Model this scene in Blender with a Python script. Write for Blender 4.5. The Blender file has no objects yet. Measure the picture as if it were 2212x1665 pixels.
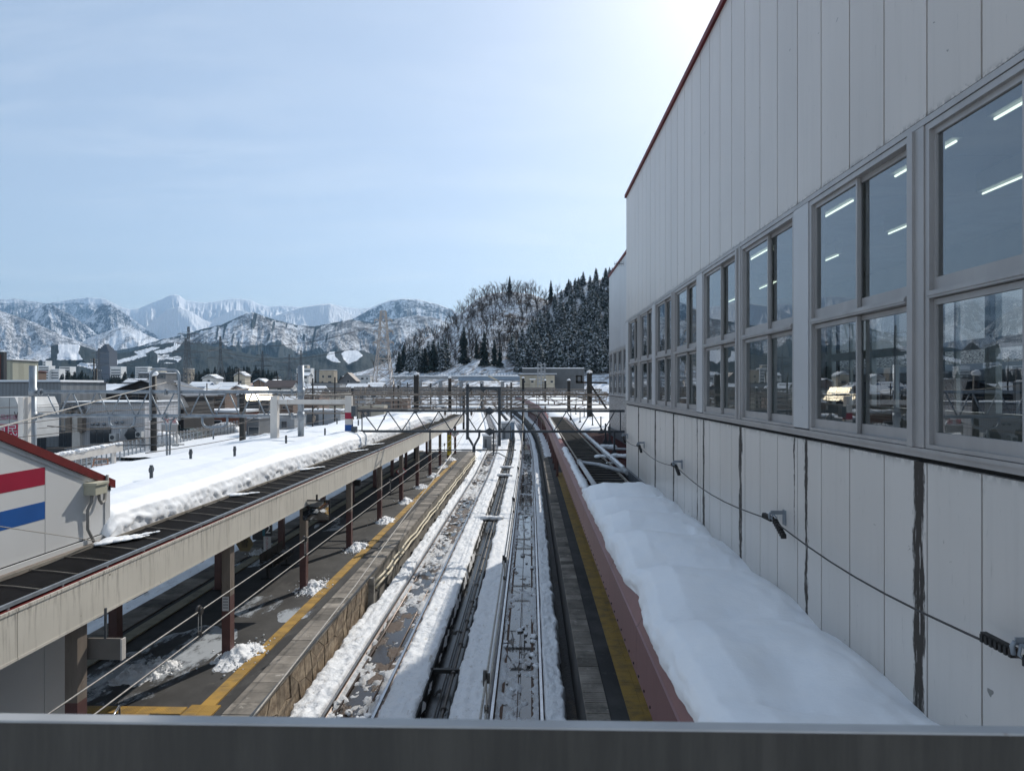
import bpy, math, random
import numpy as np
from mathutils import Vector
R = math.radians
rnd = random.Random(7)
scene = bpy.context.scene
C = scene.collection
PI = math.pi
# ------------------------------------------------------------------ camera
CZ = 7.4
PSI = R(1.53)
FPX = 1500.0            # focal length in pixels of a 2212 px wide picture
cam_d = bpy.data.cameras.new('camera')
cam = bpy.data.objects.new('camera', cam_d)
C.objects.link(cam)
cam.location = (0, 0, CZ)
cam.rotation_euler = (R(90) + 0.0009, 0, PSI)
cam_d.sensor_width = 36
cam_d.lens = 36 * FPX / 2212
cam_d.clip_start = 0.1
cam_d.clip_end = 60000
cam_d.dof.use_dof = True
cam_d.dof.focus_distance = 45
cam_d.dof.aperture_fstop = 7.0
scene.camera = cam
# ------------------------------------------------------------------ sky, sun, exposure
SUN_EL, SUN_AZ = R(37), R(24)       # azimuth measured from +Y towards +X
scene.view_settings.view_transform = 'Standard'
scene.view_settings.look = 'None'
scene.view_settings.exposure = 0.35
scene.view_settings.gamma = 1
scene.view_settings.use_curve_mapping = False
world = bpy.data.worlds.new('World')
scene.world = world
world.use_nodes = True
nt = world.node_tree
nt.nodes.clear()
def wn(t, **kw):
    n = nt.nodes.new(t)
    for k, v in kw.items(): setattr(n, k, v)
    return n
w_out = wn('ShaderNodeOutputWorld'); w_bg = wn('ShaderNodeBackground')
w_sky = wn('ShaderNodeTexSky', sky_type='NISHITA', sun_disc=False, sun_elevation=SUN_EL, sun_rotation=SUN_AZ,
           altitude=300, air_density=1.0, dust_density=1.5, ozone_density=1.6)
w_bg.inputs['Strength'].default_value = 0.105
tc = wn('ShaderNodeTexCoord')
sep = wn('ShaderNodeSeparateXYZ'); nt.links.new(tc.outputs['Generated'], sep.inputs[0])
def wm(op, a, b=None, c=None):
    n = wn('ShaderNodeMath', operation=op)
    for i, v in enumerate((a, b, c)):
        if v is None: continue
        if isinstance(v, (int, float)): n.inputs[i].default_value = v
        else: nt.links.new(v, n.inputs[i])
    return n.outputs[0]
zc = wm('MAXIMUM', sep.outputs[2], 0.03)
cu = wm('DIVIDE', sep.outputs[0], wm('ADD', zc, 0.12)); cv = wm('DIVIDE', sep.outputs[1], wm('ADD', zc, 0.12))
comb = wn('ShaderNodeCombineXYZ'); nt.links.new(cu, comb.inputs[0]); nt.links.new(cv, comb.inputs[1])
mp = wn('ShaderNodeMapping'); nt.links.new(comb.outputs[0], mp.inputs[0]); mp.inputs['Rotation'].default_value = (0, 0, R(-28)); mp.inputs['Scale'].default_value = (0.45, 1.5, 1)
nz = wn('ShaderNodeTexNoise'); nt.links.new(mp.outputs[0], nz.inputs['Vector'])
nz.inputs['Scale'].default_value = 1.9; nz.inputs['Detail'].default_value = 9; nz.inputs['Roughness'].default_value = 0.62; nz.inputs['Distortion'].default_value = 0.5
rp = wn('ShaderNodeMapRange'); nt.links.new(nz.outputs['Fac'], rp.inputs[0])
rp.inputs[1].default_value = 0.45; rp.inputs[2].default_value = 0.82; rp.inputs[3].default_value = 0.0; rp.inputs[4].default_value = 0.42
# large soft patches decide where the thin cloud lies
nz2 = wn('ShaderNodeTexNoise'); nt.links.new(comb.outputs[0], nz2.inputs['Vector']); nz2.inputs['Scale'].default_value = 0.55; nz2.inputs['Detail'].default_value = 2
rp2 = wn('ShaderNodeMapRange'); nt.links.new(nz2.outputs['Fac'], rp2.inputs[0]); rp2.inputs[1].default_value = 0.34; rp2.inputs[2].default_value = 0.58
mx = wn('ShaderNodeMix', data_type='RGBA')
nt.links.new(wm('MULTIPLY', rp.outputs[0], rp2.outputs[0]), mx.inputs['Factor'])
# slight veil of high haze over the whole sky
veil = wn('ShaderNodeMix', data_type='RGBA'); veil.inputs['Factor'].default_value = 0.48
nt.links.new(w_sky.outputs[0], veil.inputs['A']); veil.inputs['B'].default_value = (4.5, 5.5, 6.7, 1)
nt.links.new(veil.outputs['Result'], mx.inputs['A']); mx.inputs['B'].default_value = (7.9, 8.3, 8.6, 1)
nt.links.new(mx.outputs['Result'], w_bg.inputs['Color'])
nt.links.new(w_bg.outputs[0], w_out.inputs['Surface'])
sun_d = bpy.data.lights.new('sun', 'SUN'); sun_d.energy = 3.05; sun_d.angle = R(0.5); sun_d.color = (1.0, 0.95, 0.87)
sun = bpy.data.objects.new('sun', sun_d); C.objects.link(sun)
SDIR = Vector((math.sin(SUN_AZ) * math.cos(SUN_EL), math.cos(SUN_AZ) * math.cos(SUN_EL), math.sin(SUN_EL)))
sun.rotation_euler = (-SDIR).to_track_quat('-Z', 'Y').to_euler()
sun.location = (20, 20, 60)
scene.cycles.max_bounces = 6; scene.cycles.diffuse_bounces = 3; scene.cycles.glossy_bounces = 3
scene.cycles.transmission_bounces = 4; scene.cycles.transparent_max_bounces = 12; scene.cycles.volume_bounces = 0
scene.cycles.sample_clamp_indirect = 6

# ------------------------------------------------------------------ geometry helpers
def ray(px, py):
    r = (px - 1106) / FPX; d = (py - 834) / FPX
    return (-math.sin(PSI) + r * math.cos(PSI), math.cos(PSI) + r * math.sin(PSI), -d)
def W(px, py, Y):
    x, y, z = ray(px, py); t = Y / y
    return (x * t, Y, CZ + z * t)
def G(px, py, z=0.0):
    x, y, d = ray(px, py); t = (z - CZ) / d
    return (x * t, y * t, z)
def XY(px, Y): return W(px, 834, Y)[0]
def ZY(py, px, Y): return W(px, py, Y)[2]

ORIG = {}
class MB:
    def __init__(s): s.v = []; s.f = []; s.m = []; s.sm = []
    def add(s, vs, fs, mi=0, smooth=False):
        o = len(s.v); s.v += [tuple(v) for v in vs]
        s.f += [tuple(i + o for i in f) for f in fs]; s.m += [mi] * len(fs); s.sm += [smooth] * len(fs)
        return s
    def box(s, a, b, mi=0):
        x0, y0, z0 = a; x1, y1, z1 = b
        if x0 > x1: x0, x1 = x1, x0
        if y0 > y1: y0, y1 = y1, y0
        if z0 > z1: z0, z1 = z1, z0
        return s.add([(x0,y0,z0),(x1,y0,z0),(x1,y1,z0),(x0,y1,z0),(x0,y0,z1),(x1,y0,z1),(x1,y1,z1),(x0,y1,z1)],
              [(0,3,2,1),(4,5,6,7),(0,1,5,4),(1,2,6,5),(2,3,7,6),(3,0,4,7)], mi)
    def beam(s, p, q, w, h=None, mi=0, up=(0,0,1)):
        h = h or w; p = Vector(p); q = Vector(q); d = (q - p).normalized(); u = Vector(up)
        if abs(d.dot(u)) > .98: u = Vector((0, 1, 0))
        a = d.cross(u).normalized() * w / 2; b = a.cross(d).normalized() * h / 2
        vs = [p-a-b, p+a-b, p+a+b, p-a+b, q-a-b, q+a-b, q+a+b, q-a+b]
        return s.add(vs, [(0,1,2,3),(7,6,5,4),(0,4,5,1),(1,5,6,2),(2,6,7,3),(3,7,4,0)], mi)
    def tube(s, pts, r, n=8, mi=0, cap=True, r1=None):
        P = [Vector(p) for p in pts]; k = len(P); o = len(s.v); prev = None
        for i, p in enumerate(P):
            d = (P[min(i+1, k-1)] - P[max(i-1, 0)]).normalized()
            if prev is None:
                u = Vector((0,0,1)) if abs(d.z) < .9 else Vector((1,0,0))
                a = d.cross(u).normalized()
            else:
                a = (prev - d * prev.dot(d)).normalized()
            prev = a; b = d.cross(a)
            rr = r if r1 is None else r + (r1 - r) * i / (k - 1)
            for j in range(n):
                t = 2 * PI * j / n; s.v.append(tuple(p + a * math.cos(t) * rr + b * math.sin(t) * rr))
        for i in range(k - 1):
            for j in range(n):
                j2 = (j + 1) % n
                s.f.append((o+i*n+j, o+i*n+j2, o+(i+1)*n+j2, o+(i+1)*n+j)); s.m.append(mi); s.sm.append(n > 4)
        if cap:
            s.f.append(tuple(o + j for j in range(n))[::-1]); s.m.append(mi); s.sm.append(False)
            s.f.append(tuple(o + (k-1)*n + j for j in range(n))); s.m.append(mi); s.sm.append(False)
        return s
    def prism(s, poly, axis, a, b, mi=0):
        # poly: 2-D points; axis 0: (y,z) extruded in x; 1: (x,z) in y; 2: (x,y) in z
        def mk(p, t): return [(t, p[0], p[1]), (p[0], t, p[1]), (p[0], p[1], t)][axis]
        n = len(poly); vs = [mk(p, a) for p in poly] + [mk(p, b) for p in poly]
        fs = [tuple(range(n)), tuple(range(2*n-1, n-1, -1))] + [(i, i+n, (i+1)%n+n, (i+1)%n) for i in range(n)]
        return s.add(vs, fs, mi)
    def blob(s, c, r, mi=0, seed=0, sq=(1,1,1), n=7, m=5, rough=.25):
        rr = random.Random(seed); o = len(s.v)
        for i in range(m + 1):
            th = PI * i / m
            for j in range(n):
                ph = 2 * PI * j / n + i * .4; k = r * (1 + rr.uniform(-rough, rough))
                s.v.append((c[0] + k*sq[0]*math.sin(th)*math.cos(ph), c[1] + k*sq[1]*math.sin(th)*math.sin(ph), c[2] + k*sq[2]*math.cos(th)))
        for i in range(m):
            for j in range(n):
                s.f.append((o+i*n+j, o+(i+1)*n+j, o+(i+1)*n+(j+1)%n, o+i*n+(j+1)%n)); s.m.append(mi); s.sm.append(True)
        return s
    def grid(s, X, Y, Z, mi=0, smooth=True, flip=False):
        # numpy 2-D arrays
        h, w = X.shape; o = len(s.v)
        s.v += np.stack([X, Y, Z], -1).reshape(-1, 3).tolist()
        a = (o + np.arange(h-1)[:,None]*w + np.arange(w-1)[None,:]).reshape(-1)
        q = np.stack([a, a+1, a+w+1, a+w], 1)
        if flip: q = q[:, ::-1]
        s.f += q.tolist(); s.m += [mi]*len(q); s.sm += [smooth]*len(q)
        return s
    def mesh(s, name, mats, org=(0,0,0)):
        me = bpy.data.meshes.new(name)
        v = np.array(s.v, dtype=float).reshape(-1, 3) - np.array(org, dtype=float)
        me.from_pydata(v.tolist(), [], s.f)
        for m in (mats if isinstance(mats, (list, tuple)) else [mats]): me.materials.append(m)
        if any(s.m): me.polygons.foreach_set('material_index', s.m)
        me.polygons.foreach_set('use_smooth', s.sm)
        me.update(); return me
    def build(s, name, mats, parent=None, loc=None):
        if parent is not None: org = ORIG[parent.name]
        else: org = loc or (0, 0, 0)
        o = bpy.data.objects.new(name, s.mesh(name, mats, org)); C.objects.link(o)
        if parent is not None: o.parent = parent
        else: o.location = org
        ORIG[o.name] = org
        return o
def thing(name, label, cat, loc=(0,0,0), group=None):
    o = bpy.data.objects.new(name, None); o.empty_display_size = .3; C.objects.link(o); o.location = loc
    o['label'] = label; o['category'] = cat
    if group: o['group'] = group
    ORIG[o.name] = tuple(loc); return o
def tag(o, label=None, cat=None, group=None, kind=None):
    if label: o['label'] = label
    if cat: o['category'] = cat
    if group: o['group'] = group
    if kind: o['kind'] = kind
    return o
def inst(me, name, loc, parent=None, rz=0, sc=1.0, rot=None):
    o = bpy.data.objects.new(name, me); C.objects.link(o)
    if parent is not None:
        g = ORIG[parent.name]; o.parent = parent; o.location = (loc[0]-g[0], loc[1]-g[1], loc[2]-g[2]); ORIG[o.name] = g
    else: o.location = loc; ORIG[o.name] = tuple(loc)
    o.rotation_euler = rot if rot else (0, 0, rz)
    o.scale = (sc, sc, sc) if isinstance(sc, (int, float)) else sc
    return o
def copy_tree(o, loc=None, label=None, rz=None):
    c = o.copy(); C.objects.link(c)
    if loc is not None: c.location = loc
    if rz is not None: c.rotation_euler = (0, 0, rz)
    if label: c['label'] = label
    for ch in o.children:
        d = ch.copy(); C.objects.link(d); d.parent = c
        for g in ch.children:
            e = g.copy(); C.objects.link(e); e.parent = d
    ORIG[c.name] = tuple(c.location)
    return c
# value noise
def _h(ix, iy, seed):
    n = (ix.astype(np.int64) * 374761393 + iy.astype(np.int64) * 668265263 + seed * 69069) & 0xffffffff
    n = ((n ^ (n >> 13)) * 1274126177) & 0xffffffff
    return ((n ^ (n >> 16)) & 0xffff) / 65535.0
def vn(x, y, seed=0):
    x = np.asarray(x, float); y = np.asarray(y, float)
    ix = np.floor(x); iy = np.floor(y); fx = x - ix; fy = y - iy
    fx = fx*fx*(3-2*fx); fy = fy*fy*(3-2*fy)
    a = _h(ix, iy, seed); b = _h(ix+1, iy, seed); c = _h(ix, iy+1, seed); d = _h(ix+1, iy+1, seed)
    return (a*(1-fx)+b*fx)*(1-fy) + (c*(1-fx)+d*fx)*fy
def fbm(x, y, seed=0, oct=4, gain=.5):
    s = 0; a = 1; t = 0
    for i in range(oct):
        s = s + a * vn(np.asarray(x)*2**i, np.asarray(y)*2**i, seed+i*17); t += a; a *= gain
    return s / t * 2 - 1
def ridged(x, y, seed=0, oct=4):
    s = 0; a = 1; t = 0
    for i in range(oct):
        n = 1 - np.abs(vn(np.asarray(x)*2**i, np.asarray(y)*2**i, seed+i*31)*2-1); s = s + a*n*n; t += a; a *= .5
    return s / t
# ------------------------------------------------------------------ materials
class NG:
    def __init__(s, name):
        s.mat = bpy.data.materials.new(name); s.mat.use_nodes = True; s.nt = s.mat.node_tree; s.nt.nodes.clear()
        s.out = s.nt.nodes.new('ShaderNodeOutputMaterial'); s.geo = s.nt.nodes.new('ShaderNodeNewGeometry')
        s.pos = s.geo.outputs['Position']
    def n(s, t, **kw):
        n = s.nt.nodes.new(t)
        for k, v in kw.items(): setattr(n, k, v)
        return n
    def put(s, sock, v):
        if v is None: return
        if isinstance(v, bpy.types.NodeSocket): s.nt.links.new(v, sock)
        elif isinstance(v, (tuple, list)) and len(v) == 3 and sock.type == 'RGBA': sock.default_value = (*v, 1)
        else: sock.default_value = v
    def math(s, op, a, b=None, c=None, clamp=False):
        n = s.n('ShaderNodeMath', operation=op, use_clamp=clamp)
        for i, v in enumerate((a, b, c)): s.put(n.inputs[i], v)
        return n.outputs[0]
    def noise(s, scale=1, sv=(1,1,1), detail=4, rough=.55, dist=0, coord=None, off=(0,0,0)):
        m = s.n('ShaderNodeMapping'); s.put(m.inputs[0], coord or s.pos); m.inputs['Scale'].default_value = [k*scale for k in sv]; m.inputs['Location'].default_value = off
        t = s.n('ShaderNodeTexNoise'); s.put(t.inputs['Vector'], m.outputs[0]); t.inputs['Scale'].default_value = 1
        t.inputs['Detail'].default_value = detail; t.inputs['Roughness'].default_value = rough; t.inputs['Distortion'].default_value = dist
        return t.outputs['Fac']
    def ss(s, x, a, b, lo=0, hi=1):
        n = s.n('ShaderNodeMapRange', interpolation_type='SMOOTHSTEP'); s.put(n.inputs[0], x)
        for i, v in enumerate((a, b, lo, hi)): n.inputs[i+1].default_value = v
        return n.outputs[0]
    def mix(s, f, a, b):
        n = s.n('ShaderNodeMix', data_type='RGBA'); s.put(n.inputs['Factor'], f); s.put(n.inputs['A'], a); s.put(n.inputs['B'], b)
        return n.outputs['Result']
    def xyz(s):
        n = s.n('ShaderNodeSeparateXYZ'); s.put(n.inputs[0], s.pos); return n.outputs
    def bump(s, h, strength=.3, dist=.02, normal=None):
        n = s.n('ShaderNodeBump'); s.put(n.inputs['Height'], h); n.inputs['Strength'].default_value = strength; n.inputs['Distance'].default_value = dist
        s.put(n.inputs['Normal'], normal); return n.outputs[0]
    def bsdf(s, color, rough=.6, metal=0, normal=None, spec=.5, **kw):
        n = s.n('ShaderNodeBsdfPrincipled'); s.put(n.inputs['Base Color'], color); s.put(n.inputs['Roughness'], rough); s.put(n.inputs['Metallic'], metal)
        n.inputs['Specular IOR Level'].default_value = spec; s.put(n.inputs['Normal'], normal)
        for k, v in kw.items(): s.put(n.inputs[k], v)
        s.nt.links.new(n.outputs[0], s.out.inputs['Surface']); return n
def mat(name, col, rough=.6, metal=0, var=.12, vs=2.0, sv=(1,1,1), layers=(), bump=0, bs=30, bd=.01, spec=.4):
    """base colour with noise variation and stain layers (color, scale, sv, lo, hi)"""
    g = NG(name)
    f = g.ss(g.noise(vs, sv, 5), .3, .7)
    c = g.mix(f, tuple(k*(1-var) for k in col), tuple(min(1, k*(1+var)) for k in col))
    for i, (lc, sc, lsv, lo, hi) in enumerate(layers):
        c = g.mix(g.ss(g.noise(sc, lsv, 6, .65, off=(i*13.7, 5.1*i, 0)), lo, hi), c, lc)
    nrm = None
    if bump: nrm = g.bump(g.noise(bs, (1,1,1), 5), bump, bd)
    g.bsdf(c, rough, metal, nrm, spec)
    return g.mat
M = {}
ORDN = ['first','second','third','fourth','fifth','sixth','seventh','eighth','ninth','tenth','eleventh','twelfth','thirteenth']
def snowmat(name, dirt=0.0, b1=.35, scale=1.0, alb=.86):
    g = NG(name)
    n1 = g.noise(2.2*scale, detail=6, rough=.6); n2 = g.noise(22*scale, detail=4)
    c = g.mix(g.ss(n1, .3, .7), (alb*.955, alb*.975, alb), (alb, alb*1.005, alb*1.01))
    if dirt:
        d = g.noise(3.2, (1, .35, 1), 9, .72)
        c = g.mix(g.ss(d, .60-dirt*.12, .74), c, (.30, .26, .21))
        d2 = g.noise(14, (1, .6, 1), 5, .6, off=(7, 3, 0))
        c = g.mix(g.math('MULTIPLY', g.ss(d2, .58, .72), .45*min(1, dirt*2)), c, (.24, .22, .20))
    nb = g.bump(n1, b1, .10); nb = g.bump(n2, b1*.7, .02, nb)
    g.bsdf(c, .55, 0, nb, .25)
    return g.mat
M['snow'] = snowmat('snow_fresh', 0, .18)
M['snow_rough'] = snowmat('snow_rough', 0.0, .6, 2.5)
M['snow_track'] = snowmat('snow_track', .32, .8, 2.0, .82)
M['snow_far'] = snowmat('snow_far', 0, .3, .3, .8)
M['snow_dirty'] = snowmat('snow_dirty', .9, .9, 2.0, .66)
M['asphalt'] = mat('asphalt', (.052,.050,.048), .75, var=.25, vs=1.1, layers=[((.028,.027,.027), .9, (1,.5,1), .5, .64), ((.10,.095,.085), 2.3, (1,1,1), .6, .75)], bump=.4, bs=120, bd=.004)
M['concrete'] = mat('concrete', (.26,.24,.21), .85, var=.2, vs=1.5, layers=[((.12,.11,.095), 1.3, (1,1,2), .5, .7)], bump=.4, bs=60, bd=.006)
M['edge_tile'] = mat('edge_tile', (.225,.20,.17), .85, var=.28, vs=1.7, layers=[((.11,.10,.085), 1.8, (1,1,1), .48, .7), ((.36,.33,.29), 4, (1,1,1), .6, .7)], bump=.5, bs=70, bd=.006)
def pervar(key, lo=.6, hi=1.45):
    m_ = M[key]; nt_ = m_.node_tree; b = [n for n in nt_.nodes if n.type == 'BSDF_PRINCIPLED'][0]; src = b.inputs['Base Color'].links[0].from_socket
    oi = nt_.nodes.new('ShaderNodeObjectInfo'); mr = nt_.nodes.new('ShaderNodeMapRange'); nt_.links.new(oi.outputs['Random'], mr.inputs[0]); mr.inputs[3].default_value = lo; mr.inputs[4].default_value = hi
    vm = nt_.nodes.new('ShaderNodeVectorMath'); vm.operation = 'SCALE'; nt_.links.new(src, vm.inputs[0]); nt_.links.new(mr.outputs[0], vm.inputs['Scale']); nt_.links.new(vm.outputs[0], b.inputs['Base Color'])
pervar('edge_tile')
M['bed'] = mat('wet_ballast', (.035,.032,.030), .45, var=.4, vs=9, layers=[((.10,.07,.045), 1.3, (1,.5,1), .55, .7)], bump=1.0, bs=25, bd=.05, spec=.5)
M['galv'] = mat('galvanised_steel', (.27,.30,.33), .5, .55, var=.18, vs=5, sv=(1,1,.4), layers=[((.23,.25,.27), 3, (1,1,1), .55, .7)])
M['darksteel'] = mat('dark_painted_steel', (.075,.085,.095), .5, .3, var=.25, vs=3, layers=[((.11,.075,.055), 4, (1,1,1), .62, .72)])
M['blacksteel'] = mat('black_pole', (.022,.021,.020), .6, .1, var=.3, vs=2, sv=(1,1,.4), layers=[((.09,.05,.03), 2.5, (1,1,.4), .6, .7)])
M['rail'] = mat('rail_steel', (.13,.10,.085), .35, .6, var=.2, vs=3, sv=(1,.2,1))
M['railtop'] = mat('rail_head', (.42,.42,.43), .22, .9, var=.1, vs=3)
M['brownsteel'] = mat('brown_post', (.20,.165,.135), .55, 0, var=.12, vs=3, sv=(3,3,.4), layers=[((.10,.07,.055), 3, (2,2,.3), .58, .7)])
M['maroon'] = mat('maroon_post', (.105,.05,.046), .5, 0, var=.15, vs=3, layers=[((.22,.15,.13), 5, (2,2,1), .66, .72)])
M['whitesteel'] = mat('white_painted_steel', (.62,.58,.53), .5, 0, var=.08, vs=2, sv=(1,1,.3), layers=[((.36,.17,.085), 2.4, (2,2,.35), .63, .72)])
M['redpaint'] = mat('red_paint', (.135,.014,.014), .55, 0, var=.12, vs=3, layers=[((.08,.012,.012), 2, (1,1,1), .55, .7)], spec=.25)
M['darkred'] = mat('dark_red_roof', (.085,.018,.018), .5, 0, var=.25, vs=2)
M['black'] = mat('black_netting', (.0085,.0085,.0095), .95, 0, var=.35, vs=1.3, sv=(1,.6,1), layers=[((.016,.015,.014), 3, (1,3,1), .55, .7)], bump=.4, bs=90, bd=.01, spec=.08)
M['dark'] = mat('dark_void', (.015,.015,.015), .8)
M['batten'] = mat('batten', (.23,.205,.17), .7, 0, var=.2)
M['rope'] = mat('wire_rope', (.30,.28,.25), .6, .2, var=.2, vs=20)
M['wiredark'] = mat('wire_dark', (.055,.05,.047), .6, .3)
M['cream'] = mat('cream_pipe', (.62,.54,.38), .5, 0, var=.12, vs=3)
M['glassdark'] = mat('dark_window_glass', (.03,.04,.05), .08, 0, var=.1, spec=.7)
M['alu'] = mat('aluminium_frame', (.36,.345,.335), .45, .3, var=.08, vs=3, sv=(1,1,.3))
M['yellow'] = None
def tactile(name, col, dirty):
    g = NG(name); x = g.xyz()
    # domes every 6 cm, world aligned
    def wave(s): return g.math('SINE', g.math('MULTIPLY', s, 2*PI/.06))
    h = g.math('MULTIPLY', wave(x[0]), wave(x[1]))
    d = g.ss(h, .1, .7)
    c = g.mix(g.ss(g.noise(2.5, detail=6, rough=.65), .42, .68), col, dirty)
    c = g.mix(g.math('MULTIPLY', d, .35), c, tuple(k*.45 for k in dirty))
    g.bsdf(c, .6, 0, g.bump(d, .6, .006), .35)
    return g.mat
M['yellow'] = tactile('yellow_tactile', (.46,.27,.055), (.28,.18,.06))
pervar('yellow', .8, 1.15)
M['creamtac'] = tactile('cream_tactile', (.34,.30,.19), (.20,.18,.12))
M['oldtac'] = tactile('worn_yellow_tactile', (.40,.25,.06), (.22,.15,.06))
# white building panels with dirt streaks beneath the mullions
def panelmat(name, col, streaks=(), z1=6.9, z0=4.6):
    g = NG(name); x = g.xyz()
    c = g.mix(g.ss(g.noise(.55, (1,1,.6), 4), .3, .7), tuple(k*.94 for k in col), tuple(k*1.03 for k in col))
    oi = g.n('ShaderNodeObjectInfo'); c = g.mix(g.math('MULTIPLY', oi.outputs['Random'], .16), c, tuple(k*.62 for k in col))
    c = g.mix(g.math('MULTIPLY', g.ss(g.noise(1.0, (1,7,.35), 6, .7, off=(6,2,9)), .48, .70), .13), c, tuple(k*.55 for k in col))
    # small scratches and chips
    c = g.mix(g.ss(g.noise(6.0, (1,1,1.6), 3, .5, .6), .735, .76), c, (.20,.19,.17))
    c = g.mix(g.math('MULTIPLY', g.ss(g.noise(9.0, (1,3,.5), 5, .6, off=(3,9,1)), .64, .72), .35), c, (.30,.28,.25))
    rgh = .34
    if streaks:
        edge = g.math('MULTIPLY', g.math('SUBTRACT', g.noise(9, (1,1.3,.35), 6, .7), .5), .22)
        yy = g.math('ADD', x[1], edge)
        tot = None
        for (yc, w, zl) in streaks:
            a = g.math('ABSOLUTE', g.math('SUBTRACT', yy, yc))
            m = g.math('MULTIPLY', g.ss(a, w*1.1, w*.65), g.ss(x[2], zl, zl+.7))
            tot = m if tot is None else g.math('MAXIMUM', tot, m)
        thin = g.ss(g.noise(14, (1,2.4,.25), 5, .6, off=(1,2,3)), .30, .42)
        tot = g.math('MULTIPLY', tot, g.math('MAXIMUM', thin, g.ss(x[2], 5.5, 7.2)))
        lip = g.math('MULTIPLY', g.ss(x[2], z1-.17, z1-.03), g.ss(g.noise(7, (1,1.5,1), 6, .7), .40, .55))
        tot = g.math('MAXIMUM', tot, g.math('MULTIPLY', lip, .8))
        c = g.mix(g.math('MULTIPLY', tot, .95), c, (.020,.013,.008)); rgh = g.math('ADD', .34, g.math('MULTIPLY', tot, .6))
    else:
        lip = g.math('MULTIPLY', g.ss(x[2], 9.56, 9.45), g.ss(g.noise(7, (1,2,3), 6, .7), .46, .56))
        c = g.mix(lip, c, (.06,.052,.045))
    g.bsdf(c, rgh, 0, g.bump(g.noise(1.6, (1,1,.5), 3), .05, .03), .5)
    return g.mat
M['panel_up'] = panelmat('wall_panel_upper', (.53,.485,.44))
M['panel_low'] = panelmat('wall_panel_lower', (.60,.565,.525), [(5.60,.085,4.0),(7.85,.045,3.6),(8.2,.02,5.4),(10.28,.08,3.6),(12.45,.07,3.6),(12.92,.03,4.4),(15.05,.08,3.6),(17.25,.10,3.6),(19.9,.09,3.6)])
def fasciamat(name, col, stain, rust, lo=3.7, hi=4.4):
    g = NG(name); x = g.xyz()
    c = g.mix(g.ss(g.noise(.5, (1,1,1), 4), .3, .7), tuple(k*.92 for k in col), tuple(k*1.05 for k in col))
    st = g.ss(g.noise(1.0, (1,9,.7), 6, .7), .49, .66)
    st = g.math('MULTIPLY', st, g.ss(x[2], lo-.3, hi, .15, .85))
    c = g.mix(st, c, stain)
    st2 = g.math('MULTIPLY', g.ss(g.noise(1.0, (1,22,1.6), 5, .7, off=(4,4,4)), .52, .62), g.ss(x[2], hi-.28, hi-.02))
    c = g.mix(g.math('MULTIPLY', st2, .8), c, (.13,.115,.10))
    ru = g.ss(g.noise(1.0, (1,5,2.4), 6, .75, off=(1,7,2)), .685, .72)
    c = g.mix(ru, c, rust)
    sp = g.ss(g.noise(1.0, (3,9,9), 3, .5, off=(5,1,2)), .73, .76)
    c = g.mix(sp, c, (.16,.13,.10))
    g.bsdf(c, .5, 0, g.bump(g.noise(2.0, (1,1,.6), 3), .12, .03), .35)
    return g.mat
M['fascia'] = fasciamat('cream_fascia', (.64,.60,.52), (.34,.31,.265), (.30,.13,.055))
M['fascia_pink'] = fasciamat('pink_fascia', (.155,.066,.065), (.11,.045,.043), (.26,.12,.10), 3.7, 4.9)
M['fascia_pink_top'] = mat('pink_capping', (.20,.088,.086), .45, var=.08, vs=2)
# ================================================================== the ground
def LX(y):   # centre of the left track
    return np.interp(y, [0,58,80,100,119,150,200,260,340,462,600,900], [-4.1,-4.1,-4.45,-5.3,-6.5,-8.9,-13.0,-18,-24.6,-35,-46,-72])
def RX(y):   # centre of the right track
    return np.interp(y, [0,74,95,114,148,200,260,340,462,600,900], [-.31,-.31,-.62,-1.2,-3.0,-6.9,-11.5,-17.6,-27.0,-38,-62])
def yrows(a, b, r0=.07, k=.006):
    ys = [a]
    while ys[-1] < b: ys.append(ys[-1] + max(r0, ys[-1] * k))
    ys[-1] = b; return np.array(ys)
m = MB(); S = 14000
m.add([(-S,-300,-.75),(S,-300,-.75),(S,S*1.2,-.75),(-S,S*1.2,-.75)], [(0,1,2,3)])
tag(m.build('ground', M['snow_far']), 'flat snow covered valley floor around the station and town', None, kind='structure')
ys = yrows(3, 520, .5, .02)
m = MB()
X = np.stack([LX(ys)-1.6, LX(ys)+1.0, RX(ys)-1, RX(ys)+1.75], 1); Y = np.repeat(ys[:,None], 4, 1)
m.grid(X, Y, np.full(X.shape, -.5))
tag(m.build('track_bed', M['bed']), 'wet dark ballast bed under the two railway tracks', None, kind='structure')
m = MB(); m.add([(-52,40,-.74),(-40,40,-.74),(-44,75,-.74),(-49,130,-.74),(-52,175,-.74),(-125,175,-.74),(-95,60,-.74)], [(0,1,2,3,4,5,6)])
tag(m.build('station_road', M['asphalt']), 'wet dark station road behind the railway fence', None, kind='structure')
# yard snow either side of the tracks
def field(name, xf0, xf1, y0, y1, z, label, n=26, amp=.10, mt='snow_track', r0=.35, k=.012):
    ys = yrows(y0, y1, r0, k); t = np.linspace(0, 1, n)
    X = np.stack([xf0(ys) + (xf1(ys) - xf0(ys)) * a for a in t], 1); Y = np.repeat(ys[:,None], n, 1)
    Z = z + amp * fbm(X*.35, Y*.22, 3, 4) + amp*.5*fbm(X*2, Y*.8, 9, 3)
    Z[:, 0] -= .3; Z[:, -1] -= .3
    m = MB(); m.grid(X, Y, Z)
    return tag(m.build(name, M[mt]), label, None, kind='structure')
field('snow_field', lambda y: y*0-47, lambda y: LX(y)-1.15, 71, 520, .02, 'snow over the yard left of the tracks past the platform end', 60, .16)
field('snow_field', lambda y: RX(y)+13.5, lambda y: y*0+80, 46, 520, .0, 'snow lying right of the far platform canopy', 30, .2)
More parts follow.
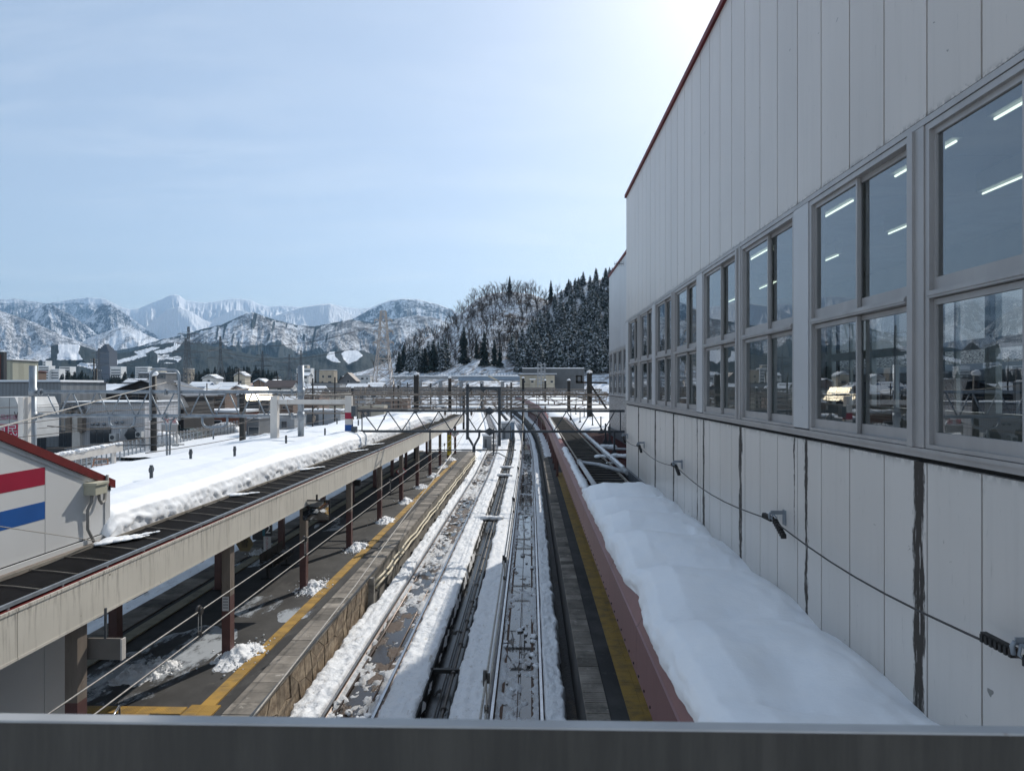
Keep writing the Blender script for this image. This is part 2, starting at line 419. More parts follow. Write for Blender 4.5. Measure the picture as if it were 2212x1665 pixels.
# ------------------------------------------------ packed snow beside and between the rails
def strip(name, label, a, b, y0, y1, z, n=14, amp=.05, ragL=0, ragR=0, mt='snow_track', seed=1, r0=.06, drop=.35, groove=0):
    ys = yrows(y0, y1, r0, .0055); t = np.linspace(0, 1, n)
    A = a(ys) + ragL * (fbm(ys*1.7, ys*0, seed+50, 4) + .35*fbm(ys*7, ys*0, seed+51, 3)); B = b(ys) + ragR * (fbm(ys*1.7, ys*0+5, seed+60, 4) + .35*fbm(ys*7, ys*0, seed+61, 3))
    X = np.stack([A + (B - A) * q for q in t], 1); Y = np.repeat(ys[:,None], n, 1)
    Z = z + amp * fbm(X*3, Y*1.6, seed, 4) + amp*.8 * fbm(X*9, Y*6, seed+4, 3) + amp*.6*ridged(X*5, Y*4, seed+8, 2)
    if groove: Z -= groove * (vn(X*9, Y*.06, seed+20) > .55)
    Z[:, 0] -= drop; Z[:, -1] -= drop; Z[:, 1] -= .05; Z[:, -2] -= .05
    X[:, 1:-1] += .02 * fbm(X[:,1:-1]*6, Y[:,1:-1]*6, seed+30, 2)
    m = MB(); m.grid(X, Y, Z)
    return tag(m.build(name, M[mt]), label, 'snow', kind='stuff')
strip('snow_bank', 'trampled snow bank between the stone platform wall and the left rail', lambda y: LX(y)-1.16-.20*(y < 23.3), lambda y: LX(y)-.60, 13, 300, .05, 18, .08, .06, .02, seed=1)
strip('snow_bank', 'sunlit packed snow right of the left track along the drain', lambda y: LX(y)+.61, lambda y: RX(y)-2.22, 13, 300, .05, 18, .07, .02, .06, seed=2)
strip('snow_bank', 'grooved snow left of the right track beside the drain pipe', lambda y: RX(y)-1.56, lambda y: RX(y)-.60, 13, 300, .04, 18, .045, .06, .02, seed=3, groove=.02)
strip('snow_bank', 'ragged snow strip between the right track and the shaded platform', lambda y: RX(y)+.61, lambda y: RX(y)+1.14, 13, 300, .05, 14, .06, .02, .11, seed=4)
strip('wet_slush', 'brown melt water and slush between the left rails', lambda y: LX(y)-.46, lambda y: LX(y)+.46, 13, 160, -.22, 10, .05, seed=5, drop=0, mt='slushbed') if False else None
# melt water between the rails
def watermat(name, col, thr=.5, rough=.04, mud=(.13,.075,.04), spec=.9):
    g = NG(name)
    f = g.noise(1.0, (1.6, .8, 1), 6, .65)
    wet = g.ss(f, thr, thr+.05)
    c = g.mix(wet, col, mud)
    r = g.math('ADD', rough, g.math('MULTIPLY', wet, .5))
    g.bsdf(c, r, 0, g.bump(g.math('MULTIPLY', g.noise(9, detail=5), wet), .8, .05), spec)
    return g.mat
M['water_l'] = watermat('melt_water_brown', (.030,.021,.014), .50, .10, (.075,.045,.026), .45)
M['water_r'] = watermat('melt_water_clear', (.04,.037,.033), .60, .03, (.07,.045,.03))
def flat(name, a, b, y0, y1, z, mt, label, kind='structure'):
    ys = yrows(y0, y1, .6, .03)
    X = np.stack([a(ys), b(ys)], 1); Y = np.stack([ys, ys], 1); m = MB(); m.grid(X, Y, np.full(X.shape, z))
    return tag(m.build(name, M[mt]), label, None, kind=kind)
flat('melt_water', lambda y: LX(y)-.47, lambda y: LX(y)+.47, 13, 300, -.13, 'water_l', 'brown melt water standing between the left rails')
flat('melt_water', lambda y: RX(y)-.47, lambda y: RX(y)+.47, 13, 300, -.13, 'water_r', 'clear melt water standing between the right rails')
M['snow_slush'] = snowmat('snow_slush', 1.0, .9, 3.0, .62)
M['soil'] = mat('rusty_soil', (.085,.048,.030), .8, var=.4, vs=8, bump=1, bs=30, bd=.03)
M['drainwater'] = watermat('drain_water', (.006,.006,.006), .62, .22, (.012,.011,.010), .3)
flat('drain_water', lambda y: RX(y)-2.24, lambda y: RX(y)-1.55, 13, 220, -.42, 'drainwater', 'dark running water in the snow melting drain between the tracks')
# slush lumps lying on the water
def slush(cx, seed, n, label, spread=.42, y1=70):
    rr = random.Random(seed); m = MB()
    for i in range(n):
        y = 13.5 * (y1/13.5) ** rr.random()
        if vn(np.array(y*.75), np.array(0.3*seed), seed) < .48: continue
        k = rr.random()
        side = rr.choice((-1, 1)) if k < .6 else 0
        x = float(cx(y)) + (side * rr.uniform(.33, spread+.06) if side else rr.uniform(-spread, spread))
        r = rr.uniform(.025, .085) * (1.0 + .012*y)
        m.blob((x, y, -.11 + r*.2), r, rr.random() < .22, i, (1.15, 1.5, .45), 6, 4, .35)
    return tag(m.build('slush_lumps', [M['snow_rough'], M['snow_dirty']]), label, 'slush', kind='stuff')
slush(LX, 11, 260, 'lumps of grey slush between the left rails')
slush(RX, 12, 90, 'broken crusts of slush floating between the right rails')
def floes(name, cx, o0, o1, seed, label, thr, amp, mt, y1=120, cov=(.5, .5), zoff=0):
    ys = yrows(13.2, y1, .045, .0042); n = 26; o = np.linspace(o0, o1, n)
    O = np.repeat(o[None,:], len(ys), 0); Y = np.repeat(ys[:,None], n, 1); X = cx(Y) + O
    big = vn(Y*.33, O*0+seed, seed+9)                     # stretches with more or less slush
    nse = .55*vn(O*5.5+seed, Y*3.2, seed) + .3*vn(O*13, Y*8, seed+1) + .15*vn(O*30, Y*19, seed+2)
    edge = np.clip((np.abs(O-(o0+o1)/2)/((o1-o0)/2) - .62)/.38, 0, 1)
    h = nse - thr + (big-.5)*cov[0] + edge*cov[1]
    Z = -.13 + zoff + np.clip(h, -.2, .22)*amp + .012*fbm(O*40, Y*30, seed+4, 2)*(h > 0)
    m = MB(); m.grid(X + .01*fbm(O*20, Y*20, seed+6, 2), Y, Z); return tag(m.build(name, M[mt]), label, 'slush', kind='stuff')
floes('slush_floes', LX, -.50, .50, 3, 'crusted slush and ice lying over the brown water between the left rails', .56, .34, 'snow_slush', cov=(.62, .30))
floes('slush_floes', RX, -.50, .50, 8, 'thin crusts of slush round the mirror-like puddles between the right rails', .66, .22, 'snow_slush', cov=(.50, .46))
for off in (-.37, .36):
    flat('soil_edge', lambda y, off=off: RX(y)+off-.035, lambda y, off=off: RX(y)+off+.035, 13, 120, -.118, 'soil', 'brown ballast edge beside the puddles of the right track')
# sleepers showing dark under the water / ties across slush
rr = random.Random(5)
m = MB()
for i in range(130):
    y = 14 + i*.62
    for cx in (LX, RX):
        x = float(cx(y)); m.box((x-.47, y-.10, -.2), (x+.47, y+.10, -.122 if False else -.15))
tag(m.build('sleepers', M['bed']), 'dark wet sleepers just under the melt water', 'sleeper', kind='stuff')
# ------------------------------------------------ rails
def rail_obj(cx, off, parent, y1=300):
    ys = yrows(8, y1, 2.0, .04); prof = [(-.065,-.15),(.065,-.15),(.065,-.135),(.012,-.11),(.012,-.035),(.033,-.028),(.033,.006),(-.033,.006),(-.033,-.028),(-.012,-.035),(-.012,-.11),(-.065,-.135)]
    m = MB(); k = len(prof); o = 0
    for y in ys:
        x = float(cx(y)) + off
        m.v += [(x + p[0], y, p[1]) for p in prof]
    for i in range(len(ys)-1):
        for j in range(k):
            m.f.append((i*k+j, i*k+(j+1)%k, (i+1)*k+(j+1)%k, (i+1)*k+j)); m.m.append(1 if j == 6 else 0); m.sm.append(False)
    return m.build('rail', [M['rail'], M['railtop']], parent)
for cx, lb in ((LX, 'railway track in the sun nearest the island platform, brown water between its rails'), (RX, 'railway track in the building shade, mirror-like melt water between its rails')):
    t = thing('railway_track', lb, 'railway track', (float(cx(0)), 20, 0), 'railway tracks')
    t['kind'] = 'thing'
    rail_obj(cx, -.5665, t); rail_obj(cx, .5665, t)
    m = MB()          # check rails / cable ducts just inside
    for off, w in ((-.36, .03), (.33, .02)) if cx is LX else ((.0, .012),):
        m.tube([(float(cx(y))+off, y, -.10) for y in (10,30,58,80,100,120,150,200)], w, 6)
    m.build('check_rail' if cx is LX else 'track_cable', M['rail'], t)
# third track left of the island platform
t = thing('railway_track', 'snowed-in railway track beyond the island platform', 'railway track', (-13.2, 20, 0), 'railway tracks')
for off in (-.5665, .5665):
    MB().box((-13.2+off-.033, 6, -.1), (-13.2+off+.033, 76, .035)).build('rail', M['rail'], t)
strip('snow_bank', 'shaded snow bank on the third track beyond the island platform', lambda y: y*0-16, lambda y: y*0-11.75, 9, 76, .03, 26, .06, 0, .10, seed=9, r0=.12)
field('snow_field', lambda y: y*0-44, lambda y: y*0-15.8, 20, 71, -.3, 'snow over the sidings between the platform and the fence', 50, .22)
# ------------------------------------------------ drain between the tracks
M['pipedark'] = mat('drain_pipe', (.065,.056,.05), .5, .2, var=.3, vs=4)
t = thing('drain_channel', 'dark open drain with a pipe running between the two tracks', 'drain', (-2.2, 20, -.3))
m = MB(); ys = yrows(8, 220, 2, .05)
for off, w in ((-2.26, .04), (-1.54, .04)):
    for a, b in zip(ys[:-1], ys[1:]): m.beam((float(RX(a))+off, a, -.25), (float(RX(b))+off, b, -.25), w, .5)
m.build('channel_wall', M['dark'], t)
m = MB(); m.tube([(float(RX(y))-1.70, y, -.06+.01*math.sin(y)) for y in ys], .045, 8)
for y in ys: m.tube([(float(RX(y))-1.70, y-.06, -.06+.01*math.sin(y)), (float(RX(y))-1.70, y+.06, -.06+.01*math.sin(y))], .07, 8)
m.build('pipe', M['pipedark'], t)
m = MB(); m.tube([(float(RX(y))-1.93, y, -.30) for y in ys], .02, 6); m.build('cable', M['wiredark'], t)
for y in (18.15, 38.5, 57, 62, 86): MB().box((float(RX(y))-2.32, y-.06, -.10), (float(RX(y))-1.5, y+.06, -.0)).build('cross_bar', M['blacksteel'], t)
for i, y in enumerate((57, 62.5, 38.5)):
    m = MB()
    for k in range(4): m.blob((-2.5+.25*k, y+rnd.uniform(-.1,.1), .1), .24, 0, 40+i*5+k, (1.2,1,.55), 10, 7, .12)
    tag(m.build('snow_cushion', M['snow'], None, (-2.1, y, 0)), ('white snow bridge over the drain just below the gantry','second snow bridge over the drain behind the nearer one','snow bridge across the drain nearest the viewer')[(1,0,2)[[57,62.5,38.5].index(y)]] if False else
        {57:'snow cushion bridging the drain, the nearer of the far pair', 62.5:'snow cushion bridging the drain, farther of the pair', 38.5:'lone snow cushion bridging the drain halfway along the straight'}[y], 'snow cushion', 'snow cushions on the drain')
# ================================================================== platforms
PZ = .95
def platform(name, label, cat, xl, xr, y0, y1, loc):
    t = thing(name, label, cat, loc); t['kind'] = 'thing'; return t
# island platform on the left
plat = thing('island_platform', 'dark island platform with yellow tactile strip and brown edge slabs left of the tracks', 'platform', (-8.5, 30, 0))
m = MB(); m.box((-11.45, 3, -.6), (-5.58, 69, PZ-.03)); m.build('deck', M['asphalt'], plat)
# edge slabs near side: individually laid, slightly uneven
slab_me = MB().box((-.30, -.30, -.10), (.30, .30, 0)).mesh('edge_slab', M['edge_tile'])
slab_sc = random.Random(3)
def slabs(x0, x1, y0, y1, L, parent, me, name, z=PZ, jit=.006, gap=.012, cx=None):
    y = y0; w = x1 - x0
    while y < y1:
        xx = (x0 + x1) / 2 + (float(cx(y + L/2) - cx(0)) if cx else 0)
        inst(me, name, (xx, y + L/2, z + slab_sc.uniform(-jit, jit)), parent, slab_sc.uniform(-.004, .004), (w/.6, (L-gap)/.6, 1)); y += L
slabs(-6.07, -5.46, 11, 69, .50, plat, slab_me, 'edge_slab')
slabs(-11.5, -10.75, 11, 69, .75, plat, slab_me, 'edge_slab')
m = MB().box((-.15,-.15,-.05),(.15,.15,0))
tac_me = m.mesh('tactile_tile', M['yellow']); tacc_me = m.mesh('tactile_tile', M['creamtac']); taco_me = m.mesh('tactile_tile', M['oldtac'])
def tiles(x, y0, y1, parent, me, z=PZ+.004, gap=.006, L=.3, w=.3, cx=None):
    y = y0
    while y < y1:
        xx = x + (float(cx(y) - cx(0)) if cx else 0)
        inst(me, 'tactile_tile', (xx, y+L/2, z + slab_sc.uniform(-.002,.002)), parent, 0, ((w-gap)/.3, (L-gap)/.3, 1)); y += L
tiles(-6.53, 13.86, 60, plat, tac_me)
tiles(-10.36, 11, 66, plat, tacc_me, L=.4, w=.36)
for j in range(3):      # near junction pad and the warning row across the stair foot
    for i in range(2): inst(tac_me, 'tactile_tile', (-6.53-.3*i+.12, 13.75-.3*j, PZ+.004), plat, 0, (.98,.98,1))
for i in range(15): inst(tac_me, 'tactile_tile', (-7.05-.3*i, 13.65, PZ+.004), plat, 0, (.98,.98,1))
for j in range(4): inst(tac_me, 'tactile_tile', (-7.65, 13.35-.3*j, PZ+.004), plat, 0, (.98,.98,1))
for j in range(4): inst(tac_me, 'tactile_tile', (-7.95, 13.35-.3*j, PZ+.004), plat, 0, (.98,.98,1))
# side wall: stone facing near, concrete further, with pipes
m = MB(); m.box((-5.62, 23.6, -.6), (-5.5, 69, .845)); m.build('side_wall', M['concrete'], plat)
def stonemat():
    g = NG('stone_facing')
    mp = g.n('ShaderNodeMapping'); g.put(mp.inputs[0], g.pos); mp.inputs['Scale'].default_value = (1, 1.0, 1.5)
    nz = g.n('ShaderNodeTexNoise'); g.put(nz.inputs['Vector'], mp.outputs[0]); nz.inputs['Scale'].default_value = 2
    g.bsdf(g.mix(g.ss(g.noise(5, detail=7, rough=.7), .35, .65), (.17,.125,.085), (.36,.285,.20)), .8, 0, g.bump(g.noise(14, detail=7, rough=.7), .8, .03), .3)
    return g.mat
M['stone'] = stonemat(); pervar('stone', .75, 1.3)
MB().box((-5.64, 5, -.6), (-5.55, 23.6, .83)).build('wall_backing', M['dark'], plat)
rr = random.Random(21); NC, NR = 26, 3; LV = {}
for c_ in range(NC+1):
    for r_ in range(NR+1):
        LV[c_, r_] = (11.0 + c_*.485 + (rr.uniform(-.15,.15) if 0 < c_ < NC else 0), -.55 + r_*.457 + (rr.uniform(-.12,.12) if 0 < r_ < NR else 0))
for c_ in range(NC):      # crazy-paved stones, each its own piece
    for r_ in range(NR):
        q = [LV[c_, r_], LV[c_+1, r_], LV[c_+1, r_+1], LV[c_, r_+1]]; cx_ = sum(p[0] for p in q)/4; cz_ = sum(p[1] for p in q)/4
        if rr.random() < .55:      # split along a diagonal
            parts_ = [[q[0], q[1], q[2]], [q[0], q[2], q[3]]] if rr.random() < .5 else [[q[0], q[1], q[3]], [q[1], q[2], q[3]]]
        else: parts_ = [q]
        for pl_ in parts_:
            ax_ = sum(p[0] for p in pl_)/len(pl_); az_ = sum(p[1] for p in pl_)/len(pl_)
            poly = [(ax_+(p[0]-ax_)*.955, az_+(p[1]-az_)*.945) for p in pl_]
            MB().prism(poly, 0, -5.56, -5.50+rr.uniform(-.012, .022)).build('facing_stone', M['stone'], plat)
for zz, xo in ((.58, -5.40), (.40, -5.36)):
    m = MB(); m.tube([(xo + .03*math.sin(y*1.9+zz*5), y, zz + .03*math.sin(y*.9)) for y in np.arange(24, 69, 1.2)], .042, 8); m.build('water_pipe', M['cream'], plat)
m = MB()
for y in np.arange(24, 69, 2.6): m.box((-5.52, y-.05, .30), (-5.30, y+.05, .34)); m.box((-5.5, y-.06, -.32), (-4.72, y+.06, -.20))
m.build('pipe_bracket', M['blacksteel'], plat)
m = MB(); m.box((-5.5, 23.35, -.5), (-5.30, 23.55, .9)); m.build('end_pier', M['concrete'], plat)
m = MB()             # raised black rim of the slab edge
m.beam((-5.455, 11, PZ+.012), (-5.455, 24.5, PZ+.012), .035, .05); m.build('edge_strip', M['darksteel'], plat)
# right platform (in shade), follows the right track
plr = thing('side_platform', 'shaded right platform with grey slotted edge tiles and worn yellow strip under the pink canopy', 'platform', (3, 30, 0))
ys = yrows(5, 210, 2, .04); X = np.stack([RX(ys)+1.42, RX(ys)+1.43, RX(ys)+5.0, RX(ys)+5.01], 1); Y = np.repeat(ys[:,None], 4, 1); Z = np.tile([-.6, PZ-.03, PZ-.03, -.6], (len(ys), 1))
m = MB(); m.grid(X, Y, Z, smooth=False); m.build('deck', M['asphalt'], plr)
def gridtile():
    m = MB(); m.box((-.30,-.30,-.08), (.30,.30,-.012))
    for i in range(2): 
        for j in range(5): m.box((-.29+.30*i, -.29+.117*j, -.012), (-.01+.30*i, -.20+.117*j, 0))
    return m.mesh('edge_slab', M['edge_tile'])
gt = gridtile()
slabs(1.10, 1.56, 11, 88, .46, plr, gt, 'edge_slab', cx=RX)
slabs(1.10, 1.56, 88, 150, .8, plr, slab_me, 'edge_slab', cx=RX)
for i in range(2): tiles(2.08+.30*i, 11, 52, plr, taco_me, cx=RX)
# snow lying on the far end of the right platform
strip('platform_snow', 'snow lying on the far end of the right platform', lambda y: RX(y)+1.45, lambda y: RX(y)+4.2, 63, 190, 1.0, 14, .05, .05, .05, seed=15, r0=.3, drop=.1)
# ================================================================== island platform canopy
CX0, CX1 = -7.0, -13.9
can = thing('platform_canopy', 'long island platform canopy with rust-streaked cream fascia, brown posts and netting along the eave', 'canopy', (-10, 30, 0))
y = 6.0; fj = []
while y < 72:
    fj.append(y); y += 3.3
for a in fj:
    b = min(a + 3.3, 72); m = MB(); m.box((-7.06, a+.006, 3.70), (-7.0, b-.006, 4.37))
    m.box((-7.10, a+.006, 4.33), (-6.985, b-.006, 4.375)); m.box((-7.25, a+.006, 3.66), (-6.995, b-.006, 3.70))
    m.build('fascia_panel', M['fascia'], can)
# roof sheets: gutters red, rising gently
ROOFZ = lambda x: 4.40 + .065 * (-7.0 - x) if x > -9.9 else 4.59 - .03 * (-9.9 - x)
m = MB(); m.prism([(-6.995,4.372),(-7.1,4.385),(-9.9,4.56),(-13.9,4.42),(-13.9,4.30),(-9.9,4.46),(-7.1,4.30)], 1, 6, 72); m.build('roof_deck', M['redpaint'], can)
m = MB(); m.box((-14.0, 6, 3.7), (-13.9, 72, 4.4)); m.build('rear_fascia', M['fascia'], can)
m = MB(); m.beam((-7.06, 6, 4.44), (-7.06, 72, 4.44), .045, .05)
for y in np.arange(7, 72, 1.1): m.box((-7.08, y-.02, 4.38), (-7.05, y+.02, 4.43))
m.build('snow_stop_bar', M['galv'], can)
m = MB(); X = np.linspace(-7.085, -7.86, 7)[None,:].repeat(400, 0); Y = np.linspace(6, 72, 400)[:,None].repeat(7, 1)
Z = 4.425 + .10*(-7.085-X) + .012*fbm(X*6, Y*2.2, 77, 3); m.grid(X, Y, Z); m.build('netting', M['black'], can)
for y in np.arange(6.6, 72, .82):
    m = MB(); m.tube([(-7.07, y, 4.455), (-7.5, y+.03, 4.49), (-7.90, y-.02, 4.53)], .008, 5); m.build('batten', M['batten'], can)
m = MB(); m.beam((-7.87, 6, 4.53), (-7.87, 72, 4.53), .035, .05); m.build('netting_rail', M['batten'], can)
# purlins & soffit underneath
m = MB(); m.box((-13.8, 6, 4.2), (-7.1, 72, 4.27)); m.build('soffit', M['dark'], can)
# posts
def post_mb(x, y, z1=3.72, w=.20, d=.24):
    m = MB()
    for z0, zz, mi in ((PZ, 2.42, 1), (2.42, z1, 0)):
        m.box((x-w/2, y-d/2, z0), (x-w/2+.02, y+d/2, zz), mi); m.box((x+w/2-.02, y-d/2, z0), (x+w/2, y+d/2, zz), mi); m.box((x-w/2+.02, y-.012, z0), (x+w/2-.02, y+.012, zz), mi)
        m.box((x-w/2+.02, y-d/2+.002, z0), (x+w/2-.02, y-d/2+.015, zz), mi)
    m.box((x-.17, y-.17, PZ), (x+.17, y+.17, PZ+.02), 1)
    return m
proto = post_mb(0, 0).mesh('post', [M['brownsteel'], M['maroon']], (0,0,0))
for k in range(-1, 10):
    for x in (-7.22, -9.95): inst(proto, 'post', (x, 16.4+5.55*k, 0), can)
m = MB()
for k in range(-1, 10): m.box((-13.8, 16.3+5.55*k, 3.95), (-7.1, 16.5+5.55*k, 4.2))
m.build('cross_beams', M['brownsteel'], can)
# roof snow: thick pillow with a crumbling front edge
def roof_snow_left():
    ys = yrows(12.9, 71.5, .07, .004); n = 64
    t = np.linspace(0, 1, n)
    Y = np.repeat(ys[:,None], n, 1)
    T = np.repeat(t[None,:], len(ys), 0)
    edge = -7.93 + .05*fbm(ys*.8, ys*0, 5, 4) - .10*np.clip((ys-40)/30, 0, 1)
    edge = edge + np.where(ys > 47, .75*fbm(ys*.25, ys*0+3, 8, 3).clip(-.2, 1), 0)
    bulge = .55 + .10*fbm(ys*.22, ys*0, 12, 3)
    # cross profile (distance behind edge, height)
    dx = np.interp(t, [0,.06,.14,.24,.40,.52,.62,.80,1], [0,.02,.10,.30,.85,1.5,2.15,3.9,5.9])
    hh = np.interp(t, [0,.06,.14,.24,.40,.52,.62,.80,1], [0,.32,.66,.90,1.0,.90,.52,.60,.40])
    X = edge[:,None] - dx[None,:]
    far = np.clip((Y-40)/20, 0, 1)
    und = 1 + (.18 + .35*far) * fbm(X*.5, Y*.28, 31, 3)
    Z = 4.52 + (bulge*1.32)[:,None] * hh[None,:] * und
    Z += .02*fbm(X*2.2, Y*1.4, 41, 3) * (T > .1)
    cr = np.clip(1 - (T-.02)/.15, 0, 1) * (T > 0)          # crumbly lower front
    X += cr * .085 * (ridged(Y*2.6, Z*6, 51, 3) - .45) + cr*.075*fbm(Y*7, Z*13, 52, 3)
    Z += cr * .055 * fbm(Y*6, X*9, 53, 4)
    Z[:, 0] = 4.47; Z[:, -1] = 4.3
    e0 = np.clip((Y-12.9)/.35, 0, 1) ** .5; Z = 4.46 + (Z-4.46) * (.25+.75*e0)
    m = MB(); m.grid(X, Y, Z, flip=True)
    return m.build('roof_snow', M['snow'], None, (-10, 30, 4.5))
tag(roof_snow_left(), 'thick sunlit snow pillow with crumbling edge on the island platform canopy', 'roof snow', kind='stuff')
def snow_slips():
    for i, (px, py, L) in enumerate(((248,1166,1.5),(290,1160,1.7),(505,1064,1.2),(600,1000+10,2.2),(705,972,2.6),(780,958,2.6))):
        x, y, z = G(px, py, 4.6); m = MB(); k = 14
        for j in range(k):
            f = j/(k-1); m.blob((-7.84+.42*f, y + .4*f*L*1.3 + .05*math.sin(f*7+i), 4.54-.03*f), .075*(1.15-f*.75)*(1+.3*math.sin(j*1.9+i)), 0, i*20+j, (1.3, 1.6+.25*L, .38), 8, 6, .08)
        tag(m.build('snow_tongue', M['snow'], None, (-7.7, y, 4.6)), ('thin snow tongue on the netting at the enclosure corner','second thin snow tongue just past the enclosure corner','small snow tongue sliding onto the netting beside the crumbling edge','curled snow tongue below the first bright pillow bend','long curled snow tongue nearest the striped post','last snow tongue on the netting under the gantry')[i], 'snow tongue', 'snow tongues on the netting')
snow_slips()
# snow stop pins sticking out of the roof snow
pin = MB().box((-.04,-.02,0),(.04,.02,.42)).tube([(0,-.1,.24),(0,-.12,.3),(0,-.1,.36),(0,.1,.36),(0,.12,.3),(0,.1,.24),(0,-.1,.24)], .012, 5).mesh('stop_pin', M['darksteel'])
pins = [(327,1031,'nearest the enclosure'),(412,991,'second from the enclosure'),(507,984,'third along the hollow'),(618,965,'left of the tubular mast'),(616,950,'behind the white portal post'),(703,960,'midway to the striped post'),(608,948,'')]
for px, py, lb in ((327,1031,'stop pin with side loop in the snow hollow nearest the white enclosure'),(412,991,'stop pin in the snow, second beyond the white enclosure'),(507,984,'stop pin in the snow, third beyond the white enclosure'),(618,957,'stop pin standing right of the white portal post'),(702,939,'stop pin between the tubular mast and striped post'),(728,914,'stop pin on the snow just left of the striped post'),(774,918,'stop pin just right of the striped post behind the truss'),(830,908,'stop pin seen through the first bays of the dark gantry'),(875,905,'stop pin seen through the middle bays of the gantry')):
    x, y, z = G(px, py, 4.95); tag(inst(pin, 'stop_pin', (x, y, 4.86)), lb, 'snow stop', 'snow stop pins on the canopy roof')
# heaps of cleared snow at the post feet
def heap(x, y, n, seed, sx=.75, sy=1.1, r=.07, label='', z=PZ):
    rr = random.Random(seed); m = MB(); q = np.linspace(-1.15, 1.15, 44); A, B = np.meshgrid(q, q); D_ = np.sqrt(A*A+B*B) + .28*fbm(A*2.2+seed, B*2.2, seed, 3)
    H_ = np.clip(1-D_*1.1, -.3, 1)*.24 + .13*(vn(A*6+seed, B*7, seed+2)-.45)*np.clip(1.25-D_, 0, 1) + .07*(vn(A*15, B*17, seed+3)-.5)
    m.grid(x + A*sx, y + B*sy, z - .045 + np.where(H_ > 0, H_, H_*.5-.01)); r *= .62; n = int(n*1.3)
    for i in range(n):
        a = rr.gauss(0, sx/2.2); b = rr.gauss(0, sy/2.2); d = math.hypot(a/sx, b/sy)
        h = max(0, .16*(1-d*1.2)) * rr.random()
        q = r * rr.uniform(.35, 1.2) * (1.15 - .6*min(1, d)); m.blob((x+a, y+b, z+q*.4+h), q, 0, seed*97+i, (1,1.1,.75), 6, 4, .35)
    return tag(m.build('snow_heap', M['snow_rough'], None, (x, y, z)), label, 'snow heap', 'snow heaps at the feet of the platform posts', 'stuff')
for k in range(9):
    y = 16.4+5.55*k
    heap(-6.98, y+.12, 150 if k < 3 else 90, 200+k, .55, .95, .075, '%s cleared snow heap at the foot of the %s yellow-line post' % (('large','broad','compact','low','low','thin','thin','thin','faint')[k], ('first and nearest','second','third','fourth','fifth','sixth','seventh','eighth','ninth')[k]))
for i, (px, py, s, lb) in enumerate(((345,1440,.5,'crumbly grey snow heap in the shade beside the hanging board'),(300,1455,.6,'shaded snow heap nearest the grey panel wall'),(560,1195,.4,'small snow heap under the track number sign'))):
    x, y, z = G(px, py, PZ); heap(x, y, 60, 300+i, s, s, .08, lb)
# thin icy films on the asphalt
def film(px, py, sx, sy, seed, label):
    x, y, z = G(px, py, PZ-.03); m = MB(); n = 30
    vs = []; rr = random.Random(seed)
    for i in range(n):
        a = 2*PI*i/n; r = 1 + .35*float(fbm(np.array(math.cos(a)*1.6+seed), np.array(math.sin(a)*1.6), seed, 3))
        vs.append((x+math.cos(a)*sx*r, y+math.sin(a)*sy*r, PZ-.024))
    m.add(vs + [(x, y, PZ-.022)], [(i, (i+1)%n, n) for i in range(n)])
    return tag(m.build('ice_film', M['film'], None, (x,y,PZ)), label, 'ice patch', 'thin ice patches on the platform')
g = NG('ice_film'); f = g.noise(1.4, (1,.45,1), 6, .7)
tr = g.n('ShaderNodeBsdfTransparent'); pb = g.bsdf(g.mix(g.ss(f, .4, .6), (.35,.38,.42), (.62,.66,.70)), .35, 0, None, .5)
ms = g.n('ShaderNodeMixShader'); g.nt.links.new(g.ss(f, .42, .58, 0, .75), ms.inputs[0]); g.nt.links.new(tr.outputs[0], ms.inputs[1]); g.nt.links.new(pb.outputs[0], ms.inputs[2]); g.nt.links.new(ms.outputs[0], g.out.inputs['Surface'])
M['film'] = g.mat
film(300,1460,1.3,1.6,1,'wide thin ice patch in front of the grey panel wall'); film(400,1400,1.0,1.7,2,'thin ice patch left of the nearest post'); film(560,1310,.6,1.1,3,'thin ice patch left of the second post')
film(720,1130,.7,1.8,4,'thin ice patch left of the third post under the mirror'); film(640,1325,.5,.8,5,'small ice patch just left of the second snow heap'); film(560,1200,.9,2.0,6,'ice patch under the bench and sign')
# ================================================================== right: pink canopy, snow roof and lower roofs
rc = thing('platform_canopy', 'right platform canopy with dusty pink fascia, black netting roof and pipes', 'canopy', (2, 30, 4))
FX = lambda y: float(np.interp(y, [0,60,75,95,110,148,187,240], [1.36,1.38,1.42,1.05,.62,-1.1,-3.4,-7.6]))
ys = list(np.arange(3, 200, 3.0))
for a in ys:
    b = a + 3.0; xa, xb = FX(a), FX(b); m = MB(); g_ = .008
    for (x0, z0, x1, z1, mi) in ((0, 3.68, 0, 4.30, 0), (0, 4.30, .02, 4.31, 1), (.02, 4.31, .12, 4.50, 1), (.12, 4.50, .30, 4.52, 2)):
        m.add([(xa+x0, a+g_, z0), (xb+x0, b-g_, z0), (xb+x1, b-g_, z1), (xa+x1, a+g_, z1)], [(0,3,2,1)], mi)
    m.add([(xa+.0, a+g_, 3.68), (xb+.0, b-g_, 3.68), (xb+.12, b-g_, 3.68), (xa+.12, a+g_, 3.68)], [(0,1,2,3)], 0)
    m.build('fascia_panel', [M['fascia_pink'], M['fascia_pink_top'], M['redpaint']], rc)
